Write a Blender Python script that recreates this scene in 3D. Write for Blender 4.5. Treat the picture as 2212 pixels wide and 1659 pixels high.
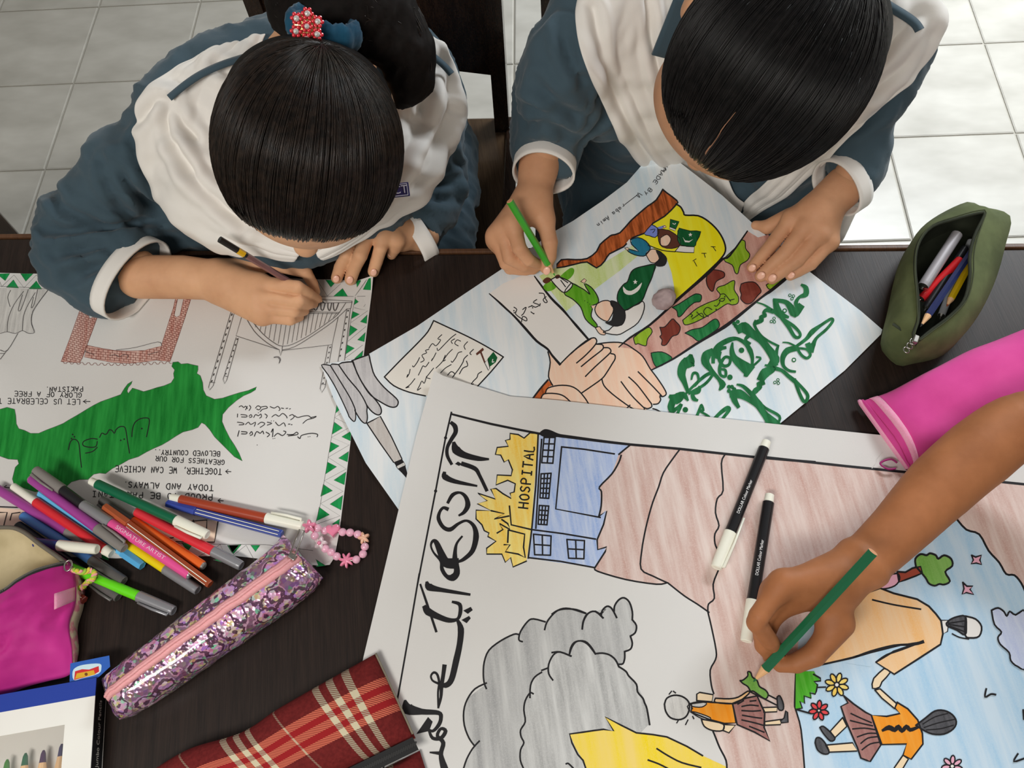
import bpy, bmesh, math, random
import numpy as np
from mathutils import Vector, Matrix, noise
from mathutils.geometry import tessellate_polygon
from mathutils.bvhtree import BVHTree

for o in list(bpy.data.objects):
    bpy.data.objects.remove(o, do_unlink=True)
scene = bpy.context.scene
COL = scene.collection
random.seed(7)
RNG = np.random.RandomState(11)

# ------------------------------------------------------------------ camera
F = 1750.0                      # focal length in pixels of a 2212 x 1659 frame
CX, CY = 1106.0, 829.5
PITCH, ROLL = math.radians(63.72), math.radians(-7.99)
FLOOR_YAW = math.radians(-7.56)
CAM = Vector((0, 0, 1.575))
TZ = 0.75                       # table top
_R = Vector((1, 0, 0)); FWD = Vector((0, math.cos(PITCH), -math.sin(PITCH))); _U = Vector((0, math.sin(PITCH), math.cos(PITCH)))
RGT = _R * math.cos(ROLL) + _U * math.sin(ROLL)
UPV = _U * math.cos(ROLL) - _R * math.sin(ROLL)
cam_d = bpy.data.cameras.new('camera'); cam = bpy.data.objects.new('camera', cam_d); COL.objects.link(cam)
cam_d.sensor_width = 36.0; cam_d.lens = F / 2212 * 36.0; cam_d.clip_start = 0.02
m = Matrix.Identity(4)
for i in range(3):
    m[i][0] = RGT[i]; m[i][1] = UPV[i]; m[i][2] = -FWD[i]; m[i][3] = CAM[i]
cam.matrix_world = m
scene.camera = cam

# ------------------------------------------------------------------ light
vs = scene.view_settings
vs.view_transform = 'Standard'; vs.look = 'None'; vs.gamma = 1.0; vs.use_curve_mapping = False
vs.exposure = -0.27
world = bpy.data.worlds.new('room_light'); scene.world = world; world.use_nodes = True
bg = world.node_tree.nodes['Background']; bg.inputs[0].default_value = (1.0, 0.97, 0.93, 1); bg.inputs[1].default_value = 0.24

def area(name, loc, target, sx, sy, power, col):
    d = bpy.data.lights.new(name, 'AREA'); d.shape = 'RECTANGLE'; d.size = sx; d.size_y = sy
    d.energy = power; d.color = col
    o = bpy.data.objects.new(name, d); COL.objects.link(o); o.location = loc
    o.rotation_euler = (Vector(target) - Vector(loc)).to_track_quat('-Z', 'Y').to_euler()
    return o
lr_ = area('ceiling_tube_light_right', (2.0, 2.15, 2.5), (1.5, 1.6, 0), 1.3, 0.4, 74, (0.91, 0.96, 1.0)); lr_.data.spread = math.radians(125)          # spread narrowed to keep its light off the left floor
area('ceiling_tube_light_left', (-0.85, -0.85, 2.5), (-0.35, 0.3, 0.7), 1.2, 0.3, 36, (1.0, 0.96, 0.90))
area('window_daylight_right', (2.5, 0.6, 1.75), (0.6, 0.7, 0.6), 1.4, 1.2, 13, (1.0, 0.98, 0.95))

# ------------------------------------------------------------------ helpers
def ray(px, py):
    return FWD + RGT * ((px - CX) / F) - UPV * ((py - CY) / F)
def at(px, py, z):
    d = ray(px, py); return CAM + d * ((z - CAM.z) / d.z)
def prj(p):
    v = Vector(p) - CAM; z = v.dot(FWD); return CX + F * v.dot(RGT) / z, CY - F * v.dot(UPV) / z
def pt(px, py, h):
    return at(px, py, TZ + h)
def atd(px, py, zc):
    return CAM + ray(px, py) * zc
def mpp(p):                      # metres that one pixel covers at a point
    return (Vector(p) - CAM).dot(FWD) / F
CROPS = {'A': (0, 480), 'B': (440, 480), 'C': (0, 860), 'D': (400, 860), 'E': (0, 1240), 'F': (400, 1240), 'G': (1000, 280),
         'H': (1450, 380), 'I': (800, 580), 'J': (1100, 560), 'K': (1400, 580), 'L': (760, 840), 'M': (760, 1240),
         'N': (1200, 900), 'O': (1200, 1240), 'Q': (1652, 820), 'R': (1652, 1240), 'Z': (440, 480), 'W': (1560, 1100), 'X': (0, 0)}
SC = {'Z': 2212 / 480, 'W': 2212 / 440, 'X': 1.0}
def P(crop, s):
    """sketch coordinates -> list of (x, y)"""
    x0, y0 = CROPS[crop]; k = SC.get(crop, 3.95)
    out = []
    for t in s.split():
        if ':' in t:
            c, t = t.split(':'); x0, y0 = CROPS[c]; k = SC.get(c, 3.95)
        a = t.split(',')
        out.append((x0 + float(a[0]) / k, y0 + float(a[1]) / k))
    return out
def lin(c):
    c = c / 255.0
    return c / 12.92 if c <= 0.04045 else ((c + 0.055) / 1.055) ** 2.4
def rgb(r, g, b):
    return (lin(r), lin(g), lin(b), 1)
_W = lin(208)
def pc(r, g, b, k=0.8):          # colour seen in even light -> surface colour
    return tuple(min(0.93, lin(v) * k / _W) for v in (r, g, b)) + (1,)
def catmull(pts, n=4, closed=False):
    pts = [Vector(p) for p in pts]
    if len(pts) < 3: return pts
    out = []; N = len(pts)
    for i in range(N if closed else N - 1):
        if closed: a, b, c, d = pts[i - 1], pts[i], pts[(i + 1) % N], pts[(i + 2) % N]
        else: a, b, c, d = pts[max(i - 1, 0)], pts[i], pts[i + 1], pts[min(i + 2, N - 1)]
        for k in range(n):
            t = k / n
            out.append(0.5 * ((2 * b) + (c - a) * t + (2 * a - 5 * b + 4 * c - d) * t * t + (3 * b - a - 3 * c + d) * t ** 3))
    if not closed: out.append(pts[-1])
    return out

# ------------------------------------------------------------------ materials
MATS = {}
def _new(name):
    mt = bpy.data.materials.new(name); mt.use_nodes = True
    nt = mt.node_tree; b = nt.nodes['Principled BSDF']
    MATS[name] = mt
    return mt, nt, b
def node(nt, t, **kw):
    n = nt.nodes.new(t)
    for k, v in kw.items(): setattr(n, k, v)
    return n
def coords(nt, scale=(1, 1, 1), rot=(0, 0, 0), src='Object'):
    tc = node(nt, 'ShaderNodeTexCoord'); mp = node(nt, 'ShaderNodeMapping')
    mp.inputs['Scale'].default_value = scale; mp.inputs['Rotation'].default_value = rot
    nt.links.new(tc.outputs[src], mp.inputs['Vector'])
    return mp.outputs['Vector']
def noise_tex(nt, vec, scale, detail=3.0, rough=0.55):
    n = node(nt, 'ShaderNodeTexNoise'); n.inputs['Scale'].default_value = scale
    n.inputs['Detail'].default_value = detail; n.inputs['Roughness'].default_value = rough
    nt.links.new(vec, n.inputs['Vector']); return n.outputs['Fac']
def ramp(nt, fac, stops, interp='LINEAR'):
    r = node(nt, 'ShaderNodeValToRGB'); r.color_ramp.interpolation = interp
    el = r.color_ramp.elements
    while len(el) > 1: el.remove(el[-1])
    el[0].position = stops[0][0]; el[0].color = stops[0][1]
    for p, c in stops[1:]:
        e = el.new(p); e.color = c
    nt.links.new(fac, r.inputs['Fac']); return r.outputs['Color']
def bump(nt, b, fac, strength, dist=0.002):
    bp = node(nt, 'ShaderNodeBump'); bp.inputs['Strength'].default_value = strength; bp.inputs['Distance'].default_value = dist
    nt.links.new(fac, bp.inputs['Height']); nt.links.new(bp.outputs['Normal'], b.inputs['Normal'])
def plain(name, col, rough=0.5, metal=0.0, coat=0.0, spec=0.5, sheen=0.0):
    if name in MATS: return MATS[name]
    mt, nt, b = _new(name)
    b.inputs['Base Color'].default_value = col; b.inputs['Roughness'].default_value = rough
    b.inputs['Metallic'].default_value = metal; b.inputs['Coat Weight'].default_value = coat
    b.inputs['Specular IOR Level'].default_value = spec; b.inputs['Sheen Weight'].default_value = sheen
    return mt
def mottled(name, c1, c2, scale=40, rough=0.6, stretch=(1, 1, 1), rot=0.0, bmp=0.0, bscale=None, lo=0.35, hi=0.65, spec=0.3, sheen=0.0, coat=0.0, metal=0.0):
    if name in MATS: return MATS[name]
    mt, nt, b = _new(name)
    v = coords(nt, stretch, (0, 0, rot)); f = noise_tex(nt, v, scale)
    nt.links.new(ramp(nt, f, [(lo, c1), (hi, c2)]), b.inputs['Base Color'])
    b.inputs['Roughness'].default_value = rough; b.inputs['Specular IOR Level'].default_value = spec
    b.inputs['Sheen Weight'].default_value = sheen; b.inputs['Coat Weight'].default_value = coat; b.inputs['Metallic'].default_value = metal
    if bmp:
        f2 = noise_tex(nt, coords(nt), bscale or scale * 4, 2.0); bump(nt, b, f2, bmp)
    return mt
def pencil(name, col, light=None, rot=0.0, scale=26, lo=0.30, hi=0.68, grain=0.5):
    """coloured-pencil hatching: streaks of colour over paper"""
    if name in MATS: return MATS[name]
    mt, nt, b = _new(name)
    light = light or tuple(0.45 * c + 0.55 * 0.8 for c in col[:3]) + (1,)
    v = coords(nt, (9, 0.8, 1), (0, 0, rot)); f = noise_tex(nt, v, scale, 4.0, 0.6)
    c1 = ramp(nt, f, [(lo, light), (hi, col)])
    g = noise_tex(nt, coords(nt), 900, 2.0, 0.6)
    mx = node(nt, 'ShaderNodeMix', data_type='RGBA'); mx.inputs[0].default_value = 0.5
    gr = node(nt, 'ShaderNodeMapRange'); gr.inputs[1].default_value = 0.45; gr.inputs[2].default_value = 0.75; gr.inputs[4].default_value = grain
    nt.links.new(g, gr.inputs[0]); nt.links.new(gr.outputs[0], mx.inputs[0])
    nt.links.new(c1, mx.inputs[6]); mx.inputs[7].default_value = light
    nt.links.new(mx.outputs[2], b.inputs['Base Color'])
    b.inputs['Roughness'].default_value = 0.7; b.inputs['Specular IOR Level'].default_value = 0.2
    return mt

# ------------------------------------------------------------------ object builders
def tag(o, label=None, cat=None, group=None, kind=None):
    if label: o['label'] = label
    if cat: o['category'] = cat
    if group: o['group'] = group
    if kind: o['kind'] = kind
    return o
def empty(name, loc=(0, 0, 0)):
    o = bpy.data.objects.new(name, None); COL.objects.link(o); o.location = loc
    o.empty_display_size = 0.02
    return o
def link(name, me, parent=None):
    o = bpy.data.objects.new(name, me); COL.objects.link(o)
    if parent is not None:
        o.parent = parent; o.matrix_parent_inverse = Matrix.Translation(-Vector(parent.location)) if parent.type == 'EMPTY' else Matrix.Identity(4)
    return o
class MB:
    def __init__(s): s.v = []; s.f = []; s.m = []; s.mats = []; s.uv = None
    def mi(s, mat):
        if mat not in s.mats: s.mats.append(mat)
        return s.mats.index(mat)
    def add(s, vs, fs, mat):
        k = len(s.v); i = s.mi(mat)
        s.v += [tuple(v) for v in vs]
        for f in fs: s.f.append(tuple(k + j for j in f)); s.m.append(i)
    def box(s, c, size, mat, rot=None):
        c = Vector(c); hx, hy, hz = size[0] / 2, size[1] / 2, size[2] / 2
        vs = []
        for x in (-hx, hx):
            for y in (-hy, hy):
                for z in (-hz, hz):
                    q = Vector((x, y, z)); vs.append(c + (rot @ q if rot else q))
        s.add(vs, [(0, 1, 3, 2), (4, 6, 7, 5), (0, 4, 5, 1), (2, 3, 7, 6), (0, 2, 6, 4), (1, 5, 7, 3)], mat)
    def lathe(s, a, b, prof, n=14, sq=None, caps=True):
        """prof: list of (distance from a along a->b, radius, material for the span that starts here)"""
        a = Vector(a); b = Vector(b); ax = (b - a).normalized()
        u = ax.orthogonal().normalized(); w = ax.cross(u)
        if abs(ax.z) < 0.95:
            w = Vector((0, 0, 1)) - ax * ax.z; w.normalize(); u = w.cross(ax)
        rings = []
        for d, r, mt in prof:
            ring = []
            for k in range(n):
                t = 2 * math.pi * (k + 0.5) / n
                ring.append(a + ax * d + (u * math.cos(t) + w * math.sin(t)) * r)
            rings.append(ring)
        for i in range(len(rings) - 1):
            s.add(rings[i] + rings[i + 1], [(k, (k + 1) % n, n + (k + 1) % n, n + k) for k in range(n)], prof[i][2])
        if caps:
            s.add(rings[0], [tuple(range(n))[::-1]], prof[0][2]); s.add(rings[-1], [tuple(range(n))], prof[-2][2])
    def tube(s, pts, rad, mat, n=8, closed=False):
        pts = [Vector(p) for p in pts]; N = len(pts)
        rads = rad if hasattr(rad, '__len__') else [rad] * N
        ref = Vector((0, 0, 1)); rings = []
        for i, p in enumerate(pts):
            if closed: t = (pts[(i + 1) % N] - pts[i - 1])
            else: t = (pts[min(i + 1, N - 1)] - pts[max(i - 1, 0)])
            t = t.normalized() if t.length > 1e-9 else Vector((1, 0, 0))
            u = t.cross(ref)
            if u.length < 0.1: u = t.cross(Vector((0, 1, 0.1)))
            u.normalize(); w = u.cross(t)
            rings.append([p + (u * math.cos(2 * math.pi * k / n) + w * math.sin(2 * math.pi * k / n)) * rads[i] for k in range(n)])
        vs = [q for r in rings for q in r]; fs = []
        for i in range(N if closed else N - 1):
            j = (i + 1) % N
            for k in range(n): fs.append((i * n + k, i * n + (k + 1) % n, j * n + (k + 1) % n, j * n + k))
        if not closed: fs += [tuple(range(n))[::-1], tuple((N - 1) * n + k for k in range(n))]
        s.add(vs, fs, mat)
    def grid(s, rows, mat, close_u=False, close_v=False):
        nr = len(rows); nc = len(rows[0]); vs = [p for r in rows for p in r]; fs = []
        for i in range(nr if close_v else nr - 1):
            for j in range(nc if close_u else nc - 1):
                i2 = (i + 1) % nr; j2 = (j + 1) % nc
                fs.append((i * nc + j, i * nc + j2, i2 * nc + j2, i2 * nc + j))
        s.add(vs, fs, mat)
    def ball(s, c, r, mat, n=10, rot=None):
        c = Vector(c); r = Vector(r) if hasattr(r, '__len__') else Vector((r, r, r)); rows = []
        for i in range(n + 1):
            th = math.pi * i / n; row = []
            for j in range(2 * n):
                ph = math.pi * j / n
                q = Vector((r.x * math.sin(th) * math.cos(ph), r.y * math.sin(th) * math.sin(ph), r.z * math.cos(th)))
                row.append(c + (rot @ q if rot else q))
            rows.append(row)
        s.grid(rows, mat, close_u=True)
    def mesh(s, name, smooth=False):
        me = bpy.data.meshes.new(name); me.from_pydata(s.v, [], s.f)
        for mt in s.mats: me.materials.append(mt)
        me.polygons.foreach_set('material_index', s.m)
        if smooth: me.polygons.foreach_set('use_smooth', [True] * len(s.f))
        me.update(); return me
    def build(s, name, parent=None, smooth=False, weld=False):
        me = s.mesh(name, smooth)
        if weld:
            bm = bmesh.new(); bm.from_mesh(me); bmesh.ops.remove_doubles(bm, verts=bm.verts, dist=1e-6)
            bmesh.ops.recalc_face_normals(bm, faces=bm.faces); bm.to_mesh(me); bm.free()
        return link(name, me, parent)
def autosmooth(o, ang=40):
    me = o.data; me.polygons.foreach_set('use_smooth', [True] * len(me.polygons))
    bm = bmesh.new(); bm.from_mesh(me)
    for e in bm.edges:
        if len(e.link_faces) == 2 and e.calc_face_angle(0) > math.radians(ang): e.smooth = False
    bm.to_mesh(me); bm.free(); return o
def bevel_obj(o, w=0.002, seg=2):
    md = o.modifiers.new('bevel', 'BEVEL'); md.width = w; md.segments = seg; md.limit_method = 'ANGLE'
    return o
def copy_tree(o, parent=None):
    c = o.copy(); COL.objects.link(c); c.parent = parent
    for ch in list(o.children): copy_tree(ch, c)
    return c

# ------------------------------------------------------------------ organic surfaces (smooth unions of tapered limbs, meshed by surface nets)
class Field:
    def __init__(s, lo, hi, vox):
        s.lo = np.array(lo, float); s.vox = vox
        s.n = np.maximum(4, np.ceil((np.array(hi) - s.lo) / vox).astype(int) + 1)
        s.d = np.full(s.n, 1.0, np.float32)
    def sub(s, lo, hi):
        a = np.clip(np.floor((np.array(lo) - s.lo) / s.vox).astype(int), 0, s.n); b = np.clip(np.ceil((np.array(hi) - s.lo) / s.vox).astype(int) + 1, 0, s.n)
        return a, b
    def pts(s, a, b):
        ax = [(s.lo[i] + s.vox * np.arange(a[i], b[i])).astype(np.float32) for i in range(3)]
        return ax[0][:, None, None], ax[1][None, :, None], ax[2][None, None, :]
def d_cone(X, Y, Z, pa, pb, r1, r2):
    ba = np.array(pb) - np.array(pa); l2 = max(float(ba @ ba), 1e-12)
    x, y, z = X - pa[0], Y - pa[1], Z - pa[2]
    t = np.clip((x * ba[0] + y * ba[1] + z * ba[2]) / l2, 0, 1)
    return np.sqrt((x - t * ba[0]) ** 2 + (y - t * ba[1]) ** 2 + (z - t * ba[2]) ** 2) - (r1 + t * (r2 - r1))
def d_ell(X, Y, Z, c, M3, r):
    x, y, z = X - c[0], Y - c[1], Z - c[2]
    q = [(M3[i][0] * x + M3[i][1] * y + M3[i][2] * z) / r[i] for i in range(3)]
    k0 = np.sqrt(q[0] ** 2 + q[1] ** 2 + q[2] ** 2) + 1e-9
    k1 = np.sqrt((q[0] / r[0]) ** 2 + (q[1] / r[1]) ** 2 + (q[2] / r[2]) ** 2) + 1e-9
    return k0 * (k0 - 1) / k1
def smin(a, b, k):
    if k <= 0: return np.minimum(a, b)
    h = np.maximum(k - np.abs(a - b), 0) / k
    return np.minimum(a, b) - h * h * k * 0.25
I3 = ((1, 0, 0), (0, 1, 0), (0, 0, 1))
def cone(a, b, r1, r2): return ('c', tuple(a), tuple(b), r1, r2)
def ell(c, r, axes=I3): return ('e', tuple(c), tuple(r), tuple(tuple(v) for v in axes))
def chain(pts, rads): return [cone(pts[i], pts[i + 1], rads[i], rads[i + 1]) for i in range(len(pts) - 1)]
def pbounds(pr):
    if pr[0] == 'c':
        r = max(pr[3], pr[4]); a = np.array(pr[1]); b = np.array(pr[2]); return np.minimum(a, b) - r, np.maximum(a, b) + r
    r = max(pr[2]); c = np.array(pr[1]); return c - r, c + r
def sdf_mesh(layers, vox, kout=0.0, cut=None, warp=None):
    """layers: list of (prims, k); layers are blended with kout. cut(X,Y,Z,d)->d may carve the field."""
    allp = [p for L in layers for p in L[0]]
    lo = np.min([pbounds(p)[0] for p in allp], 0) - 4 * vox; hi = np.max([pbounds(p)[1] for p in allp], 0) + 4 * vox
    tot = None
    for prims, k in layers:
        fld = Field(lo, hi, vox)
        for p in prims:
            l, h = pbounds(p); mg = k + kout + 3 * vox
            a, b = fld.sub(l - mg, h + mg)
            X, Y, Z = fld.pts(a, b)
            d = d_cone(X, Y, Z, *p[1:]) if p[0] == 'c' else d_ell(X, Y, Z, p[1], p[3], p[2])
            sl = (slice(a[0], b[0]), slice(a[1], b[1]), slice(a[2], b[2]))
            fld.d[sl] = smin(fld.d[sl], d, k)
        tot = fld if tot is None else tot
        if tot is not fld: tot.d = smin(tot.d, fld.d, kout)
    if cut is not None:
        X, Y, Z = tot.pts((0, 0, 0), tot.n); tot.d = cut(X, Y, Z, tot.d)
    return surface_nets(tot)
def surface_nets(fld):
    d = fld.d; n = d.shape
    s = d < 0
    c = np.zeros((n[0] - 1, n[1] - 1, n[2] - 1), np.int8)
    offs = [(i, j, k) for i in (0, 1) for j in (0, 1) for k in (0, 1)]
    for i, j, k in offs: c += s[i:n[0] - 1 + i, j:n[1] - 1 + j, k:n[2] - 1 + k]
    act = (c > 0) & (c < 8)
    idx = np.full(c.shape, -1, np.int64); cells = np.argwhere(act); idx[act] = np.arange(len(cells))
    acc = np.zeros((len(cells), 3)); cnt = np.zeros(len(cells))
    val = {o: d[cells[:, 0] + o[0], cells[:, 1] + o[1], cells[:, 2] + o[2]] for o in offs}
    for o in offs:
        for ax in range(3):
            if o[ax] == 0:
                q = list(o); q[ax] = 1; q = tuple(q)
                a, b = val[o], val[q]; cr = (a < 0) != (b < 0)
                t = np.where(cr, a / np.where(cr, a - b, 1), 0)
                p = np.array(o, float)[None, :].repeat(len(cells), 0); p[:, ax] += t
                acc[cr] += p[cr]; cnt[cr] += 1
    v = (cells + acc / cnt[:, None]) * fld.vox + fld.lo
    quads = []
    for ax in range(3):
        u, w = (ax + 1) % 3, (ax + 2) % 3
        sl0 = [slice(0, n[i]) for i in range(3)]; sl1 = list(sl0); sl0[ax] = slice(0, n[ax] - 1); sl1[ax] = slice(1, n[ax])
        a = s[tuple(sl0)]; b = s[tuple(sl1)]
        e = np.argwhere(a != b)
        ok = (e[:, u] > 0) & (e[:, w] > 0) & (e[:, u] < n[u] - 1) & (e[:, w] < n[w] - 1); e = e[ok]
        flip = a[e[:, 0], e[:, 1], e[:, 2]]
        def cell(du, dw):
            q = e.copy(); q[:, u] -= du; q[:, w] -= dw; return idx[q[:, 0], q[:, 1], q[:, 2]]
        q = np.stack([cell(1, 1), cell(0, 1), cell(0, 0), cell(1, 0)], 1)
        q[~flip] = q[~flip][:, ::-1]
        quads.append(q)
    q = np.concatenate(quads); q = q[(q >= 0).all(1)]
    return v, q
def np_mesh(name, v, q, mat, smooth_it=0):
    me = bpy.data.meshes.new(name)
    me.vertices.add(len(v)); me.vertices.foreach_set('co', np.asarray(v, np.float32).ravel())
    k = q.shape[1]
    me.loops.add(len(q) * k); me.loops.foreach_set('vertex_index', q.astype(np.int32).ravel())
    me.polygons.add(len(q)); me.polygons.foreach_set('loop_start', np.arange(0, len(q) * k, k, dtype=np.int32))
    me.update(calc_edges=True)
    me.polygons.foreach_set('use_smooth', [True] * len(q))
    if mat is not None: me.materials.append(mat)
    return me
def relax(v, q, it=2, lam=0.5):
    for _ in range(it):
        acc = np.zeros_like(v); cnt = np.zeros(len(v))
        for a, b in ((0, 1), (1, 2), (2, 3), (3, 0)):
            np.add.at(acc, q[:, a], v[q[:, b]]); np.add.at(acc, q[:, b], v[q[:, a]])
            np.add.at(cnt, q[:, a], 1); np.add.at(cnt, q[:, b], 1)
        v = v + lam * (acc / np.maximum(cnt, 1)[:, None] - v)
    return v
def vnormals(v, q):
    nf = np.cross(v[q[:, 2]] - v[q[:, 0]], v[q[:, 3]] - v[q[:, 1]])
    n = np.zeros_like(v)
    for k in range(4): np.add.at(n, q[:, k], nf)
    return n / (np.linalg.norm(n, axis=1)[:, None] + 1e-12)
def merge(parts):
    V = []; Q = []; o = 0
    for v, q in parts: V.append(v); Q.append(q + o); o += len(v)
    return np.concatenate(V), np.concatenate(Q)
def wrinkle(v, q, amp, freq, seed, axis=None, ridged=True):
    n = vnormals(v, q); out = v.copy(); a = Vector(axis).normalized() if axis else None; off = Vector((seed * 3.7, seed * 1.3, seed))
    for i in range(len(v)):
        p = Vector(v[i])
        if a is not None: p = p + a * (p.dot(a)) * 1.6
        s = noise.noise(p * freq + off); s2 = noise.noise(p * freq * 2.3 + off)
        w = (1 - 2 * abs(s)) * 0.75 + 0.4 * s2 if ridged else s + 0.4 * s2
        out[i] += n[i] * amp * (w - 0.3)
    return out
def cloth_mat(name, c1, c2, sc=6, weave=1200):
    mt, nt, b = _new(name)
    nt.links.new(ramp(nt, noise_tex(nt, coords(nt), sc, 4.0), [(0.3, c1), (0.7, c2)]), b.inputs['Base Color'])
    b.inputs['Roughness'].default_value = 0.85; b.inputs['Specular IOR Level'].default_value = 0.15; b.inputs['Sheen Weight'].default_value = 0.15
    bump(nt, b, noise_tex(nt, coords(nt), weave, 1.0), 0.12, 0.0005); return mt
# ================================================================== the room: tiled floor
def yawv(x, y, a): return Vector((x * math.cos(a) - y * math.sin(a), x * math.sin(a) + y * math.cos(a), 0))
tile_mat = mottled('glazed_tile', (0.40, 0.385, 0.345, 1), (0.55, 0.535, 0.49, 1), scale=5, rough=0.28, stretch=(1, 2.2, 1), spec=0.5, lo=0.3, hi=0.7, bmp=0.03, bscale=30)
grout = plain('grout', (0.40, 0.38, 0.33, 1), 0.9)
S = 0.3062; OX, OY = -1.0497, 2.192
def tile_pos(c, r):
    return Vector((OX, OY, 0)) + yawv(S * c, -S * r, FLOOR_YAW)
fb = MB()
C0, C1, R0, R1 = -4, 12, -4, 13
cor = [tile_pos(C0, R0), tile_pos(C1, R0), tile_pos(C1, R1), tile_pos(C0, R1)]
fb.add([c + Vector((0, 0, -0.004)) for c in cor] + [c + Vector((0, 0, -0.05)) for c in cor], [(0, 3, 2, 1)[::-1][::-1], (4, 5, 6, 7), (0, 1, 5, 4), (1, 2, 6, 5), (2, 3, 7, 6), (3, 0, 4, 7)], grout)
floor = fb.build('floor', weld=True); tag(floor, 'pale grey square floor tiles with narrow grout lines', 'floor', kind='structure')
tb = MB(); g = 0.0022; hs = S / 2 - g; e = 0.003
top = [(-hs + e, -hs + e, 0), (hs - e, -hs + e, 0), (hs - e, hs - e, 0), (-hs + e, hs - e, 0)]
mid = [(-hs, -hs, -0.0018), (hs, -hs, -0.0018), (hs, hs, -0.0018), (-hs, hs, -0.0018)]
bot = [(-hs, -hs, -0.008), (hs, -hs, -0.008), (hs, hs, -0.008), (-hs, hs, -0.008)]
tb.add(top + mid + bot, [(0, 1, 2, 3)] + [(k + 4, (k + 1) % 4 + 4, (k + 1) % 4, k) for k in range(4)] + [(k + 8, (k + 1) % 4 + 8, (k + 1) % 4 + 4, k + 4) for k in range(4)], tile_mat)
tile_me = tb.mesh('floor_tile')
for c in range(C0, C1):
    for r in range(R0, R1):
        o = link('floor_tile', tile_me, floor); o.location = (tile_pos(c, r) + tile_pos(c + 1, r + 1)) / 2; o.rotation_euler.z = FLOOR_YAW

wall_paint = mottled('cream_wall_paint', (0.62, 0.60, 0.55, 1), (0.68, 0.66, 0.61, 1), 4, 0.8)
for nm, a, b_ in (('wall_back', 0, 1), ('wall_right', 1, 2), ('wall_front', 2, 3), ('wall_left', 3, 0)):
    A, B_ = cor[a], cor[b_]; d = (B_ - A).normalized(); nrm = Vector((d.y, -d.x, 0)); cen = (tile_pos((C0 + C1) / 2, (R0 + R1) / 2)); nrm = nrm if (A - cen).dot(nrm) > 0 else -nrm
    wb = MB(); q4 = [A + nrm * 0.002, B_ + nrm * 0.002, B_ + nrm * 0.1, A + nrm * 0.1]
    wb.add([p + Vector((0, 0, -0.05)) for p in q4] + [p + Vector((0, 0, 2.9)) for p in q4], [(0, 1, 2, 3), (7, 6, 5, 4), (0, 4, 5, 1), (1, 5, 6, 2), (2, 6, 7, 3), (3, 7, 4, 0)], wall_paint)
    o = wb.build(nm, weld=True); tag(o, 'plain cream painted classroom wall', 'wall', kind='structure')
# ================================================================== desks
def wood(name, c1, c2, rough, rot, coat=0.0, spec=0.4):
    mt, nt, b = _new(name)
    v = coords(nt, (14, 0.7, 4), (0, 0, rot)); f = noise_tex(nt, v, 9, 5.0, 0.6)
    f2 = noise_tex(nt, coords(nt, (60, 2.0, 20), (0, 0, rot)), 12, 3.0)
    ad = node(nt, 'ShaderNodeMath', operation='ADD'); ml = node(nt, 'ShaderNodeMath', operation='MULTIPLY'); ml.inputs[1].default_value = 0.5
    nt.links.new(f, ad.inputs[0]); nt.links.new(f2, ad.inputs[1]); nt.links.new(ad.outputs[0], ml.inputs[0])
    nt.links.new(ramp(nt, ml.outputs[0], [(0.36, c1), (0.64, c2)]), b.inputs['Base Color'])
    b.inputs['Roughness'].default_value = rough; b.inputs['Coat Weight'].default_value = coat; b.inputs['Specular IOR Level'].default_value = spec
    bump(nt, b, f2, 0.12, 0.001)
    return mt
TYAW = math.radians(-9.06)
desk_wood = wood('dark_desk_wood', (0.010, 0.0062, 0.0050, 1), (0.027, 0.016, 0.012, 1), 0.45, -TYAW, 0.0, 0.3)
edge_wood = wood('brown_desk_edge', (0.07, 0.03, 0.014, 1), (0.13, 0.058, 0.026, 1), 0.45, -TYAW + math.pi / 2)  # edge band lighter and browner than the desk top
chair_wood = wood('dark_chair_wood', (0.010, 0.0055, 0.004, 1), (0.040, 0.021, 0.013, 1), 0.22, -TYAW, 0.25)
seat_wood = wood('polished_seat_wood', (0.045, 0.026, 0.015, 1), (0.105, 0.065, 0.036, 1), 0.2, -TYAW, 0.3)

def desk(name, corner, width, depth, label):
    """corner: far left top corner; runs right along the far edge and towards the viewer"""
    ux = yawv(1, 0, TYAW); uy = yawv(0, -1, TYAW); rot = Matrix.Rotation(TYAW, 3, 'Z')
    root = empty(name, corner + ux * width / 2 + uy * depth / 2 - Vector((0, 0, TZ)))
    c0 = Vector(corner)
    b = MB(); b.box(c0 + ux * width / 2 + uy * (depth / 2 + 0.004) - Vector((0, 0, 0.0125)), (width, depth - 0.008, 0.025), desk_wood, rot); o = b.build('table_top', root); bevel_obj(o, 0.0015)
    b = MB(); b.box(c0 + ux * width / 2 + uy * 0.002 - Vector((0, 0, 0.0145)), (width, 0.0065, 0.0290), edge_wood, rot); o = b.build('edge_band', root); bevel_obj(o, 0.0015)
    for dv in (0.06, depth - 0.06):
        b = MB(); b.box(c0 + ux * width / 2 + uy * dv - Vector((0, 0, 0.065)), (width - 0.14, 0.02, 0.08), desk_wood, rot); b.build('apron', root)
    for du in (0.06, width - 0.06):
        for dv in (0.06, depth - 0.06):
            b = MB(); b.box(c0 + ux * du + uy * dv - Vector((0, 0, 0.025 + (TZ - 0.025) / 2)), (0.05, 0.05, TZ - 0.025), desk_wood, rot); o = b.build('leg', root); bevel_obj(o, 0.003)
    tag(root, label, 'desk'); return root
far = at(440, 543, TZ); ux = yawv(1, 0, TYAW)
seam = far - ux * 0.135
desk('school_desk', seam, 1.5, 0.86, 'dark brown wooden desk under the posters, with a lighter brown front edge')
lf = at(30, 506, TZ); lc = seam - ux * 0.002
off = (lf - lc).dot(yawv(0, 1, TYAW))
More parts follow.
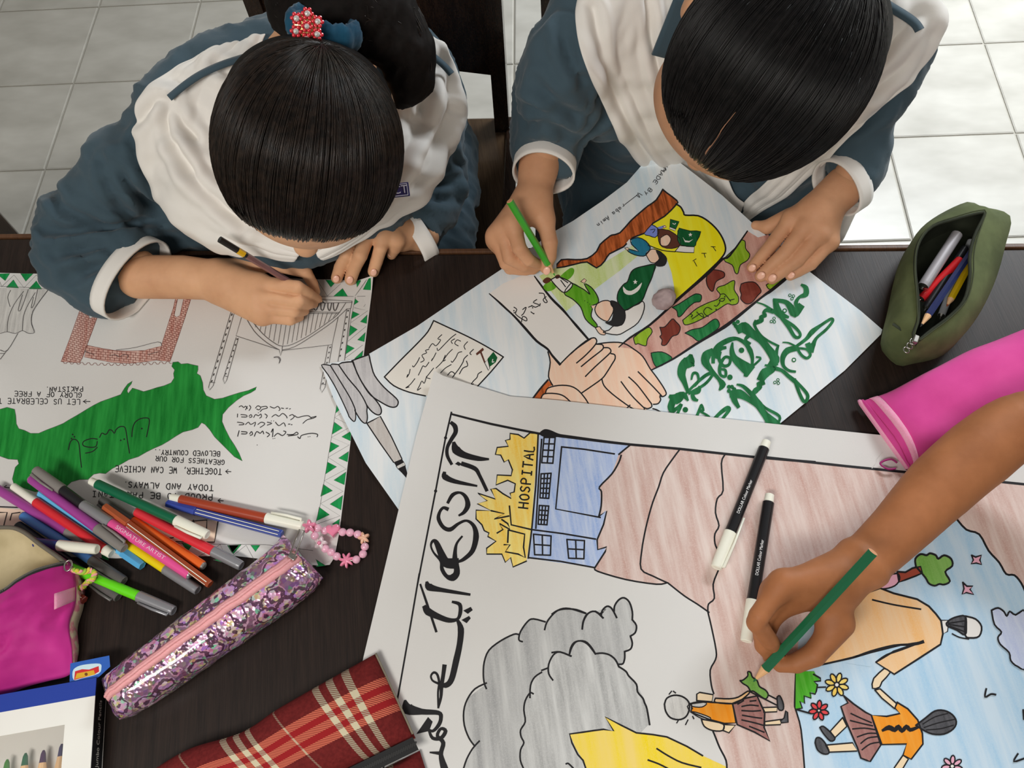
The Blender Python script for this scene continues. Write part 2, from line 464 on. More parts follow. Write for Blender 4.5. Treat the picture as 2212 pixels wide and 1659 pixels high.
desk('school_desk', lc - ux * 1.0 + yawv(0, 1, TYAW) * off, 0.998, 0.80, 'dark brown desk at the left end, under the blue sleeve elbow')

# ================================================================== chairs
def chair(name, pos, yaw, label, w=0.42, d=0.40):
    root = empty(name, pos); rot = Matrix.Rotation(yaw, 3, 'Z')
    def L(x, y, z): return Vector(pos) + rot @ Vector((x, y, z))
    b = MB(); b.box(L(0, -0.0, 0.437), (w, d, 0.026), seat_wood, rot); o = b.build('seat', root); bevel_obj(o, 0.004)
    for s in (-1, 1):
        b = MB(); b.box(L(s * (w / 2 - 0.004), 0.0, 0.4515), (0.022, d * 0.98, 0.008), chair_wood, rot); o = b.build('seat_rail', root); bevel_obj(o, 0.002)
        b = MB()
        q = [(x, y) for x in (-0.013, 0.013) for y in (-0.017, 0.017)]
        lo = [L(s * (w / 2 - 0.022) + x, d / 2 - 0.02 + y, 0.0) for x, y in q]; mi = [L(s * (w / 2 - 0.022) + x, d / 2 - 0.02 + y, 0.45) for x, y in q]
        hi = [L(s * (w / 2 - 0.016) + x, d / 2 + 0.03 + y, 0.92) for x, y in q]
        fs = []
        for k in (0, 4): fs += [(k, k + 1, k + 5, k + 4), (k + 1, k + 3, k + 7, k + 5), (k + 3, k + 2, k + 6, k + 7), (k + 2, k, k + 4, k + 6)]
        b.add(lo + mi + hi, fs + [(0, 2, 3, 1), (8, 9, 11, 10)], chair_wood); b.build('back_post', root, weld=True)
        b = MB(); b.box(L(s * (w / 2 - 0.03), -d / 2 + 0.03, 0.212), (0.035, 0.035, 0.424), chair_wood, rot); o = b.build('leg', root); bevel_obj(o, 0.003)
    b = MB(); n = 13; rows = []
    for zz, cv in ((0.56, 0.0), (0.93, 0.0)):
        pass
    def panel(off):
        rws = []
        for k in range(n):
            x = -1 + 2 * k / (n - 1); drop = 0.035 * (abs(x) ** 2.2)
            zl = 0.565 + 0.0 + 0.035 * (1 - abs(x) ** 2) * 0 + 0.03 * (1 - abs(x)) ; yb = lambda z: d / 2 - 0.02 + 0.05 * (z - 0.45) / 0.47
            rws.append([L(x * (w / 2 - 0.032), yb(z) + off, z) for z in (zl, 0.7, 0.8, 0.9)])
        return rws
    f_, k_ = panel(-0.009), panel(0.009)
    b.grid(f_, chair_wood); b.grid([r[::-1] for r in k_], chair_wood)
    for a_, c_ in ((0, 0), (3, 3)):
        b.grid([[r[a_] for r in f_], [r[c_] for r in k_]], chair_wood)
    b.build('back_panel', root, weld=True)
    tag(root, label, 'chair', 'dark wooden classroom chairs'); return root
chair('wooden_chair', (-0.165, 0.935, 0), TYAW, 'dark wooden chair that the girl with the flower clip sits on')
chair('wooden_chair', (0.30, 0.865, 0), TYAW, 'dark wooden chair under the girl with the centre parting', d=0.36)
def stool(name, e0, e1, side, label):
    d = (e1 - e0); d.z = 0; d.normalize(); n_ = Vector((d.y, -d.x, 0)); n_ = n_ if n_.x < 0 else -n_
    c = e1 - d * side * 0.35 + n_ * side / 2; c.z = 0; rot = Matrix((d, n_, Vector((0, 0, 1)))).transposed(); root = empty(name, c)
    b = MB(); b.box(c + Vector((0, 0, 0.435)), (side, side, 0.03), chair_wood, rot); o = b.build('seat', root); bevel_obj(o, 0.004)
    for sx in (-1, 1):
        for sy in (-1, 1):
            b = MB(); b.box(c + rot @ Vector((sx * (side / 2 - 0.035), sy * (side / 2 - 0.035), 0.21)), (0.036, 0.036, 0.42), chair_wood, rot); o = b.build('leg', root); bevel_obj(o, 0.003)
        b = MB(); b.box(c + rot @ Vector((sx * (side / 2 - 0.035), 0, 0.15)), (0.02, side - 0.11, 0.03), chair_wood, rot); b.build('stretcher', root)
    tag(root, label, 'stool')
stool('wooden_stool', at(0, 460, 0.45), at(42, 507, 0.45), 0.34, 'dark wooden stool whose seat corner shows at the left photo edge')
# ================================================================== drawing on paper
FONT = {
 'A': '0,0 .3,1 .6,0|.12,.38 .48,.38', 'B': '0,0 0,1 .4,1 .5,.85 .4,.55 0,.52|.4,.55 .58,.3 .42,0 0,0', 'C': '.55,.85 .35,1 .1,.85 0,.5 .1,.12 .35,0 .55,.12',
 'D': '0,0 0,1 .3,1 .55,.7 .55,.3 .3,0 0,0', 'E': '.55,1 0,1 0,0 .55,0|0,.52 .42,.52', 'F': '.55,1 0,1 0,0|0,.52 .42,.52', 'G': '.55,.85 .35,1 .1,.85 0,.5 .1,.12 .35,0 .55,.15 .55,.42 .32,.42',
 'H': '0,0 0,1|.55,0 .55,1|0,.5 .55,.5', 'I': '.3,0 .3,1|.1,1 .5,1|.1,0 .5,0', 'J': '.5,1 .5,.2 .3,0 .05,.15', 'K': '0,0 0,1|.55,1 0,.45 .55,0', 'L': '0,1 0,0 .5,0',
 'M': '0,0 .05,1 .3,.4 .55,1 .6,0', 'N': '0,0 0,1 .5,0 .5,1', 'O': '.3,1 .05,.8 0,.45 .12,.08 .32,0 .52,.15 .58,.5 .5,.85 .3,1', 'P': '0,0 0,1 .4,1 .55,.78 .4,.52 0,.5',
 'R': '0,0 0,1 .4,1 .55,.78 .4,.52 0,.5|.2,.5 .55,0', 'S': '.52,.88 .3,1 .06,.85 .1,.6 .45,.42 .5,.15 .25,0 .02,.12', 'T': '.3,0 .3,1|0,1 .6,1', 'U': '0,1 0,.25 .15,0 .4,0 .55,.25 .55,1',
 'V': '0,1 .28,0 .55,1', 'W': '0,1 .12,0 .3,.6 .48,0 .6,1', 'Y': '0,1 .28,.5|.55,1 .28,.5 .2,0', ',': '.15,.1 .05,-.15', '.': '.1,0 .12,.06', '2': '.05,.8 .3,1 .5,.8 .05,0 .55,0',
 'a': '.45,.5 .2,.55 .02,.25 .2,0 .42,.2 .45,.5 .45,.1 .55,0', 'b': '0,1 0,0 .3,0 .45,.25 .3,.5 .05,.45', 'e': '.05,.28 .45,.3 .3,.55 .05,.4 .08,.1 .3,0 .48,.1', 'i': '.2,.5 .2,0|.2,.7 .22,.75',
 'm': '0,.5 0,0|0,.35 .12,.5 .25,.4 .25,0|.25,.35 .4,.5 .5,.4 .5,0', 'n': '0,.5 0,0|0,.35 .2,.5 .4,.4 .4,0', 'y': '0,.5 .2,.1|.42,.5 .1,-.4', 'r': '0,.5 0,0|0,.3 .15,.5 .35,.45',
 '-': '0,.45 .6,.45', '>': '0,.5 .8,.5|.5,.75 .8,.5 .5,.25', ':': '.1,.1 .12,.15|.1,.5 .12,.55'}

class Art:
    """marks on one sheet: every motif is a child mesh lying on the sheet's own surface"""
    def __init__(s, sheet, surf, base, sub=False, ws=1.0):
        s.ws = ws; s.n = 0
        s.sheet = sheet; s.surf = surf; s.base = base; s.k = 1; s.sub = sub; s.mb = None; s.last = None
    def motif(s, name): s.flush(); s.name = name; s.mb = MB()
    def flush(s):
        if s.mb is not None and s.mb.f: s.mb.build(s.name, s.sheet)
        s.mb = None
    def lift(s, mat):
        if mat is not s.last: s.k += 1; s.last = mat
        return s.k * 0.000005 + s.n * 0.0000005
    def to3(s, p, dz): return s.surf(p[0], p[1], dz)
    def fill(s, pts, mat, smooth=0):
        if isinstance(pts, str): pts = P(pts[0], pts[2:])
        if smooth: pts = [(q.x, q.y) for q in catmull([(a, b, 0) for a, b in pts], smooth, True)]
        dz = s.lift(mat)
        tri = tessellate_polygon([[Vector((a, b, 0)) for a, b in pts]])
        T = [tuple(pts[i] for i in t) for t in tri]
        if s.sub:
            out = []
            while T:
                t = T.pop(); L = [math.dist(t[i], t[(i + 1) % 3]) for i in range(3)]; i = L.index(max(L))
                if L[i] > 45:
                    a, b, c = t[i], t[(i + 1) % 3], t[(i + 2) % 3]; md = ((a[0] + b[0]) / 2, (a[1] + b[1]) / 2); T += [(a, md, c), (md, b, c)]
                else: out.append(t)
            T = out
        vs = []; fs = []
        for t in T:
            ar = (t[1][0] - t[0][0]) * (t[2][1] - t[0][1]) - (t[1][1] - t[0][1]) * (t[2][0] - t[0][0])
            k = len(vs); vs += [s.to3(p, dz) for p in t]; fs.append((k, k + 1, k + 2) if ar < 0 else (k, k + 2, k + 1))
        s.mb.add(vs, fs, mat)
    def line(s, pts, w, mat, smooth=3, closed=False):
        """w: width in pixels, or a list of widths along the stroke"""
        if isinstance(pts, str): pts = P(pts[0], pts[2:])
        n0 = len(pts)
        if closed: pts = list(pts) + [pts[0]]
        v = [Vector((a, b, 0)) for a, b in pts]
        v = catmull(v, smooth) if smooth and len(v) > 2 else v
        dz = s.lift(mat); s.n += 1; dz += s.n * 0.0000005; N = len(v); A = []; B = []
        w = [x * s.ws for x in w] if isinstance(w, (list, tuple)) else w * s.ws
        for i, p in enumerate(v):
            t = v[min(i + 1, N - 1)] - v[max(i - 1, 0)]
            if t.length < 1e-6: t = Vector((1, 0, 0))
            t.normalize(); nn = Vector((-t.y, t.x, 0))
            if isinstance(w, (list, tuple)):
                f = i / max(N - 1, 1) * (len(w) - 1); j = min(int(f), len(w) - 2); ww = w[j] + (w[j + 1] - w[j]) * (f - j)
            else: ww = w
            e = t * (0.35 * ww) * (1 if i == N - 1 else -1 if i == 0 else 0)
            dz += 0.0000003; A.append(s.to3(p + e + nn * ww / 2, dz)); B.append(s.to3(p + e - nn * ww / 2, dz))
        s.mb.add(A + B, [(i, i + 1, N + i + 1, N + i) for i in range(N - 1)], mat)
    def lines(s, crop, spec, w, mat, smooth=3):
        for ln in spec.split('|'): s.line(P(crop, ln), w, mat, smooth)
    def shape(s, pts, fillm, linem, w=2.5, smooth=3):
        if isinstance(pts, str): pts = P(pts[0], pts[2:])
        if fillm: s.fill(pts, fillm, smooth)
        s.line(pts, w, linem, smooth, True)
    def dot(s, pts, r, mat, n=9):
        if isinstance(pts, str): pts = P(pts[0], pts[2:])
        for x, y in pts: s.fill([(x + r * math.cos(2 * math.pi * k / n), y + r * math.sin(2 * math.pi * k / n)) for k in range(n)], mat)
    def text(s, start, end, txt, cap, w, mat, jit=0.05):
        a = Vector(start); b = Vector(end); d = (b - a); n = len(txt); adv = d.length / max(n - 0.35, 1); d.normalize(); up = Vector((d.y, -d.x))
        rr = random.Random(hash(len(txt) * 7 + int(start[0])))
        for i, ch in enumerate(txt):
            if ch not in FONT: continue
            o = a + d * adv * i + up * rr.uniform(-jit, jit) * cap; sx = adv * 1.12
            for st in FONT[ch].split('|'):
                q = [tuple(map(float, t.split(','))) for t in st.split()]
                s.line([tuple(o + d * x * sx + up * y * cap) for x, y in q], w, mat, 2)
    def bricks(s, poly, u, v, rowh, bw, w, mat):
        poly = P(poly[0], poly[2:]) if isinstance(poly, str) else poly
        def inside(x, y):
            c = False; j = len(poly) - 1
            for i in range(len(poly)):
                if (poly[i][1] > y) != (poly[j][1] > y) and x < (poly[j][0] - poly[i][0]) * (y - poly[i][1]) / (poly[j][1] - poly[i][1]) + poly[i][0]: c = not c
                j = i
            return c
        u = Vector(u).normalized(); v = Vector(v).normalized()
        us = [Vector(p).dot(u) for p in poly]; vv = [Vector(p).dot(v) for p in poly]
        det = u.x * v.y - u.y * v.x
        def pos(a, b): return ((a * v.y - b * u.y) / det, (b * u.x - a * v.x) / det)
        r = min(vv); row = 0
        while r < max(vv):
            a = min(us); start = None
            while a < max(us) + 2:
                p = pos(a, r); ins = inside(*p)
                if ins and start is None: start = p
                if not ins and start is not None: s.line([start, pos(a - 1, r)], w, mat, 0); start = None
                a += 1.5
            a = min(us) + (row % 2) * bw / 2
            while a < max(us):
                p, q = pos(a, r), pos(a, r + rowh)
                if inside(*p) and inside(*q): s.line([p, q], w, mat, 0)
                a += bw
            r += rowh; row += 1

def sheet(name, outline, surf, mat, label, thick=0.0004, cell=60):
    """a sheet of paper with its own thickness, cut to the outline"""
    pts = []
    for i, p in enumerate(outline):
        q = outline[(i + 1) % len(outline)]; n = max(1, int(math.dist(p, q) / (cell * 0.66)))
        pts += [(p[0] + (q[0] - p[0]) * k / n, p[1] + (q[1] - p[1]) * k / n) for k in range(n)]
    bm = bmesh.new(); vs = [bm.verts.new((a, -b, 0)) for a, b in pts]; bm.faces.new(vs)
    bmesh.ops.triangulate(bm, faces=bm.faces)
    for _ in range(9):
        es = [e_ for e_ in bm.edges if e_.calc_length() > cell]
        if not es: break
        bmesh.ops.subdivide_edges(bm, edges=es, cuts=1, use_grid_fill=False); bmesh.ops.triangulate(bm, faces=[f for f in bm.faces if len(f.verts) > 3])
    for v in bm.verts: v.co = surf(v.co.x, -v.co.y, 0)
    bmesh.ops.recalc_face_normals(bm, faces=bm.faces)
    if sum(f.normal.z for f in bm.faces) < 0: bmesh.ops.reverse_faces(bm, faces=bm.faces)
    r = bmesh.ops.extrude_face_region(bm, geom=list(bm.faces))
    for v in [x for x in r['geom'] if isinstance(x, bmesh.types.BMVert)]: v.co.z -= thick
    bmesh.ops.recalc_face_normals(bm, faces=bm.faces)
    me = bpy.data.meshes.new(name); bm.to_mesh(me); bm.free(); me.materials.append(mat)
    me.polygons.foreach_set('use_smooth', [False] * len(me.polygons))
    o = link(name, me); tag(o, label, 'poster'); return o

ink = plain('black_ink', (0.012, 0.011, 0.013, 1), 0.55, spec=0.3)
ink_soft = plain('pencil_line', (0.10, 0.095, 0.095, 1), 0.7, spec=0.2)
paper_w = mottled('white_paper', (0.70, 0.685, 0.66, 1), (0.76, 0.75, 0.73, 1), scale=3, rough=0.75, spec=0.2, bmp=0.05, bscale=500)
paper_b = None

# ------------------------------------------------------------------ poster with the green map
def surf1(x, y, dz):
    c1 = max(0.0, 1 - math.dist((x, y), (806, 597)) / 60); c2 = max(0.0, 1 - math.dist((x, y), (716, 1222)) / 55)
    return at(x, y, TZ + 0.0008 + dz + 0.008 * c1 * c1 + 0.004 * c2 * c2)
p1 = sheet('map_poster', [(-70, 588), (120, 592), (400, 594), (680, 603), (772, 606), (800, 597), (806, 597), (803, 632), (785, 772), (761, 923), (733, 1150), (722, 1205), (712, 1220), (690, 1222), (500, 1200), (250, 1206), (-90, 1195)], surf1, paper_w,
           'white poster with a solid green map and green zigzag border')
a1 = Art(p1, surf1, 0)
grn_felt = pencil('green_felt_fill', pc(0, 118, 52), pc(28, 140, 76), 0.6, 14, 0.35, 0.6, 0.15)
grn_map = pencil('green_map_crayon', pc(10, 104, 34), pc(36, 138, 56), -0.5, 16, 0.36, 0.66, 0.22)
a1.motif('zigzag_border')
tris = ['A:-30,440 85,437 45,500', 'A:175,438 285,438 220,505', 'A:370,438 510,440 415,510', 'A:55,555 160,562 115,490', 'A:245,570 358,570 310,500', 'A:450,578 550,580 525,515',
        'B:1275,515 1350,485 1300,570', 'B:1420,455 1445,452 1436,580 1360,575', 'B:1040,492 1140,497 1085,555', 'B:1185,565 1230,633 1105,633',
        'B:1293,650 1343,665 1283,705', 'B:1270,760 1330,785 1260,825', 'B:1250,880 1312,915 1240,975', 'B:1222,1045 1287,1075 1213,1125',
        'B:1415,655 1410,720 1365,722', 'B:1395,790 1390,865 1335,850', 'B:1380,940 1370,1020 1312,1005', 'B:1360,1095 1350,1160 1285,1165',
        'D:1300,20 1350,70 1283,130', 'D:1273,205 1343,255 1252,310', 'D:1240,375 1315,408 1230,465', 'D:1213,545 1293,585 1195,650', 'D:1178,735 1258,790 1155,840', 'D:1143,930 1232,995 1120,1048',
        'D:1418,280 1410,365 1335,330', 'D:1395,455 1385,545 1308,512', 'D:1372,630 1358,740 1268,700', 'D:1345,830 1330,955 1235,905', 'D:1320,1030 1310,1090 1253,1075', 'D:1300,1190 1288,1290 1210,1245', 'D:1385,165 1408,170 1405,195 1357,185',
        'C:1550,1235 1650,1240 1600,1310', 'C:1950,1255 2060,1250 1990,1330', 'C:865,1325 920,1350 930,1385 870,1370', 'C:1820,1380 1900,1370 1890,1400', 'D:360,1255 460,1255 400,1320', 'D:560,1255 640,1255 600,1310', 'D:1105,1370 1200,1430 1120,1440']
for t in tris[:6]: a1.fill(t, grn_felt)
for t in tris[:6]: a1.line(t, 0.8, ink_soft, 0, True)
a1.lines('A', '-20,545 200,555 430,570 650,590|15,550 120,450 205,560 310,450 410,570 500,460 610,580|-20,460 15,550', 0.9, ink_soft, 0)
a1.motif('zigzag_border')
for t in tris[6:31]: a1.fill(t, grn_felt)
for t in tris[6:31]: a1.line(t, 0.8, ink_soft, 0, True)
a1.lines('B', '1295,635 1262,800 1230,1000 1200,1195|965,490 1055,630 1190,505 1290,632 1390,490|1000,632 1292,633|1295,633 1415,630|1285,730 1400,755 1258,855 1385,890 1232,1015 1357,1048 1210,1158 1290,1190', 0.9, ink_soft, 0)
a1.lines('D', '1305,0 1275,165 1248,335 1220,505 1187,705 1155,900 1110,1080|1380,100 1275,165 1420,240 1248,335 1400,400 1220,505 1375,605 1187,705 1348,795 1155,900 1322,1005 1115,1078', 0.9, ink_soft, 0)
a1.motif('bottom_border')
for t in tris[31:]: a1.fill(t, grn_felt)
for t in tris[31:]: a1.line(t, 0.8, ink_soft, 0, True)
a1.lines('D', '-100,1240 240,1245 680,1250 1090,1300|-60,1390 20,1260 60,1380 300,1250 360,1380 520,1255 600,1400', 0.9, ink_soft, 0)
a1.motif('green_map')
mp = P('A', '1475,1195 1520,1190 1545,1210 1600,1205 1640,1215 1690,1225 1690,1260 1680,1290 1710,1310 1730,1370 1735,1430 1760,1480 1830,1510 1900,1500 1960,1480 2040,1455 2120,1435 2190,1405 2180,1430 2140,1455 2080,1480 2020,1520 1950,1580 1900,1640 C:1895,200 1920,260 1960,340 2000,400 2040,470 2068,537 2000,500 1940,440 1890,390 1830,330 1790,270 1750,225 1720,210 1690,250 1640,270 1560,290 1500,325 1440,365 1380,400 1310,430 1250,460 1180,500 1100,525 1040,560 960,600 900,645 850,640 800,650 750,695 680,695 610,715 560,760 300,800 120,740 105,690 130,590 160,560 150,525 70,520 0,495 -90,500 -90,100 0,95 60,78 125,95 135,150 140,220 160,260 210,275 260,300 330,300 400,270 480,240 540,215 580,190 650,150 700,120 740,95 800,60 860,30 930,5 A:1030,1470 1060,1420 1090,1380 1130,1355 1120,1380 1095,1410 1085,1440 1095,1460 1130,1415 1180,1430 1225,1445 1280,1430 1340,1410 1400,1395 1460,1370 1485,1330 1480,1290 1490,1260 1465,1230')
a1.fill(mp, grn_map); a1.line(mp, 0.9, ink_soft, 0, True)
a1.motif('map_lettering')
a1.lines('C', '1125,330 1130,270 1150,210 1200,175 1260,170 1275,195 1265,260 1250,330|1105,470 1090,380 1075,280 1060,245 1020,245 990,270 975,300 955,275 930,272 915,300 895,310 870,298 850,335|830,370 820,410 780,420 720,410 705,390 720,365 780,345 830,350|830,420 790,455 730,470|695,590 685,500 675,400 660,365 630,350 600,375 585,440', 2.2, ink)
a1.dot('C:1210,260 1030,360 1060,350 610,345 635,330 620,310', 1.9, ink)
a1.motif('slogan_celebrate')
def tx(c, x1, y1, x2, y2, t, cap=11, w=1.7): a1.text(P(c, f'{x1},{y1}')[0], P(c, f'{x2},{y2}')[0], t, cap, w, ink)
tx('A', 680, 1512, -90, 1500, 'LET US CELEBRATE THE'); tx('A', 695, 1457, 125, 1442, 'GLORY OF A FREE', 10); tx('A', 705, 1402, 385, 1408, 'PAKISTAN.', 10)
a1.lines('A', '768,1530 710,1530|735,1515 710,1530 735,1545', 1.7, ink, 0)
a1.motif('slogan_together')
tx('C', 1890, 603, 985, 578, 'TOGETHER, WE CAN ACHIEVE', 12.5, 1.9); tx('C', 1915, 530, 1330, 495, 'GREATNESS FOR OUR', 10); tx('C', 1875, 455, 1310, 440, 'BELOVED COUNTRY..', 10)
a1.lines('C', '1970,628 1925,625|1945,610 1925,625 1945,643', 1.7, ink, 0)
a1.motif('slogan_proud')
tx('C', 1810, 822, 790, 795, 'PROUD TO BE PAKISTANI', 12, 1.9); tx('C', 1820, 745, 1050, 712, 'TODAY AND ALWAYS.', 12, 1.9)
a1.lines('C', '1905,876 1860,873|1880,858 1860,873 1880,890', 1.7, ink, 0)
a1.motif('arrow_mark'); a1.lines('C', '90,765 30,760|55,745 30,760 55,778', 1.7, ink, 0)
a1.motif('urdu_verse')
a1.lines('D', '460,75 480,65 500,80 515,68 530,90|530,70 515,100 |548,62 560,80 545,105|600,85 620,65 645,80 630,100 610,92|650,75 690,70 700,85 660,95 640,115|725,72 760,85 790,70 810,95 800,105|820,85 840,88|860,88 875,86|890,92 898,90', 1.6, ink)
a1.lines('D', '447,135 445,162|475,140 520,145 525,160 480,160|545,155 560,140 570,158 550,165|585,165 600,140 625,150 645,135 650,160 635,170|680,135 700,150 690,170|740,160 770,140 800,155 830,130 860,150 870,170|890,150 915,140 930,160 900,185|935,150 960,165 1000,155 1050,150 1075,170|1075,165 1120,155 1095,170 1040,185 1005,215', 1.6, ink)
a1.lines('D', '445,205 490,212 500,225 460,228|515,225 540,205 560,225 600,205 590,240|620,225 650,205 680,220 640,250|700,205 740,215 700,230|770,205 800,235 840,210 855,240|880,222 895,222|905,226 912,226', 1.6, ink)
a1.lines('D', '460,278 448,325|480,285 525,290 520,305 480,305|550,305 565,285 575,308 555,318|590,325 610,285 640,300 660,280 670,305|690,290 720,310 700,330|735,290 750,260 745,330|760,325 790,300 830,320 860,290 840,280|870,310 920,310 950,290 960,310 880,322|960,330 980,345 990,320 1040,305 1090,300 1130,310 1125,330', 1.8, ink)
a1.dot('D:650,105 625,125 735,195 755,195 750,346 765,344 1050,330 1065,328 615,400', 1.0, ink, 6)
brick_red = pencil('brick_pencil', pc(176, 120, 108), pc(205, 178, 168), 0.3, 30)
brick_ln = plain('brick_pen_line', pc(120, 60, 50), 0.7)
a1.motif('brick_fort')
col1 = P('A', '715,655 760,680 748,770 762,822 790,812 812,765 838,785 790,920 740,1050 705,1150 680,1200 520,1190 600,980'); col2 = P('A', '1505,615 1478,735 1440,850 1390,1010 1340,1180 1450,1188 1520,985 1575,820 1640,615 1575,615 1535,795 1505,812 1485,795 1522,615')
wall = P('A', '740,1050 860,1075 980,1095 1100,1100 1230,1095 1380,1055 1340,1175 1250,1190 1100,1205 950,1195 720,1150')
for q in (col1, col2, wall): a1.fill(q, brick_red); a1.line(q, 0.8, brick_ln, 0, True)
a1.bricks(col1, (1, 0.04), (-0.28, 1), 4.6, 8, 0.7, brick_ln); a1.bricks(col2, (1, 0.04), (-0.28, 1), 4.6, 8, 0.7, brick_ln); a1.bricks(wall, (1, 0.03), (-0.1, 1), 5.2, 10, 0.7, brick_ln)
z = []
for i in range(34):
    f = i / 33; x = 520 + f * 930; y = 1195 + 18 * math.sin(math.pi * f) * 1.0
    z += [(x, y + (10 if i % 2 else -8)), (x + 14, y + (10 if i % 2 else -8))]
a1.line(P('A', ' '.join('%f,%f' % p for p in z)), 0.8, brick_ln, 0)
a1.lines('A', '990,1090 1150,1070 1345,1022 1380,1052|935,1140 980,1130 1020,1150 1050,1130 1090,1135 1085,1160|720,1100 800,1130|1260,1130 1350,1105', 1.0, ink_soft)
a1.motif('mosque_outline')
a1.lines('B', '250,705 40,1410 50,1432 80,1395 275,720|275,985 165,1340 178,1378 197,1345 295,990|1060,1055 993,1420 1008,1452 1035,1410 1095,1050|1220,740 1140,1220|1250,735 1200,1195|1100,1400 1095,1495 1122,1440 1100,1435|50,1365 95,1370|175,1310 205,1320|1000,1380 1040,1385|330,780 275,970 645,1090|670,1095 1095,1045 1145,815|1000,660 1265,673|1000,690 1265,685|1265,673 1255,735 1220,740|900,765 1160,770|860,778 1150,780|645,1095 655,1140 668,1095|670,1058 668,1095', 1.0, ink_soft, 0)
a1.lines('B', '340,780 430,930 540,1030 645,1090|400,830 500,950 600,1030 670,1058 760,1040 900,965 1050,860 1140,790 1210,690|670,1090 780,1060 950,955 1100,850 1220,740|598,1152 632,1146 655,1170 642,1205 648,1175 632,1155 600,1155', 1.1, ink_soft)
for k in range(18):
    x = 440 + k * 39; f = (x - 670) / 480.0
    yb = 1050 - 270 * abs(f) ** 1.35 if x > 670 else 1050 - 400 * abs(f) ** 1.3
    a1.line(P('B', f'{x},{yb} {x + (1000 - yb) * 0.0 + 30},{max(775, yb - 190)}'), 0.8, ink_soft, 0)
a1.lines('B', '945,690 940,735 960,750 985,690|1000,690 1000,740 1018,750 1035,690|1060,690 1058,730 1075,755 1090,690|1105,690 1108,740 1125,752 1150,690', 2.0, ink_soft)
for (xa, ya, xb, yb, n) in ((258, 725, 70, 1350, 12), (285, 995, 190, 1290, 7), (1078, 1065, 1018, 1370, 8), (1232, 750, 1155, 1190, 9)):
    for k in range(n):
        f = k / (n - 1); f2 = f + 0.022
        a1.line(P('B', f'{xa + (xb - xa) * f},{ya + (yb - ya) * f} {xa + (xb - xa) * f2},{ya + (yb - ya) * f2}'), 2.0, ink, 0)
gray_p = pencil('grey_pencil', pc(170, 168, 165), pc(200, 198, 194), 0.4, 30)
a1.motif('grey_feather_sketch')
a1.fill('A:-60,560 410,575 330,680 275,760 265,850 290,940 240,945 190,925 130,950 60,935 -60,950', gray_p)
a1.lines('A', '410,575 310,710 270,790 268,870 292,940 240,948 190,925 130,950 60,935 0,950|190,925 200,800 240,700 300,600|60,935 70,820 120,700 200,590|320,575 290,700 265,730 285,640|240,575 180,740 155,745 190,620|90,580 65,640 85,720|0,1090 60,1095 150,950|0,1170 60,1090|0,1120 40,1120', 1.0, ink_soft)
peach = plain('peach_wash', pc(222, 200, 178), 0.8)
a1.motif('title_block')
a1.fill('C:-60,930 170,950 900,1000 1860,1050 1835,1230 900,1240 -60,1240', peach)
a1.lines('C', '-60,925 180,935|1860,1045 1830,1228 1500,1225|0,975 60,975 30,1095 -10,1090|170,975 100,985 85,1040|1650,1040 1660,1090|1640,1050 1765,1040 1762,1115|1350,1140 1400,1200 1480,1190', 2.2, ink, 0)
a1.flush()

# ------------------------------------------------------------------ poster being coloured in, with the clasped hands
def surf2(x, y, dz):
    d1 = max(0.0, -0.16 * (x - 1440) - 0.987 * (y - 352))            # the far corner is bent up
    return at(x, y, TZ + 0.0028 + dz + 0.00075 * d1)
paper_b = pencil('sky_washed_paper', pc(178, 198, 210), pc(212, 215, 216), -0.55, 7, 0.38, 0.76, 0.3)
p2 = sheet('clasped_hands_poster', [(693, 788), (784, 772), (900, 705), (1000, 637), (1084, 581), (1130, 548), (1197, 500), (1238, 477), (1304, 432), (1354, 394), (1387, 356), (1405, 328), (1415, 315), (1430, 321), (1560, 422), (1656, 510), (1740, 580), (1860, 672), (1906, 712), (1903, 722), (1825, 800), (1686, 914), (1500, 1040), (1000, 1250), (885, 1135), (790, 1000), (720, 860)], surf2, paper_b,
           'pale blue poster with two clasped hands, a camouflage sleeve and green calligraphy', cell=14)
a2 = Art(p2, surf2, 0, True, 1.12)
white_g = plain('bare_paper', pc(214, 211, 207), 0.8, spec=0.2)
cream = plain('cream_paper', pc(214, 210, 202), 0.8, spec=0.2)
gfeath = pencil('grey_feather', pc(158, 156, 158), pc(190, 188, 188), 0.9, 22)
shaft = pencil('pen_shaft', pc(172, 165, 160), pc(188, 184, 180), 0.9, 22)
yellow = pencil('yellow_felt', pc(222, 210, 14), pc(230, 220, 60), 0.3, 8, 0.3, 0.6, 0.1)
skin_p = pencil('peach_pencil', pc(226, 182, 156), pc(232, 200, 180), 0.5, 14, 0.3, 0.65, 0.25)
camo = pencil('camo_pink', pc(172, 118, 106), pc(204, 166, 154), 0.85, 12)
c_brn = pencil('camo_brown', pc(110, 46, 36), pc(128, 62, 50), 0.3, 20, 0.3, 0.6, 0.15)
c_dg = pencil('camo_green', pc(22, 106, 54), pc(52, 132, 78), 0.3, 20, 0.3, 0.6, 0.2)
c_lg = pencil('camo_lime', pc(122, 160, 24), pc(152, 182, 58), 0.3, 20, 0.3, 0.6, 0.2)
woodp = pencil('bark_brown', pc(120, 56, 20), pc(186, 96, 48), -0.6, 26, 0.4, 0.6, 0.15)
grassp = pencil('pale_grass', pc(176, 196, 110), pc(206, 214, 178), 0.75, 9)
limep = pencil('lime_shirt', pc(78, 146, 22), pc(110, 170, 50), 0.4, 16, 0.3, 0.6, 0.15)
flagp = pencil('flag_green', pc(4, 74, 34), pc(26, 96, 56), 0.4, 16, 0.3, 0.6, 0.12)
callig = pencil('calligraphy_green', pc(14, 84, 42), pc(40, 116, 70), 0.4, 16, 0.3, 0.65, 0.2)
hairp = plain('drawn_black_hair', (0.012, 0.012, 0.014, 1), 0.6)
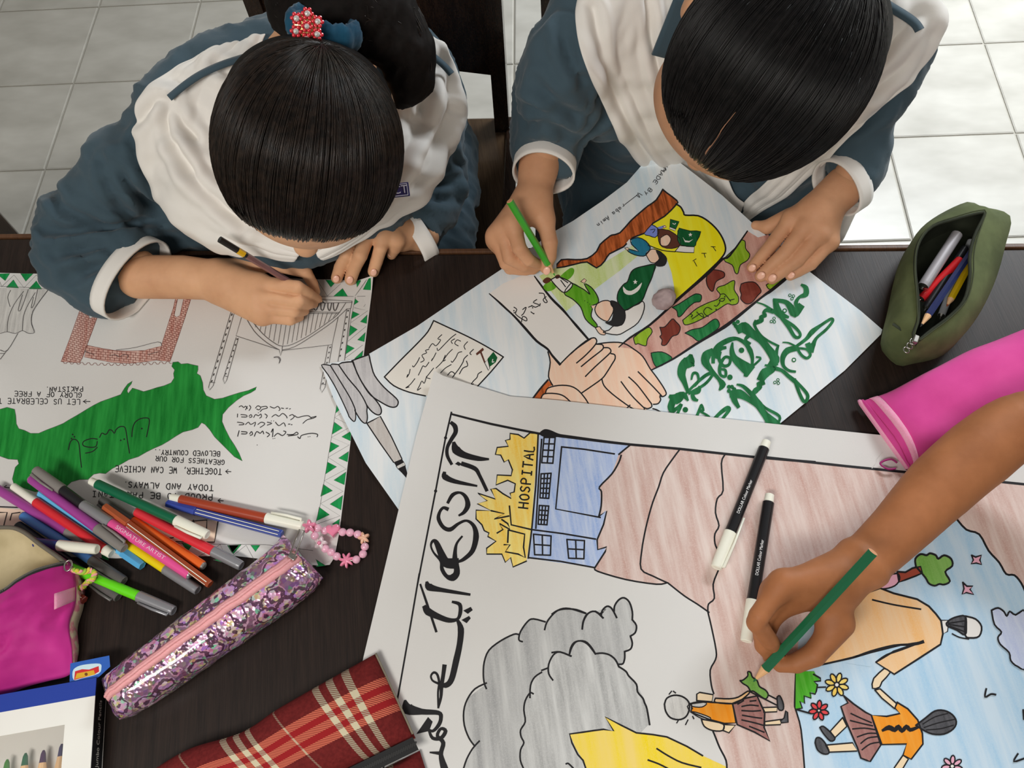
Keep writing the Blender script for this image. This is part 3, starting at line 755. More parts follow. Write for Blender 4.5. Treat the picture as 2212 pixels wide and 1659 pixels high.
brownp = plain('drawn_brown', pc(84, 42, 28), 0.6); tealp = pencil('teal_shirt', pc(20, 96, 124), pc(40, 118, 146), 0.4, 16); violp = plain('violet_shirt', pc(112, 128, 200), 0.7)
a2.motif('feather_pen')
a2.shape('B:1410,1130 1430,1220 1460,1310 1540,1410 1640,1500 1660,1540 1640,1575 1590,1575 1520,1540 1430,1480 1370,1400 1310,1290 1275,1190 1270,1180', gfeath, ink, 2.6)
a2.shape('B:1270,1190 1150,1215 1230,1330 1330,1450 1390,1560 1440,1620 1490,1645 1515,1625 1510,1580 1470,1520 1400,1440 1330,1330', gfeath, ink, 2.6)
a2.shape(P('B', '1150,1215 1080,1222 1160,1350 1250,1500 1290,1590 D:1450,110 1500,190 1540,215 1555,170 1550,110 B:1390,1560 1330,1450 1230,1330'), gfeath, ink, 2.4)
a2.shape(P('B', '1080,1222 1005,1218 1060,1300 1120,1400 1180,1520 1230,1630 D:1400,160 1440,200 1455,170 1452,110 B:1290,1590 1250,1500 1160,1350'), gfeath, ink, 2.2)
a2.shape('D:1550,215 1600,190 1665,155 1760,330 1850,520 1780,550 1660,380', shaft, ink, 2.4, 0)
a2.fill('D:1780,548 1850,518 1866,545 1800,580', ink); a2.shape('D:1800,580 1866,545 1880,575 1815,605', gray_p, ink, 1.6, 0); a2.fill('D:1815,605 1878,575 1895,640 1890,685 1850,640', ink)
a2.motif('scroll_panel')
sc = P('I', '540,445 680,510 830,580 990,665 1135,755 1030,880 910,1010 600,1083 470,1085 330,1055 200,1000 120,925 250,790 400,640 490,540')
a2.fill(sc, cream)
a2.lines('I', '540,445 680,510 830,580 990,665 1135,755|1135,755 1030,880 910,1010|540,445 490,540 400,640 250,790 120,925|120,925 200,1000 330,1055 470,1087', 2.6, ink)
a2.lines('I', '610,565 575,600 600,610 560,660 530,640 500,680|500,690 470,700 480,720 440,740 460,780 430,800|420,760 400,800 370,840 360,830|340,860 330,900 310,930 320,905', 1.7, ink)
a2.lines('I', '730,560 690,590 640,640 580,700 570,680|560,720 540,760 520,790 530,770|500,800 470,840 450,830 430,870 410,910|720,600 690,620 700,640', 1.7, ink)
a2.lines('I', '770,620 740,610 720,640 750,660|700,690 660,730 610,800 560,850|640,740 620,790 640,780|540,850 500,900 480,930 510,940|380,940 340,990 300,1020 330,1010', 1.7, ink)
a2.lines('I', '830,625 800,660 810,690|780,710 750,720 730,760 700,800 690,790|690,820 640,850 600,890|480,920 460,980 440,960 420,1000 400,1040 430,1020', 1.7, ink)
a2.lines('I', '880,690 850,720 860,735|830,740 800,770 790,800 760,850 730,890 700,930 720,900 690,880 660,910|820,790 830,830 790,850 760,900|950,880 920,900 910,930 880,960 860,990 880,985', 1.9, ink)
a2.fill('I:1050,710 1085,760 1070,800 1010,845 1000,770', flagp); a2.shape('I:975,805 1000,775 1020,850 1008,870', white_g, ink, 1.4, 0)
a2.fill('I:900,725 960,675 970,695 950,712 982,798 970,805 937,722 908,742', brownp); a2.line('I:1045,775 1040,800 1055,795', 1.5, white_g)
a2.motif('white_sleeve')
a2.fill('I:1015,215 1130,130 1290,60 1400,65 1440,120 1540,250 1640,350 1760,490 1860,605 1740,710 1620,815 1550,740 1510,685 1420,620 1330,515 1160,345', white_g)
a2.line('I:1015,215 1090,280 1160,345 1230,410 1330,520 1420,620 1510,685 1550,740 1618,818', [2, 4, 3.5, 5, 4.5, 4, 5], ink); a2.line('I:1400,65 1440,120 1540,250 1640,350 1700,420 1760,490 1860,605', [2, 3.5, 4.5, 5, 3.5, 5, 4], ink)
a2.line('I:1618,818 1740,700 1820,640 1880,600', 2.8, ink)
a2.lines('I', '1440,210 1480,215 1490,250 1510,285 1490,290 1475,265 1500,240|1420,265 1390,290 1440,310 1410,330 1380,320 1350,330|1300,350 1330,330 1310,380 1290,400|1225,330 1250,350 1240,390 1310,440 1335,445 1330,420 1300,410 1290,455|1370,370 1390,385|1450,300 1445,320', 1.9, ink)
a2.dot('I:1225,360 1240,372 1228,378 1395,385 1378,318 1385,335', 1.6, ink)
a2.motif('clasped_hands')
a2.fill('J:330,1030 260,1110 200,1200 290,1215 310,1140 370,1075', woodp); a2.line('J:330,1030 260,1110 200,1190', 3.5, ink)
a2.fill('J:330,790 430,900 530,800 650,700 720,670 745,690 740,722 850,710 970,715 1060,765 1140,830 1200,930 1260,1010 1320,1100 1340,1150 1310,1172 1292,1175 1290,1220 1255,1238 1215,1238 1200,1270 1155,1290 1100,1330 700,1330 270,1230 275,1165 310,1140 340,1085 370,1075 335,1000 350,880', skin_p)
a2.lines('J', '330,790 350,880 335,1000 370,1075|430,900 530,800 650,700 720,670 745,690 740,720 700,770 640,830 575,885|745,725 790,728 803,748 790,775 700,845 615,915|803,755 850,757 868,785 840,820 730,920 650,1000|868,805 900,815 903,850 880,890 830,970 790,1020 700,1085 620,1140|740,725 850,710 970,715 1060,765 1140,830 1200,930 1260,1010 1320,1100 1340,1150 1310,1172 1285,1165|1285,1175 1292,1200 1270,1232 1230,1238|1215,1240 1215,1260 1180,1275 1150,1265|1155,1268 1150,1290|1100,960 1160,1020 1230,1090 1300,1165|1020,1005 1080,1060 1130,1120 1215,1235|955,1045 1010,1120 1070,1190 1150,1268|790,1020 810,1080 880,1150 1000,1240 1080,1290|310,1140 330,1100 420,1077 520,1082 590,1120 650,1190 680,1240|272,1185 300,1148 400,1147 470,1170 530,1225|1225,1275 1260,1285 1300,1310|1030,1245 1000,1275', 2.6, ink)
a2.motif('camouflage_sleeve')
a2.fill(P('J', '935,750 1030,670 1200,560 1400,380 1500,290 1700,120 1820,0 H:500,680 650,470 740,525 830,500 990,880 850,980 J:2180,305 2060,400 1900,530 1800,600 1600,720 1400,850 1215,945 1140,830 1060,765'), camo)
for t in ('J:1680,180 1700,100 1760,90 1830,110 1835,150 1790,175 1760,200 1740,270 1715,265 1690,225', 'J:1980,210 2030,195 2100,200 2150,270 2120,310 2070,370 2020,380 1975,340 1980,300 1968,260', 'J:1285,580 1330,575 1390,510 1420,530 1460,580 1440,640 1390,660 1340,730 1300,730 1305,690 1285,660 1300,640'): a2.shape(t, c_brn, ink, 1.8)
for t in ('J:1390,410 1450,380 1560,310 1600,295 1640,310 1630,360 1580,370 1520,420 1470,480 1440,490 1430,440', 'J:1500,630 1560,600 1650,580 1740,515 1780,520 1790,580 1700,650 1620,700 1560,660', 'J:1210,800 1300,790 1380,830 1375,860 1270,920 1230,880'): a2.shape(t, c_dg, ink, 1.8)
for t in ('J:1480,520 1530,480 1600,420 1700,370 1780,340 1800,300 1770,260 1790,235 1840,220 1900,185 1925,190 1920,260 1955,320 1950,375 1900,390 1860,380 1780,430 1680,490 1580,540 1500,560', 'J:1060,670 1120,620 1190,580 1220,620 1180,680 1170,735 1140,735 1100,720 1075,725', 'H:600,545 630,560 635,620 670,670 650,720 590,760 570,830 545,825 520,760 450,715 540,620', 'H:810,930 900,880 965,868 968,890 850,970'): a2.shape(t, c_lg, ink, 1.8)
a2.lines('J', '1800,300 1830,295 1850,310 1890,360|1790,350 1820,360 1840,335 1800,340 1795,370 1770,400 1750,395|1920,340 1880,350|1730,430 1690,410 1660,440 1670,470 1700,490|1600,450 1630,480 1660,495 1640,460 1590,490 1560,510', 1.7, ink)
a2.dot('J:1840,320 1765,428 1550,468 1562,478 1556,490', 1.7, ink)
a2.line(P('J', '935,750 1030,670 1200,560 1400,380 1500,290 1700,120 1820,0 H:500,680 650,470'), [2, 4, 4.5, 5, 5, 4.5, 4, 2.5], ink)
a2.line(P('J', '1215,945 1400,850 1600,720 1800,600 1900,530 2060,400 2180,305 H:850,980 960,890 985,875'), [2.5, 4, 5, 7, 6, 4, 6, 7, 4], ink)
a2.motif('children_scene')
a2.fill('G:650,1250 800,1175 1060,1130 1140,1175 1450,985 1490,1080 1330,1210 1100,1380 880,1550 760,1390', grassp)
a2.fill('J:440,140 520,75 555,90 540,140 490,180 430,170', limep, 3); a2.fill('J:290,230 350,190 400,240 330,275', limep, 3)
a2.fill(P('G', '1830,625 1730,740 1620,790 1550,890 1480,920 1600,990 1740,1100 1780,1220 1800,1330 1812,1440 H:40,1060 200,920 330,800 420,710 460,640 450,560 400,470 320,390 230,340 120,335 100,300 50,240'), yellow)
a2.line(P('H', '40,240 80,265 105,310 120,335 230,340 320,390 400,470 450,560 462,640 420,710 330,800 200,920 40,1060'), 3.2, ink)
a2.shape('G:1705,510 1740,540 1825,605 1820,640 1720,740 1620,800 1560,880 1450,920 1370,1000 1250,1060 1210,1120 1140,1180 1060,1130 950,1150 800,1180 840,1110 960,1110 1060,1100 1140,1040 1170,980 1240,920 1270,900 1340,880 1430,780 1520,700 1580,650 1650,600', woodp, ink, 3.0, 2)
a2.shape('J:530,200 640,260 690,300 640,210 700,240 750,310 760,370 700,400 710,420 700,490 750,560 730,580 650,510 610,410 540,340 468,290', limep, ink, 2.0)
a2.shape('J:355,175 420,150 530,200 530,240 470,285 410,240', white_g, ink, 2.2); a2.line('J:440,180 480,235', 2, ink); a2.line('J:440,160 500,200', 2, ink)
a2.fill('J:285,185 320,155 355,165 350,190 310,208', brownp, 3); a2.fill('J:390,145 420,130 438,150 405,168', brownp, 3)
a2.shape('J:610,190 640,165 660,180 640,205', skin_p, ink, 1.2, 0); a2.shape('J:735,585 770,575 790,600 820,620 815,645 770,635', skin_p, ink, 1.6)
a2.shape('J:985,440 1060,400 1140,360 1150,430 1100,540 1000,610 920,645 800,622 850,605 890,570 960,560 990,500', white_g, ink, 2.0)
a2.shape('J:1250,40 1220,150 1180,240 1130,360 1060,400 985,435 925,360 930,280 975,215 1010,190 1040,110 1100,70', flagp, ink, 2.0)
a2.fill('J:972,232 1000,262 1040,270 1090,240 1132,198 1120,240 1095,275 1045,303 1000,300 975,275', white_g, 2)
a2.fill('J:1075,172 1081,186 1095,188 1084,197 1088,212 1076,204 1064,212 1067,197 1056,188 1070,186', white_g)
a2.shape('J:750,380 800,355 860,360 890,430 860,500 830,530 760,490 730,430', skin_p, ink, 2.0); a2.fill('J:700,395 735,395 740,415 710,420', skin_p)
a2.fill('J:865,352 920,365 980,430 992,500 960,560 900,575 815,540 870,520 888,430 865,390', hairp, 3)
a2.dot('J:645,355 668,368 688,382', 1.0, ink, 6)
a2.shape('G:1430,940 1490,920 1560,950 1600,1010 1570,1060 1540,1080 1470,1070 1410,1040 1420,1020 1500,1040 1440,980', tealp, ink, 1.8, 2); a2.fill('G:1395,965 1420,935 1440,950 1410,985', white_g)
a2.shape('G:1380,1010 1405,1005 1420,1020 1410,1040', skin_p, ink, 1.1, 0)
a2.shape('G:1560,1060 1610,1020 1660,1030 1700,1060 1660,1130 1600,1130', skin_p, ink, 1.6); a2.fill('G:1645,1030 1700,1050 1742,1100 1722,1160 1660,1168 1635,1140 1672,1100', hairp, 3)
a2.shape('G:1610,810 1660,840 1672,880 1640,920 1590,905 1545,888', violp, ink, 1.6, 2); a2.fill('G:1655,835 1720,815 1725,830 1670,860', violp); a2.line('G:1600,855 1640,850 1620,880', 1.3, ink)
a2.shape('G:1660,850 1760,860 1850,930 1850,990 1780,1015 1700,1000 1670,950', brownp, ink, 1.4, 2); a2.shape('G:1685,925 1740,895 1775,935 1745,990 1690,985', skin_p, ink, 1.4)
a2.shape('G:1845,840 1940,865 2030,870 1990,960 1970,1000 1850,980 1830,900', flagp, ink, 1.4, 2); a2.shape('G:1810,1040 1850,990 1975,1000 1970,1050 1890,1048', white_g, ink, 1.6, 0)
a2.fill('G:1875,915 1895,945 1930,950 1965,935 1930,962 1895,960', white_g); a2.fill('G:1940,878 1946,890 1958,892 1948,900 1952,912 1940,904 1930,912 1932,900 1924,892 1936,890', white_g)
a2.shape('G:1770,765 1845,785 1815,850 1765,830', flagp, ink, 1.2, 0); a2.shape('G:1765,830 1815,848 1810,864 1760,846', white_g, ink, 1.0, 0); a2.line('G:1790,800 1805,808 1815,800', 1.4, white_g); a2.shape('G:1705,825 1725,818 1735,832 1715,840', skin_p, ink, 1.0, 0)
a2.line('G:1580,985 1700,1030 1810,1042', 1.8, ink)
a2.lines('H', '340,603 375,605|355,605 380,640|260,660 298,660|280,662 290,695|185,725 212,708|195,728 218,770', 1.4, ink)
a2.motif('signature_lettering')
thin = plain('fine_pen', (0.03, 0.03, 0.035, 1), 0.6)
a2.text((1433, 362), (1392, 420), 'MADE By', 8, 1.2, thin); a2.lines('G', '1745,320 1710,300 1735,345 1690,350|1530,560 1490,540 1510,580 1480,560|1490,555 1380,640', 1.2, thin); a2.text((1346, 441), (1288, 485), 'raba Amin', 9, 1.2, thin)
a2.motif('green_calligraphy')
def brush(t, w): a2.line(t, [x * 1.12 for x in w], callig, 4)
brush('K:1310,140 1345,165 1345,220 1290,245 1262,290 1270,320', [4, 9, 10, 5, 7, 8]); brush('K:1300,325 1250,385 1215,330 1170,285 1075,270', [12, 14, 12, 8, 6]); brush('K:1085,275 1100,340 1130,390 1195,415', [8, 12, 12, 4])
brush('K:930,290 990,310 1050,350 1120,400', [2, 3, 5, 8]); brush('K:1140,420 1200,500 1250,580 1290,585 1295,550 1240,490 1150,430', [7, 7, 6, 5, 5, 6, 5])
brush('K:1060,365 1010,355 985,380 1000,400 960,415 970,440 925,460', [8, 7, 5, 7, 6, 8, 8]); brush('K:920,460 910,490 960,570 1030,620 1110,660', [9, 5, 5, 4, 4]); brush('K:1110,660 1095,720 1100,820', [4, 6, 4])
brush('K:775,520 820,505 880,550 960,610 1020,680 1080,770 1060,820', [13, 20, 15, 12, 13, 17, 14]); brush('K:870,640 830,610 860,570', [4, 5, 8])
brush('K:555,800 560,720 600,660 690,610 760,600 830,640 870,700 890,770 885,840', [6, 7, 9, 9, 6, 7, 9, 6, 4]); brush('K:885,840 960,770 925,755', [4, 4, 3]); brush('K:720,635 715,700 740,770 850,860', [3, 8, 12, 22])
brush('K:850,855 830,915', [16, 5]); brush('K:545,705 500,740 490,800 540,870 600,940 635,990 610,1035', [9, 16, 14, 8, 6, 12, 3]); brush('K:610,720 605,770 640,830 690,820 700,770 660,755 625,800 610,860 620,910 660,920 660,870 630,860', [7, 6, 6, 5, 5, 5, 6, 6, 5, 5, 5, 4])
brush('K:660,675 610,690 580,760', [5, 8, 5])
brush('K:365,740 350,790 300,830 285,900 310,970 335,1040', [5, 22, 16, 14, 9, 6]); brush('K:390,830 350,790', [3, 10]); brush('K:370,945 385,895 420,900 430,960 400,1000', [3, 5, 5, 4, 4]); brush('K:330,1060 400,990 480,920 530,895 545,915 480,990 350,1065', [4, 5, 6, 6, 5, 5, 5])
brush('K:440,1010 430,1050 380,1070 390,1110 420,1125', [5, 7, 6, 8, 4]); brush('K:185,1090 240,1110 300,1080 340,1125', [5, 20, 12, 3]); brush('K:215,1120 195,1180 205,1215 250,1190 285,1160 250,1240', [12, 12, 8, 6, 5, 5])
brush('K:420,1250 440,1200 455,1160 470,1210 440,1215 500,1250 520,1265', [5, 5, 3, 5, 4, 4, 4]); brush('K:570,1275 630,1220 680,1190 690,1210 640,1275', [5, 7, 8, 6, 5])
brush('K:760,990 810,1005 870,1060 930,1130 1000,1190 1120,1260 1105,1325', [3, 6, 8, 8, 5, 5, 4]); brush('K:715,1070 780,1070 850,1110 930,1170 1000,1250 1070,1330', [12, 16, 10, 8, 12, 22]); brush('K:725,1080 740,1130 770,1180', [12, 10, 6])
brush('K:1000,825 1070,850 1000,890 965,940', [3, 10, 17, 13]); brush('K:1075,850 1140,870 1200,920 1250,960', [8, 6, 7, 8]); brush('K:1250,950 1290,1060 1330,1135 1360,1110 1350,1060 1250,950', [6, 6, 6, 6, 6, 5]); brush('K:985,975 945,990 960,1010 920,1040 900,1080 960,1150', [7, 10, 6, 10, 7, 5])
brush('K:1255,880 1200,870 1155,830 1150,760 1190,700 1270,680', [4, 5, 6, 9, 11, 9]); brush('K:1270,680 1310,740 1355,765 1385,735 1350,690 1280,680', [5, 5, 5, 5, 4, 4]); brush('K:1270,660 1350,600 1400,540 1480,480 1560,430 1575,450 1520,520 1440,590 1410,650 1400,710', [5, 6, 9, 5, 5, 5, 5, 5, 8, 5]); brush('K:1365,650 1385,690 1400,650', [9, 11, 6]); brush('K:1150,630 1200,635 1260,665', [2, 3, 4]); brush('K:1400,540 1402,515', [6, 2])
a2.dot('K:797,698 318,1205 698,928', 6, callig, 12); a2.dot('K:735,470 765,455 748,490 690,1010 715,1010 690,1045 735,1030', 4.6, callig)
for c in ('1165,360', '1244,780'): a2.dot('K:' + c, 5, callig, 12); a2.dot('K:' + c, 2.6, paper_b, 8)
for c in ('1210,228', '1240,235', '1228,258', '1052,452', '1075,425', '1078,455', '1082,972', '1108,950', '1112,978'): a2.dot('K:' + c, 3.6, callig, 10)
for c in ('1210,228', '1240,235', '1228,258', '1052,452', '1075,425', '1078,455', '1082,972', '1108,950', '1112,978'): a2.dot('K:' + c, 1.8, paper_b, 8)
a2.flush()

# ------------------------------------------------------------------ front poster, hospital and smoke
def surf3(x, y, dz):
    c1 = max(0.0, 1 - math.dist((x, y), (938, 801)) / 110)
    return at(x, y, TZ + 0.0062 + dz + 0.010 * c1 * c1)
p3 = sheet('hospital_poster', [(938, 801), (958, 812), (1101, 856), (1200, 864), (1360, 882), (1600, 908), (1886, 938), (2212, 970), (2420, 990), (2420, 1880), (684, 1880), (735, 1650), (785, 1420), (823, 1260), (860, 1105), (901, 934)], surf3, paper_w,
           'large white poster with a hospital, grey smoke and brown ground, nearest the viewer')
a3 = Art(p3, surf3, 0, False, 1.25)
bl = pencil('blue_pencil', pc(136, 160, 206), pc(184, 194, 214), 0.1, 22); org = pencil('orange_pencil', pc(232, 178, 60), pc(236, 208, 130), -0.5, 16)
grd = pencil('brown_ground_pencil', pc(180, 144, 134), pc(208, 192, 185), -0.06, 12, 0.32, 0.70); smk = pencil('smoke_pencil', pc(146, 146, 146), pc(186, 186, 184), -0.5, 11); smk2 = pencil('smoke_pencil_light', pc(150, 150, 149), pc(192, 192, 190), 0.2, 16)
fire = pencil('fire_pencil', pc(240, 196, 20), pc(236, 196, 110), 1.0, 7); sky = pencil('sky_pencil', pc(146, 186, 214), pc(188, 206, 220), 1.5, 9, 0.35, 0.75)
orob = pencil('orange_robe', pc(226, 172, 112), pc(224, 192, 156), -0.6, 9); oshirt = pencil('orange_shirt', pc(222, 134, 24), pc(226, 150, 56), 0.3, 20, 0.3, 0.6, 0.15); skirt = pencil('plum_skirt', pc(138, 92, 88), pc(164, 122, 116), 0.6, 20); dgrey = pencil('dark_hair_pencil', pc(58, 58, 62), pc(92, 92, 96), 1.5, 20); flesh = plain('drawn_flesh', pc(226, 200, 166), 0.8); grass = pencil('bright_grass', pc(64, 160, 30), pc(96, 178, 64), 0.2, 20, 0.3, 0.6, 0.1); leafp = pencil('tree_green', pc(100, 152, 62), pc(132, 174, 96), 0.3, 14); redp = plain('drawn_red', pc(206, 62, 66), 0.8); barkp = plain('drawn_bark', pc(146, 62, 44), 0.8); pinkp = plain('drawn_pink', pc(214, 160, 180), 0.8); lilac = pencil('lilac_cloud', pc(166, 176, 208), pc(194, 202, 218), 0.8, 16)
a3.motif('ground_and_sky')
a3.fill(P('N', '645,242 1060,278 1700,348 2212,390 Q:1090,778 2212,892 X:2420,1064 2420,1880 1745,1880 O:1470,1800 1460,1659 1455,1590 1400,1480 1360,1350 1350,1020 1330,950 1320,820 1365,730 1370,650 1330,450 1300,325 1100,190 960,75 860,88 600,40 360,-20 335,-50 N:400,1200 430,1110 360,1135 355,1050 410,920 430,800 370,850 390,760 375,600 480,490 540,320'), grd)
a3.fill([(1719, 1450), (1728, 1350), (1850, 1250), (1985, 1150)] + P('Q', '1630,1180 1720,1280 1830,1320 1910,1460 2000,1560 2060,1659 R:2130,10 2190,80 2212,150') + [(2300, 1330), (2420, 1420), (2420, 1880), (1745, 1880)] + P('R', '340,1659 310,1330 265,1160 255,1100'), sky)
a3.line('R:265,830 255,1100 265,1160 310,1330 340,1670', 3, ink); a3.line(P('Q', '1630,1180 1720,1280 1830,1320 1910,1460 2000,1560 2060,1659 R:2130,10 2190,80 2230,170'), 3.6, ink)
a3.lines('N', '1060,280 1000,360 920,480 880,600 830,730 790,870 760,1000 735,1150 730,1300 830,1360 960,1420|335,1290 360,1320 600,1390 860,1430 950,1418|960,1420 1100,1530 1210,1600 1310,1670|1445,325 1415,400 1430,630 1380,700 1365,820 1395,930 1360,1000 1360,1080 1380,1130|1390,1310 1345,1430 1355,1550 1305,1600 1300,1665', 2.9, ink)
a3.line('O:1300,325 1330,450 1370,650 1365,730 1320,820 1330,950 1350,1020', 2.9, ink); a3.line('O:1345,1345 1360,1380 1400,1480 1455,1590 1462,1680', 3.2, ink)
a3.motif('hospital_drawing')
a3.fill(P('L', '1600,395 2212,455 N:640,242 540,320 480,490 375,600 390,760 370,850 430,800 410,920 355,1050 360,1135 430,1110 400,1200 335,1290 L:2070,1525 1505,1445 1530,1200'), bl)
bush = P('L', '1590,380 1520,375 1470,420 1420,390 1350,380 1350,430 1310,440 1335,490 1240,500 1225,560 1270,565 1300,625 1335,605 1370,690 1360,740 1240,735 1230,820 1330,780 1395,810 1385,880 1350,890 1360,935 1290,895 1230,850 1185,855 1225,940 1075,890 1155,955 1070,980 1190,1040 1060,1035 1060,1110 1110,1160 1130,1210 1170,1230 1160,1260 1230,1300 1150,1360 1150,1410 1280,1410 1310,1480 1355,1440 1375,1520 1490,1470 1530,1200')
a3.fill(bush, org); a3.line(bush[:-1], 2.6, ink, 0)
a3.lines('L', '1590,385 1570,820 1535,1200 1505,1445|1620,430 1595,760 1570,1190|1345,1000 1360,1160 1530,1200 1800,1235 2080,1282|1505,1440 1780,1472 2070,1525|1340,1205 1475,1240 1465,1350 1480,1440 1420,1410 1310,1390 1350,1330 1300,1330|1335,1205 1330,1310|1280,1115 1330,1150 1350,1200 1260,1150 1290,1200 1240,1230|1190,1040 1300,1065 1215,1110 1340,1085|1790,495 1740,1025 2120,1097|1790,495 1980,515 2240,555', 2.9, ink, 0)
a3.line('N:640,240 590,280 540,322', 3, ink); a3.line('N:560,330 540,390 480,490 375,600 392,640 390,760 370,850', 3, ink); a3.line('N:370,850 437,805 410,920 355,1050 360,1135 437,1112 425,1150 335,1290', 3, ink, 0)
for q, nx, ny in (('1640,415 1735,415 1715,635 1620,630', 2, 4), ('1615,725 1700,720 1680,935 1605,930', 3, 5), ('1600,995 1680,1000 1665,1160 1590,1155', 3, 4), ('1550,1240 1700,1255 1695,1420 1560,1415', 2, 2), ('1835,1285 1985,1295 1980,1450 1850,1445', 2, 2)):
    c = [Vector(p) for p in P('L', q)]
    for k in range(nx + 1): a3.line([tuple(c[0].lerp(c[1], k / nx)), tuple(c[3].lerp(c[2], k / nx))], 2.7, ink, 0)
    for k in range(ny + 1): a3.line([tuple(c[0].lerp(c[3], k / ny)), tuple(c[1].lerp(c[2], k / ny))], 2.7, ink, 0)
a3.text(P('L', '1500,1020')[0], P('L', '1558,492')[0], 'HOSPITAL', 20, 2.7, ink, 0.03)
a3.motif('frame_line')
a3.lines('L', '850,200 800,415 715,870 560,1670', 3.0, ink, 0); a3.line(P('M', '575,0 500,440 400,1010 260,1700'), 3.0, ink, 0); a3.dot('L:800,418 715,872', 3.6, ink)
a3.line(P('L', '850,215 1190,300 1590,380 1700,400 N:0,158 320,200 640,238 1060,275 1700,345 2212,388'), [3.5, 4, 4, 5, 6, 5, 4.4, 4.4, 4.4, 4.4], ink, 2)
a3.line(P('Q', '0,662 690,738 1090,778 2010,872 2300,902'), 4.4, ink, 0)
a3.fill('L:1600,380 1640,345 1690,350 1760,380 1860,410 1740,412 1640,410', ink, 3)
a3.line('Q:1005,620 955,680 950,710 915,755', 1.6, gray_p)
a3.motif('smoke_clouds')
a3.fill(P('M', '900,1800 950,1659 1050,1470 1000,1400 960,1280 960,1170 1000,1050 1130,950 1125,850 1130,750 1170,650 1270,570 1380,515 1425,520 1470,430 1540,385 1650,405 1700,350 1780,300 1900,300 1990,335 2080,320 2130,350 O:390,350 450,280 495,310 510,240 580,205 640,270 655,380 690,440 680,490 640,530 655,600 590,660 590,720 560,770 540,780 600,830 640,880 700,960 750,1050 780,1130 800,1280 680,1400 480,1400 120,1400 230,1580 250,1800'), smk)
a3.fill(P('M', '1450,1800 1440,1560 1470,1450 1440,1350 1480,1260 1470,1130 1510,1020 1520,960 1560,880 1620,830 1670,800 1690,730 1770,665 1860,690 1900,590 1960,570 2030,590 2080,680 O:440,680 530,770 550,800 640,880 700,990 760,1090 800,1280 690,1380 480,1400 120,1400 230,1580 250,1800'), smk2)
a3.lines('M', '1420,515 1380,515 1270,570 1170,650 1130,750 1122,850 1130,930 1148,978|1455,577 1425,560 1440,490 1500,405 1550,383 1650,408|1645,475 1665,410 1720,340 1780,300 1860,295 1990,335|1965,470 1975,400 2010,340 2080,318 2145,375|1148,930 1050,980 985,1070 955,1170 960,1290 1000,1400 1050,1470|1088,1425 1030,1490 980,1580 950,1670|1620,822 1670,803|1715,905 1680,850 1680,770 1720,690 1775,665 1872,700|1858,680 1880,620 1920,575 1990,575 2040,620 2080,683|1620,838 1560,880 1525,950 1520,1055|1548,1022 1520,1015 1480,1080 1468,1160 1480,1260 1440,1330 1445,1390 1468,1440 1440,1500 1438,1590 1470,1670', 3.0, ink)
a3.lines('O', '-30,342 20,310 90,297 180,305 258,335|228,470 240,400 280,335 340,320 405,375|390,355 400,310 440,275 480,295 522,372|500,315 505,270 540,220 585,203 630,240 655,320 655,390|655,390 690,440 680,500 638,530|640,535 655,590 640,640 588,662|590,665 590,720 575,765 543,770|120,680 130,630 160,585 215,570 270,595 310,640 340,682|340,680 400,675 460,690 510,730 540,790|540,790 600,830 625,870 690,940 700,1005 745,1060 760,1100 780,1150 803,1285|-30,670 40,665 130,700', 3.2, ink)
a3.motif('fire_drawing')
a3.fill('O:120,1365 330,1335 410,1325 495,1340 420,1220 560,1290 690,1355 950,1390 1120,1470 1255,1550 1450,1640 1500,1790 300,1790 230,1580 170,1480', fire)
a3.line('O:235,1590 190,1540 140,1440 120,1365 230,1350 330,1335 410,1325 497,1340 425,1220 560,1290 690,1355 830,1370 950,1390 1120,1470 1255,1550', 3, ink, 0); a3.lines('O', '865,1490 960,1550 1080,1610 1240,1650|790,1587 880,1620 960,1660|90,1620 110,1617 150,1655|235,1590 262,1670', 3, ink)
a3.motif('urdu_title')
def bt(t, w): a3.line(t, [x * 0.85 for x in w], ink, 4)
bt('L:850,290 880,320 885,370 850,430 815,500 815,570 850,640', [7, 10, 9, 8, 7, 7, 6]); bt('L:870,460 890,520 960,565 1080,595 1165,600', [6, 18, 13, 10, 4]); bt('L:945,640 1050,680 1090,740 1150,865', [9, 9, 7, 7]); bt('L:790,715 795,750 880,790 1065,828', [6, 13, 9, 4])
bt('L:820,970 860,905 920,885 970,920 990,990 960,1050 915,1080', [6, 8, 5, 8, 11, 8, 4]); bt('L:815,1025 780,1015 750,1050 740,1110 780,1180 840,1200 910,1150 980,1125 1040,1170 1060,1260 1030,1380 960,1450 910,1475', [8, 6, 6, 8, 8, 9, 6, 5, 8, 12, 10, 8, 5])
bt('L:940,1260 895,1320 880,1400 880,1500', [4, 5, 8, 14]); bt('L:880,1490 800,1480 760,1400 720,1310 690,1300 675,1340 700,1400 760,1470 770,1540 810,1600 860,1610 895,1570 890,1490', [22, 20, 14, 10, 6, 4, 4, 6, 8, 8, 15, 13, 10])
a3.fill('L:880,640 905,620 940,640 915,658', ink)
bt('M:640,70 660,110 760,135 1005,175', [5, 16, 9, 5]); bt('M:585,90 640,250 720,490', [4, 5, 5]); bt('M:620,280 650,320 740,365 830,395 900,385 925,330 920,260 860,238', [8, 16, 12, 10, 6, 8, 8, 5]); bt('M:900,390 930,470 920,600 890,740 850,900 800,950 740,930', [5, 13, 12, 13, 12, 11, 6])
bt('M:740,935 690,910 675,870 700,840 730,860 745,930 735,1010 738,1140', [5, 4, 4, 5, 5, 5, 4, 4]); bt('M:790,785 780,860 765,960 760,1050 738,1140', [9, 8, 8, 6, 4]); a3.fill('M:950,312 1015,280 1032,308 990,340', ink); a3.fill('M:935,392 1000,357 1015,378 980,420', ink)
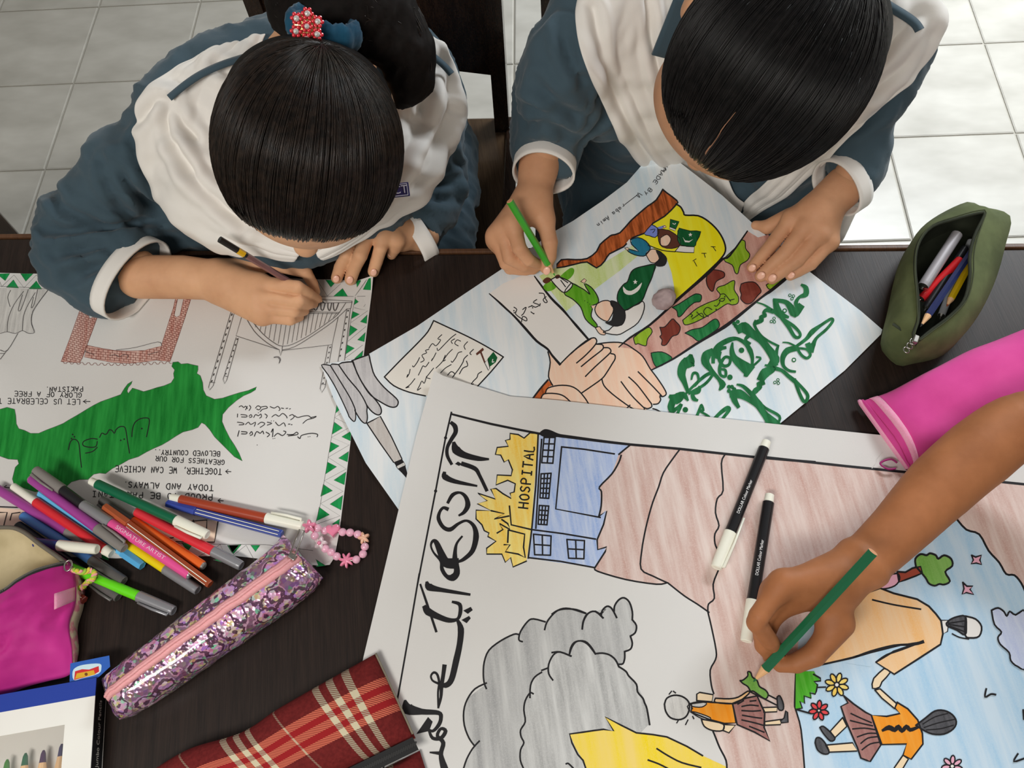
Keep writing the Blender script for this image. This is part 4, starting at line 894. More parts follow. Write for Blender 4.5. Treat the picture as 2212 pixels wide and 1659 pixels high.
bt('M:455,1080 480,1150 600,1175 740,1185 760,1230 740,1290 690,1340 640,1320', [4, 24, 12, 9, 8, 8, 6, 5]); a3.fill('M:650,1220 690,1260 660,1340 550,1365', ink); bt('M:660,1340 690,1400 760,1400 800,1340 760,1320 730,1380 780,1440 760,1540 790,1659', [5, 7, 8, 8, 6, 7, 9, 9, 16]); bt('M:668,1522 760,1530', [3, 9])
a3.motif('girl_with_toy')
a3.shape('O:930,1110 950,1060 1010,1035 1080,1045 1135,1090 1140,1160 1110,1220 1050,1243 980,1225 940,1170', gray_p, ink, 3.0)
a3.shape('O:1125,1130 1145,1100 1170,1150 1140,1170', gray_p, ink, 2.2, 0); a3.shape('O:1160,1105 1280,1090 1330,1095 1510,1105 1540,1270 1440,1275 1310,1240 1160,1180', oshirt, ink, 2.8, 0); a3.shape('O:1150,1105 1200,1093 1290,1100 1250,1135 1170,1130', gray_p, ink, 2); a3.shape('O:1150,1175 1200,1180 1320,1225 1300,1250 1220,1220', gray_p, ink, 2)
a3.shape('O:1205,1080 1205,1025 1230,1010 1345,1030 1335,1090', flesh, ink, 2.6, 0); a3.shape('O:1365,1060 1480,1065 1560,1050 1640,1000 1650,1020 1570,1085 1510,1107 1365,1095', orob, ink, 2.6); a3.shape('O:1245,1240 1270,1300 1340,1335 1425,1335 1430,1280 1310,1250', flesh, ink, 2.6); a3.shape('O:1430,1335 1480,1355 1535,1290 1440,1285', flesh, ink, 2.6, 0)
a3.shape('O:1510,1105 1620,1060 1720,1040 1760,1130 1785,1180 1780,1310 1830,1425 1700,1350 1550,1285', skirt, ink, 3, 0)
a3.lines('O', '1555,1110 1605,1080|1660,1085 1710,1080|1590,1130 1660,1118 1730,1125|1590,1165 1680,1170 1750,1165|1595,1205 1710,1225 1760,1230|1590,1245 1700,1270 1770,1290|1655,1300 1780,1350', 2.6, ink)
a3.shape('O:1770,1140 1890,1135 1890,1175 1775,1180', flesh, ink, 2.4, 0); a3.shape('O:1785,1260 1930,1240 1920,1285 1790,1290', flesh, ink, 2.4, 0); a3.shape('O:1890,1050 1915,1040 1945,1110 1940,1160 1900,1150', dgrey, ink, 2.4); a3.shape('O:1920,1250 1950,1230 1965,1165 1980,1180 1985,1265 1925,1270', dgrey, ink, 2.4, 0)
a3.shape('O:1575,910 1600,905 1640,870 1640,835 1665,840 1680,880 1720,910 1740,960 1790,990 1815,1030 1795,1065 1760,1050 1690,1000 1665,1000 1640,960 1600,935', leafp, ink, 2.6); a3.lines('O', '1650,1000 1690,1020 1790,1070 1890,1120|1820,1035 1890,1070', 2.6, ink); a3.lines('O', '970,1025 990,1000|1005,1000 1025,1015|1050,1245 1035,1270|1130,1245 1110,1285|1170,1215 1180,1235', 2.2, ink)
a3.motif('girl_and_parent')
a3.shape(P('R', '985,120 1100,165 1300,215 1400,275 1460,340 1505,400 1520,510 1500,600 1300,730 1105,855 950,755 1100,660 1330,575 1100,620 900,670 750,715 480,775 X:1745,1400 1790,1310'), orob, ink, 3.4, 0)
a3.line('R:1350,578 1270,600 1100,610 900,660 750,712 480,775', [6, 4, 3.4, 3.4], ink); a3.line('R:920,220 1100,262 1330,300', 3, ink); a3.fill('R:950,750 1100,655 1330,575 1100,618 880,680 750,715 700,760 900,790', sky)
a3.line('R:950,752 1040,690 1180,640 1340,578', 3.4, ink)
a3.shape('R:1500,395 1570,395 1560,490 1520,510', white_g, ink, 2, 0); a3.shape('R:1550,420 1580,390 1640,365 1710,360 1720,440 1710,520 1640,480 1560,445', dgrey, ink, 3); a3.shape('R:1715,360 1800,385 1850,450 1830,530 1760,545 1710,520', white_g, ink, 3.2); a3.lines('R', '1600,510 1660,540 1740,555|1570,420 1700,400|1570,430 1700,450|1580,445 1700,490', 2.4, ink)
a3.shape('R:1020,805 1070,840 1000,920 980,965 920,975 930,890', flesh, ink, 2.6, 2); a3.shape('R:940,990 985,980 1130,1110 1110,1150 1000,1060', flesh, ink, 2.6, 0)
a3.shape('R:1130,1095 1220,1150 1305,1245 1345,1360 1350,1450 1250,1580 1180,1545 1210,1450 1000,1455 910,1205 1040,1215 1155,1190 1110,1145', oshirt, ink, 3, 0); a3.shape('R:1180,1545 1225,1580 1160,1690 1080,1690', flesh, ink, 2.6, 0)
a3.shape('R:675,1040 760,1110 860,1180 910,1205 990,1460 900,1600 870,1590 820,1570 790,1480 690,1250 650,1130 710,1100', skirt, ink, 3, 0); a3.lines('R', '735,1190 820,1230 910,1268|730,1250 830,1275 920,1295|750,1322 850,1315 940,1328|790,1390 880,1360 960,1360|820,1445 880,1400 960,1388|830,1500 900,1450 980,1435', 2.5, ink)
a3.shape('R:665,1225 700,1300 600,1395 560,1340', flesh, ink, 2.5, 0); a3.shape('R:520,1460 750,1440 790,1510 550,1520', flesh, ink, 2.5, 0); a3.shape('R:470,1310 500,1300 560,1350 600,1405 560,1425 500,1360', dgrey, ink, 2.6); a3.shape('R:430,1440 440,1400 475,1400 520,1450 550,1525 500,1535 450,1500', dgrey, ink, 2.6)
a3.shape('R:1290,1290 1370,1230 1450,1170 1530,1165 1600,1200 1635,1260 1610,1320 1530,1365 1430,1365 1350,1330', dgrey, ink, 3); a3.lines('R', '1350,1280 1450,1220 1560,1190|1360,1310 1480,1270 1620,1240|1380,1330 1500,1320 1610,1290', 2.0, ink); a3.line('R:1005,1335 1060,1310 1110,1330 1140,1300 1170,1340 1210,1300 1240,1330 1300,1310', [4, 9, 8, 7, 7, 7, 7, 5], ink)
a3.motif('grass_tuft')
a3.fill('R:265,830 420,830 440,870 478,910 420,920 450,950 430,1020 395,1005 400,1060 345,1040 340,1100 300,1090 315,1140 262,1150', grass); a3.line('R:415,855 475,890 478,912 420,918 450,945 440,1000 430,1025 385,1015 395,1060 335,1040 340,1105 300,1085 320,1145 265,1155', 2.8, ink, 0)
def flower(cx, cy, R_, mat, n=8, r=11):
    for k in range(n):
        t = 2 * math.pi * k / n + 0.3; c = P('R', f'{cx + R_ * math.cos(t)},{cy + R_ * math.sin(t)}')[0]; d = Vector((math.cos(t), math.sin(t))); e_ = Vector((-d.y, d.x))
        q = [tuple(Vector(c) + d * r * math.cos(a) * 0.95 + e_ * r * 0.5 * math.sin(a)) for a in [2 * math.pi * j / 10 for j in range(10)]]
        a3.fill(q, mat); a3.line(q, 2.4, ink, 0, True)
    a3.dot(f'R:{cx},{cy}', 6, ink, 12); a3.dot(f'R:{cx},{cy}', 3.8, white_g, 10)
a3.motif('drawn_flower'); a3.line('R:445,968 520,965', 2.4, ink); flower(615, 945, 62, org)
a3.motif('drawn_flower'); a3.line('R:265,1155 390,1190', 3, ink); flower(462, 1165, 50, redp, 7, 10)
a3.motif('drawn_flower'); flower(1600, 1640, 55, pinkp, 7, 10)
a3.motif('drawn_tree')
a3.shape(P('Q', '1290,1595 1285,1530 1330,1490 1380,1500 1410,1483 1460,1500 1480,1530 1530,1500 1590,1530 1600,1590 1540,1640 R:1580,60 1530,90 1490,85 1450,100 1400,80 1370,30'), leafp, ink, 3.4)
a3.shape(P('Q', '1130,1640 1200,1645 1260,1610 1330,1595 1345,1650 1290,1675 R:1200,50 1145,70'), barkp, ink, 3, 0); a3.shape(P('R', '1090,0 1140,0 1150,50 1110,100 1030,125 990,110'), pinkp, ink, 2.6)
a3.motif('drawn_butterfly')
a3.shape('Q:1765,1500 1800,1515 1848,1500 1835,1540 1850,1578 1805,1565 1762,1572 1780,1540', pinkp, ink, 2.8, 0); a3.motif('drawn_butterfly'); a3.shape('R:1690,72 1725,105 1775,105 1750,130 1783,175 1720,158 1685,172 1700,125', pinkp, ink, 2.8, 0)
a3.motif('drawn_cloud')
a3.shape(P('R', '1935,310 1990,290 2040,320 2065,360 2090,320 2140,350 2230,335 2230,780 2160,790 2100,740 2085,670 2010,600 1990,540 2020,495 1960,430'), lilac, ink, 3)
for t_ in ('1890,980 1880,1050 1930,1025 1970,1030', '2160,1535 2125,1600 2212,1575', '2205,1160 2212,1240'): a3.motif('drawn_bird'); a3.lines('R', t_, 3.2, ink)
a3.flush()
# ================================================================== pens and markers
def text_on(txt, a, b, size, mat, name, parent, off, up_cam=True):
    """flat lettering printed along a barrel, from a to b"""
    d = (b - a).normalized(); c = (a + b) / 2; n = (CAM - c).normalized(); n = (n - d * n.dot(d)).normalized(); u = n.cross(d)
    M4 = Matrix((d, u, n)).transposed().to_4x4(); M4.translation = c + n * off
    cu = bpy.data.curves.new('t', 'FONT'); cu.body = txt; cu.size = size; cu.extrude = 0.00004; cu.align_x = 'CENTER'; cu.align_y = 'CENTER'
    to = bpy.data.objects.new('t', cu); COL.objects.link(to); bpy.context.view_layer.update()
    w = max(to.dimensions.x, 1e-4); dg = bpy.context.evaluated_depsgraph_get(); me = bpy.data.meshes.new_from_object(to.evaluated_get(dg)); bpy.data.objects.remove(to, do_unlink=True)
    me.transform(M4 @ Matrix.Diagonal(((b - a).length / w, 1, 1, 1))); me.materials.clear(); me.materials.append(mat); return link(name, me, parent)
grey_cap = plain('grey_cap_plastic', pc(122, 118, 114), 0.35); dark_cap = plain('smoke_cap_plastic', pc(84, 82, 80), 0.3); silver_cap = plain('silver_cap_plastic', pc(142, 142, 146), 0.28, 0.4); white_pl = plain('white_plastic', pc(226, 222, 208), 0.35); black_pl = plain('black_plastic', (0.012, 0.012, 0.014, 1), 0.3)
def pen_col(n, r, g, b): return plain(n, pc(r, g, b), 0.33, 0, 0.15)
def marker(tail, tip, h0, h1, rad, body, cap, cap_px, label, plug=None, clip=None, clip_len=0.55, plug_px=4, stripes=None, sides=16, cat='marker', name='marker', text=None, base=0.0):
    """tail, tip in the picture; cap_px: length of the cap measured back from the tip"""
    a = pt(tail[0], tail[1], h0 + base); b = pt(tip[0], tip[1], h1 + base); L = (b - a).length; k = L / math.dist(tail, tip)
    root = empty(name, (a + b) / 2); cl = cap_px * k; pl = plug_px * k
    m_ = MB(); s0 = pl if plug else 0
    m_.lathe(a, b, [(s0, rad * 0.9, body), (s0 + 0.0008, rad, body), (L - cl - 0.0005, rad, body), (L - cl, rad * 0.9, body)], sides); autosmooth(m_.build('barrel', root), 40)
    if plug:
        m_ = MB(); m_.lathe(a, b, [(0, rad * 0.55, plug), (0.0008, rad * 0.78, plug), (s0, rad * 0.86, plug)], sides); autosmooth(m_.build('end_plug', root), 40)
    if cap_px:
        m_ = MB(); m_.lathe(a, b, [(L - cl, rad * 1.0, cap), (L - cl + 0.0006, rad * 1.12, cap), (L - 0.004, rad * 1.02, cap), (L - 0.0008, rad * 0.98, cap), (L, rad * 0.85, cap), (L - 0.0005, rad * 0.6, cap)], sides); co = autosmooth(m_.build('cap', root), 40)
        if clip:
            ax = (b - a).normalized(); side = Vector((0, 0, 1)).cross(ax).normalized() * clip; up = (Vector((0, 0, 1)) * 0.55 + side * 0.85).normalized()
            c0 = b - ax * 0.003 + up * rad * 1.15; c1 = b - ax * cl * clip_len * 1.6 + up * rad * 1.4
            m_ = MB(); m_.tube([b - ax * 0.003 + up * rad * 0.9, c0 + up * 0.001, c0.lerp(c1, 0.5) + up * 0.0012, c1], [0.0016, 0.0016, 0.0014, 0.0011], cap, 6); m_.build('clip', co, True)
    if stripes:
        ax = (b - a).normalized(); s_ = Vector((0, 0, 1)).cross(ax).normalized()
        for t in stripes:
            e = (Vector((0, 0, 1)) * math.cos(t) + s_ * math.sin(t)); m_ = MB(); w = e.cross(ax).normalized() * 0.0004
            p0 = a + ax * 0.003 + e * rad * 1.012; p1 = b - ax * (cl + 0.002) + e * rad * 1.012; m_.add([p0 - w, p0 + w, p1 + w, p1 - w], [(0, 1, 2, 3)], white_pl); m_.build('stripe', root)
    if text:
        t, f0, f1, sz, mt = text
        text_on(t, a.lerp(b, f0), a.lerp(b, f1), sz, mt, 'lettering', root, rad * 1.02)
    tag(root, label, cat, 'pens and markers heaped by the pencil cases' if base == 0 else 'black markers lying on the hospital poster'); return root
def cpx(s): return P('C', s)
R5 = 0.0052; PB = 0.0012
purple = pen_col('purple_barrel', 150, 60, 140); redb = pen_col('red_barrel', 206, 40, 48)
mk = [
 ('-40,765 720,1225', .0065, .0075, purple, grey_cap, 42, 'purple felt marker at the left photo edge, half under the heap', dict(clip=1)),
 ('110,750 955,1330', .009, .012, redb, white_pl, 17, 'red marker with a white cap at both ends, between two purple ones', dict(plug=white_pl, plug_px=62)),
 ('345,810 1215,1432', .0060, .0062, pen_col('sky_blue_barrel', 96, 176, 220), pen_col('sky_blue_cap', 78, 158, 206), 48, 'sky blue marker lying under the purple one', dict(sides=6)),
 ('255,680 1062,1285', .021, .019, purple, grey_cap, 72, 'purple felt marker with grey cap lying on top of the heap', dict(plug=grey_cap, clip=1)),
 ('1085,1180 300,612', .014, .027, black_pl, grey_cap, 74, 'black marker with grey capped end sticking out above the purple one', dict(clip=1)),
 ('182,995 1060,1562', .0063, .0063, pen_col('steel_blue_barrel', 70, 120, 184), dark_cap, 82, 'steel blue marker with smoke-grey cap under the white-capped pen', dict(plug=grey_cap, clip=-1)),
 ('150,1085 1010,1700', .0060, .0060, black_pl, dark_cap, 66, 'black marker with smoke-grey cap beside the lime one', dict(clip=-1)),
 ('300,1235 832,1290', .021, .024, pen_col('navy_barrel', 36, 44, 110), white_pl, 84, 'navy marker with a white cap lying across the heap', dict()),
 ('700,985 1690,1640', .0062, .0060, pen_col('yellow_barrel', 228, 200, 6), silver_cap, 82, 'yellow marker with silver cap', dict()),
 ('1630,1515 700,905', .011, .022, pen_col('pink_barrel', 216, 76, 140), silver_cap, 76, 'pink marker with silver cap and white SIGNATURE ARTIST lettering', dict(plug=silver_cap, text=('SIGNATURE ARTIST', 0.66, 0.22, 0.0052, plain('pale_print', pc(236, 190, 206), 0.5)))),
 ('1745,1440 865,868', .0065, .0075, pen_col('orange_barrel', 214, 94, 28), dark_cap, 84, 'orange marker with smoke-grey cap', dict(plug=grey_cap, clip=1)),
 ('1795,1590 892,925', .0115, .0175, pen_col('russet_barrel', 150, 66, 34), pen_col('russet_cap', 164, 80, 44), 66, 'russet fineliner with white pinstripes beside the pink marker', dict(stripes=(0.0, 0.75), sides=6)),
 ('1150,960 2062,1432', .0120, .0070, pen_col('crimson_barrel', 206, 44, 56), silver_cap, 68, 'crimson marker with silver cap under the bottle-green one', dict(plug=grey_cap)),
 ('770,705 1772,1168', .020, .017, pen_col('bottle_green_barrel', 0, 92, 60), white_pl, 74, 'bottle-green marker with white cap and clip', dict(plug=white_pl, plug_px=16, clip=-1)),
 ('1455,845 D:1005,1092', .0068, .0068, pen_col('brick_barrel', 150, 56, 30), white_pl, 80, 'brick-red marker with white cap, nearest the poster slogan', dict(plug=white_pl, plug_px=22, clip=1)),
 ('D:830,1162 C:1425,900', .0066, .0062, pen_col('royal_blue_barrel', 40, 60, 140), pen_col('royal_blue_cap', 44, 64, 150), 66, 'royal blue fineliner with white pinstripes beside the brick-red marker', dict(stripes=(-0.3, 0.5), sides=6)),
 ('E:560,-70 E:1485,315', .010, .0066, pen_col('lime_barrel', 96, 210, 20), silver_cap, 82, 'lime green marker with silver cap on the bare desk', dict(clip=-1)),
 ('E:420,20 E:722,225', .006, .006, pen_col('maroon_barrel', 110, 40, 30), pen_col('maroon_barrel', 110, 40, 30), 0, 'maroon fineliner end poking out from under the magenta pouch', dict(stripes=(0.2,), sides=6)),
]
def xp(t, default='C'):
    return P(default, t)[0]
for e_, h0, h1, bd, cp, cpx_, lab, kw in mk:
    a, b = e_.split(); marker(xp(a), xp(b), h0 + PB, h1 + PB, R5 * (1.0 if 'fineliner' not in lab else 0.88), bd, cp, cpx_, lab, name='marker' if 'fineliner' not in lab else 'fineliner_pen', cat='marker' if 'fineliner' not in lab else 'pen', **kw)
wp = plain('white_print', pc(225, 225, 225), 0.5)
marker((1657, 952), (1547, 1227), .0, .0, 0.0058, black_pl, white_pl, 80, 'black marker lying nearer the hospital drawing on the front poster', plug=white_pl, plug_px=18, clip=1, clip_len=0.9, base=0.0135, text=('DOLLAR Colour Marker', 0.60, 0.34, 0.0042, wp))
marker((1663, 1067), (1612, 1386), .0, .0, 0.0058, black_pl, white_pl, 86, 'black marker lying half under the tan hand on the front poster', plug=white_pl, plug_px=19, base=0.0135, text=('DOLLAR Colour Marker', 0.58, 0.34, 0.0042, wp))

# ================================================================== putty eraser
pr = [ell(pt(1434, 646, 0.012), (0.0125, 0.0115, 0.008)), ell(pt(1440, 640, 0.013), (0.009, 0.008, 0.008)), ell(pt(1428, 652, 0.011), (0.009, 0.009, 0.007))]
v, q = sdf_mesh([(pr, 0.006)], 0.0012); v = wrinkle(v, q, 0.0012, 130, 5.0)
o = link('putty_eraser', np_mesh('putty_eraser', v, q, mottled('putty_grey', pc(140, 122, 124), pc(168, 150, 150), 60, 0.55))); tag(o, 'small round mauve-grey putty eraser on the clasped-hands poster', 'eraser')

# ================================================================== sequinned pencil case
def foil(name):
    mt, nt, b = _new(name)
    v = coords(nt); vo = node(nt, 'ShaderNodeTexVoronoi'); vo.inputs['Scale'].default_value = 260; nt.links.new(v, vo.inputs['Vector'])
    sp = node(nt, 'ShaderNodeSeparateColor'); nt.links.new(vo.outputs['Color'], sp.inputs[0])
    hue = ramp(nt, sp.outputs[0], [(0.0, pc(206, 130, 172)), (0.30, pc(232, 178, 204)), (0.5, pc(176, 120, 206)), (0.62, pc(240, 200, 214)), (0.74, pc(226, 206, 130)), (0.80, pc(232, 160, 200)), (0.92, pc(130, 220, 180)), (1.0, pc(244, 160, 120))])  # iridescent glints of the film painted in as random cell colours
    ring = node(nt, 'ShaderNodeTexVoronoi'); ring.inputs['Scale'].default_value = 58; ring.inputs['Randomness'].default_value = 0.85; nt.links.new(v, ring.inputs['Vector'])
    wob = noise_tex(nt, v, 150, 2.0); ad = node(nt, 'ShaderNodeMath', operation='ADD'); nt.links.new(ring.outputs['Distance'], ad.inputs[0]); mu = node(nt, 'ShaderNodeMath', operation='MULTIPLY_ADD'); mu.inputs[1].default_value = 0.55; mu.inputs[2].default_value = -0.28; nt.links.new(wob, mu.inputs[0]); nt.links.new(mu.outputs[0], ad.inputs[1])
    mask = ramp(nt, ad.outputs[0], [(0.0, (0.1, 0.1, 0.1, 1)), (0.13, (1, 1, 1, 1)), (0.42, (0.08, 0.08, 0.08, 1)), (0.56, (0.75, 0.75, 0.75, 1)), (0.66, (0.3, 0.3, 0.3, 1))], 'CONSTANT')
    mx = node(nt, 'ShaderNodeMix', data_type='RGBA'); nt.links.new(mask, mx.inputs[0]); mx.inputs[6].default_value = pc(74, 36, 66); nt.links.new(hue, mx.inputs[7])
    nt.links.new(mx.outputs[2], b.inputs['Base Color'])
    b.inputs['Metallic'].default_value = 0.35; b.inputs['Roughness'].default_value = 0.2; b.inputs['Coat Weight'].default_value = 0.8; b.inputs['Coat Roughness'].default_value = 0.08
    bump(nt, b, vo.outputs['Distance'], 0.5, 0.0016); return mt
foil_m = foil('holographic_pink_film'); zip_pink = mottled('pink_zipper_tape', pc(214, 146, 150), pc(226, 164, 166), 300, 0.7, stretch=(1, 6, 1))
metal = plain('zipper_metal', (0.45, 0.43, 0.40, 1), 0.3, 1.0)
def loft_case(rings, n=28, floor_h=0.0022, pw=0.8):
    """rings of (edge a, edge b, height, edge height): closed soft cross-sections standing on the desk"""
    out = []
    for (a, b, H, eh) in rings:
        A = pt(a[0], a[1], eh); B = pt(b[0], b[1], eh); c = (A + B) / 2; e = (B - A) / 2; r = []
        for k in range(n):
            t = 2 * math.pi * k / n; cs, sn = math.cos(t), math.sin(t)
            x = math.copysign(abs(cs) ** pw, cs); zz = (abs(sn) ** pw) * (H - eh) if sn > 0 else -(abs(sn) ** pw) * (eh - floor_h)
            r.append(Vector((c.x + e.x * x, c.y + e.y * x, TZ + eh + zz)))
        out.append(r)
    return out
case = empty('pencil_case', pt(460, 1350, 0)); tag(case, 'long pink holographic pencil case with a pink zipper, lying diagonally', 'pencil case')
EA, EB = [(606, 1150), (560, 1190), (500, 1236), (430, 1290), (350, 1350), (280, 1403), (225, 1448), (212, 1462)], [(690, 1243), (655, 1275), (590, 1322), (520, 1370), (430, 1432), (345, 1492), (270, 1540), (246, 1552)]
HH = [0.026, 0.044, 0.049, 0.050, 0.050, 0.048, 0.042, 0.024]
def shift(p, h): k = h / 0.825; return (p[0] - (p[0] - 1226) * k * 0.5, p[1] - (p[1] - 1686) * k * 0.5)
rg = loft_case([(shift(a, h * 0.8), shift(b, h * 0.8), h, 0.020 if 0 < i < 7 else 0.016) for i, (a, b, h) in enumerate(zip(EA, EB, HH))])
rows = []
for i in range(len(rg[0])):
    rows.append(catmull([r[i] for r in rg], 5))
rows = [list(r) for r in zip(*rows)]
b = MB(); rr = random.Random(3)
for r in rows:
    for k in range(len(r)): r[k] = r[k] + Vector((rr.uniform(-1, 1), rr.uniform(-1, 1), rr.uniform(-0.5, 1))) * 0.0006
b.grid(rows, foil_m, close_u=True); b.add(rows[0], [tuple(range(len(rows[0])))], foil_m); b.add(rows[-1], [tuple(range(len(rows[0])))[::-1]], foil_m)
b.build('body', case, True, True)
zr = [[], [], [], [], []]
for r in rows[1:-1]:
    n = len(r); ti = n // 4
    for k, j in enumerate((-2, -1, 0, 1, 2)):
        q0 = r[ti].lerp(r[(ti + (3 if j > 0 else -3)) % n], abs(j) / 2 * 0.28); zr[k].append(q0 + Vector((0, 0, 0.0022 if abs(j) < 2 else 0.0004)))
b = MB(); b.grid(zr, zip_pink); zo = b.build('zipper_tape', case, True); md = zo.modifiers.new('t', 'SOLIDIFY'); md.thickness = 0.001
b = MB(); b.tube([p + Vector((0, 0, 0.0012)) for p in zr[2]], 0.0016, zip_pink, 6); b.build('zipper_teeth', case, True)
pz = zr[2][1]; b = MB(); b.box(pz + Vector((0, 0, 0.004)), (0.006, 0.008, 0.005), metal, Matrix.Rotation(0.9, 3, 'Z')); so_ = b.build('zipper_slider', case); bevel_obj(so_, 0.001)
b = MB(); e0 = pz + Vector((0, 0, 0.006)); e1 = pt(652, 1148, 0.034); b.tube([e0 + Vector((0.003, 0, 0)), e1 + Vector((0.003, 0, 0.001)), e1 + Vector((-0.002, 0.002, 0.001)), e0 + Vector((-0.003, 0, 0))], 0.0009, metal, 6, True); b.build('zipper_pull', so_, True)

# ------------------------------------------------------------------ bead charm
charm = empty('bead_charm', pt(730, 1170, 0)); tag(charm, 'looped charm of milky pink beads beside the holographic pencil case', 'charm')
def beadm(name, c, tr=0.35):
    mt, nt, b = _new(name); b.inputs['Base Color'].default_value = c; b.inputs['Roughness'].default_value = 0.12; b.inputs['Subsurface Weight'].default_value = 0.4; b.inputs['Subsurface Radius'].default_value = (0.01, 0.006, 0.006); b.inputs['Coat Weight'].default_value = 0.4; return mt
bead = beadm('milky_pink_bead', pc(232, 170, 190)); hot = beadm('bright_pink_bead', pc(240, 130, 160)); peachb = beadm('peach_bead', pc(230, 176, 150)); clr = plain('clear_bead', pc(214, 196, 200), 0.08, 0, 0.6)
loop = []
def bp(s, h): x, y = P('D', s)[0]; return pt(x, y, h)
bpos = ['1190,1130', '1343,1143', '1407,1147', '1472,1162', '1533,1268', '1517,1330', '1460,1377', '1293,1350', '1245,1315', '1195,1285', '1130,1108', '1105,1175']
for i, s in enumerate(bpos):
    c = bp(s, 0.0056 + (0.010 if i > 9 else 0.001)); b = MB(); b.ball(c, mpp(c) * 8.9, bead, 9); b.build('bead', charm, True)
def flat_shape(fn, n, c, th, mat, name):
    b = MB(); rows = []
    for h, s in ((-1, 0.0), (-1, 0.85), (-0.6, 1.0), (0.6, 1.0), (1, 0.85), (1.15, 0.0)):
        rows.append([c + Vector((fn(t)[0] * s, fn(t)[1] * s, h * th)) for t in [2 * math.pi * k / n for k in range(n)]])
    b.grid(rows, mat, close_u=True); return b.build(name, charm, True)
def heart(t): s = 0.00078; return (s * 0.62 * (16 * math.sin(t) ** 3), s * 0.62 * (13 * math.cos(t) - 5 * math.cos(2 * t) - 2 * math.cos(3 * t) - math.cos(4 * t)))
flat_shape(heart, 32, bp('1262,1128', 0.006), 0.004, hot, 'heart_bead')
def petal(R_, n, d, ph): return lambda t: (R_ * (1 + d * math.cos(n * t)) * math.cos(t + ph), R_ * (1 + d * math.cos(n * t)) * math.sin(t + ph))
flat_shape(petal(0.0058, 7, 0.42, 0.2), 56, bp('1377,1385', 0.005), 0.003, hot, 'flower_bead'); flat_shape(petal(0.0048, 5, 0.38, 0.5), 40, bp('1525,1195', 0.0055), 0.0035, peachb, 'star_bead'); flat_shape(petal(0.0055, 5, 0.3, 0), 40, bp('1155,1240', 0.008), 0.004, clr, 'clear_flower_bead'); flat_shape(petal(0.0055, 5, 0.35, 0.3), 40, bp('1060,1095', 0.020), 0.0035, hot, 'flower_bead')
c = bp('1143,1236', 0.013); b = MB(); b.ball(c, 0.0022, hot, 6); b.build('flower_centre', charm, True)
b = MB(); b.tube(catmull([bp(s, 0.0066) for s in ('1190,1130', '1262,1128', '1343,1143', '1407,1147', '1472,1162', '1525,1195', '1533,1268', '1517,1330', '1460,1377', '1377,1385', '1293,1350', '1245,1315', '1195,1285', '1155,1240')] + [bp('1105,1175', 0.0156), bp('1060,1095', 0.02), bp('1130,1108', 0.0156)], 4, True), 0.0006, white_pl, 5, True); b.build('cord', charm, True)

# ================================================================== plaid pouch
def plaid(name):
    mt, nt, b = _new(name); uv = node(nt, 'ShaderNodeUVMap'); sp = node(nt, 'ShaderNodeSeparateXYZ'); nt.links.new(uv.outputs[0], sp.inputs[0])
    def fr(out, per):
        m1 = node(nt, 'ShaderNodeMath', operation='DIVIDE'); m1.inputs[1].default_value = per; nt.links.new(out, m1.inputs[0]); m2 = node(nt, 'ShaderNodeMath', operation='FRACT'); nt.links.new(m1.outputs[0], m2.inputs[0]); return m2.outputs[0]
    k, w = (0, 0, 0, 1), (1, 1, 1, 1); h = (0.55, 0.55, 0.55, 1)
    def bands(f, L):
        st = [(0.0, k)]
        for a, c_, v in L: st += [(a, v), (c_, k)]
        return ramp(nt, f, st, 'CONSTANT')
    tw = node(nt, 'ShaderNodeMath', operation='ADD'); nt.links.new(sp.outputs[0], tw.inputs[0]); nt.links.new(sp.outputs[1], tw.inputs[1])
    twill = ramp(nt, fr(tw.outputs[0], 0.0026), [(0, (0.25, 0.25, 0.25, 1)), (0.5, w)], 'CONSTANT')
    cu = bands(fr(sp.outputs[0], 0.098), [(0.26, 0.32, w), (0.385, 0.445, w), (0.505, 0.565, w), (0.93, 0.95, h)]); cv = bands(fr(sp.outputs[1], 0.112), [(0.21, 0.275, w), (0.33, 0.395, w), (0.45, 0.515, w), (0.765, 0.79, h)])
    red = ramp(nt, noise_tex(nt, coords(nt), 300, 2.0), [(0.3, pc(88, 26, 26)), (0.7, pc(106, 34, 33))])
    def mix(fac, a, c_):
        m_ = node(nt, 'ShaderNodeMix', data_type='RGBA'); nt.links.new(fac, m_.inputs[0]) if not isinstance(fac, float) else setattr(m_.inputs[0], 'default_value', fac)
        nt.links.new(a, m_.inputs[6])
        if isinstance(c_, tuple): m_.inputs[7].default_value = c_
        else: nt.links.new(c_, m_.inputs[7])
        return m_.outputs[2]
    def mul(a, c_):
        m_ = node(nt, 'ShaderNodeMath', operation='MULTIPLY'); nt.links.new(a, m_.inputs[0]); nt.links.new(c_, m_.inputs[1]); return m_.outputs[0]
    band = bands(fr(sp.outputs[1], 0.112), [(0.275, 0.33, w), (0.395, 0.45, w)])
    c1 = mix(band, red, pc(140, 30, 33)); c2 = mix(mul(cv, twill), c1, pc(196, 102, 80)); c3 = mix(mul(cu, twill), c2, pc(158, 150, 128))
    c4 = mix(mul(cu, cv), c3, pc(190, 180, 152))
    nt.links.new(c4, b.inputs['Base Color']); b.inputs['Roughness'].default_value = 0.9; b.inputs['Specular IOR Level'].default_value = 0.15
    bump(nt, b, twill, 0.15, 0.0004); return mt
plaid_m = plaid('red_plaid_twill')
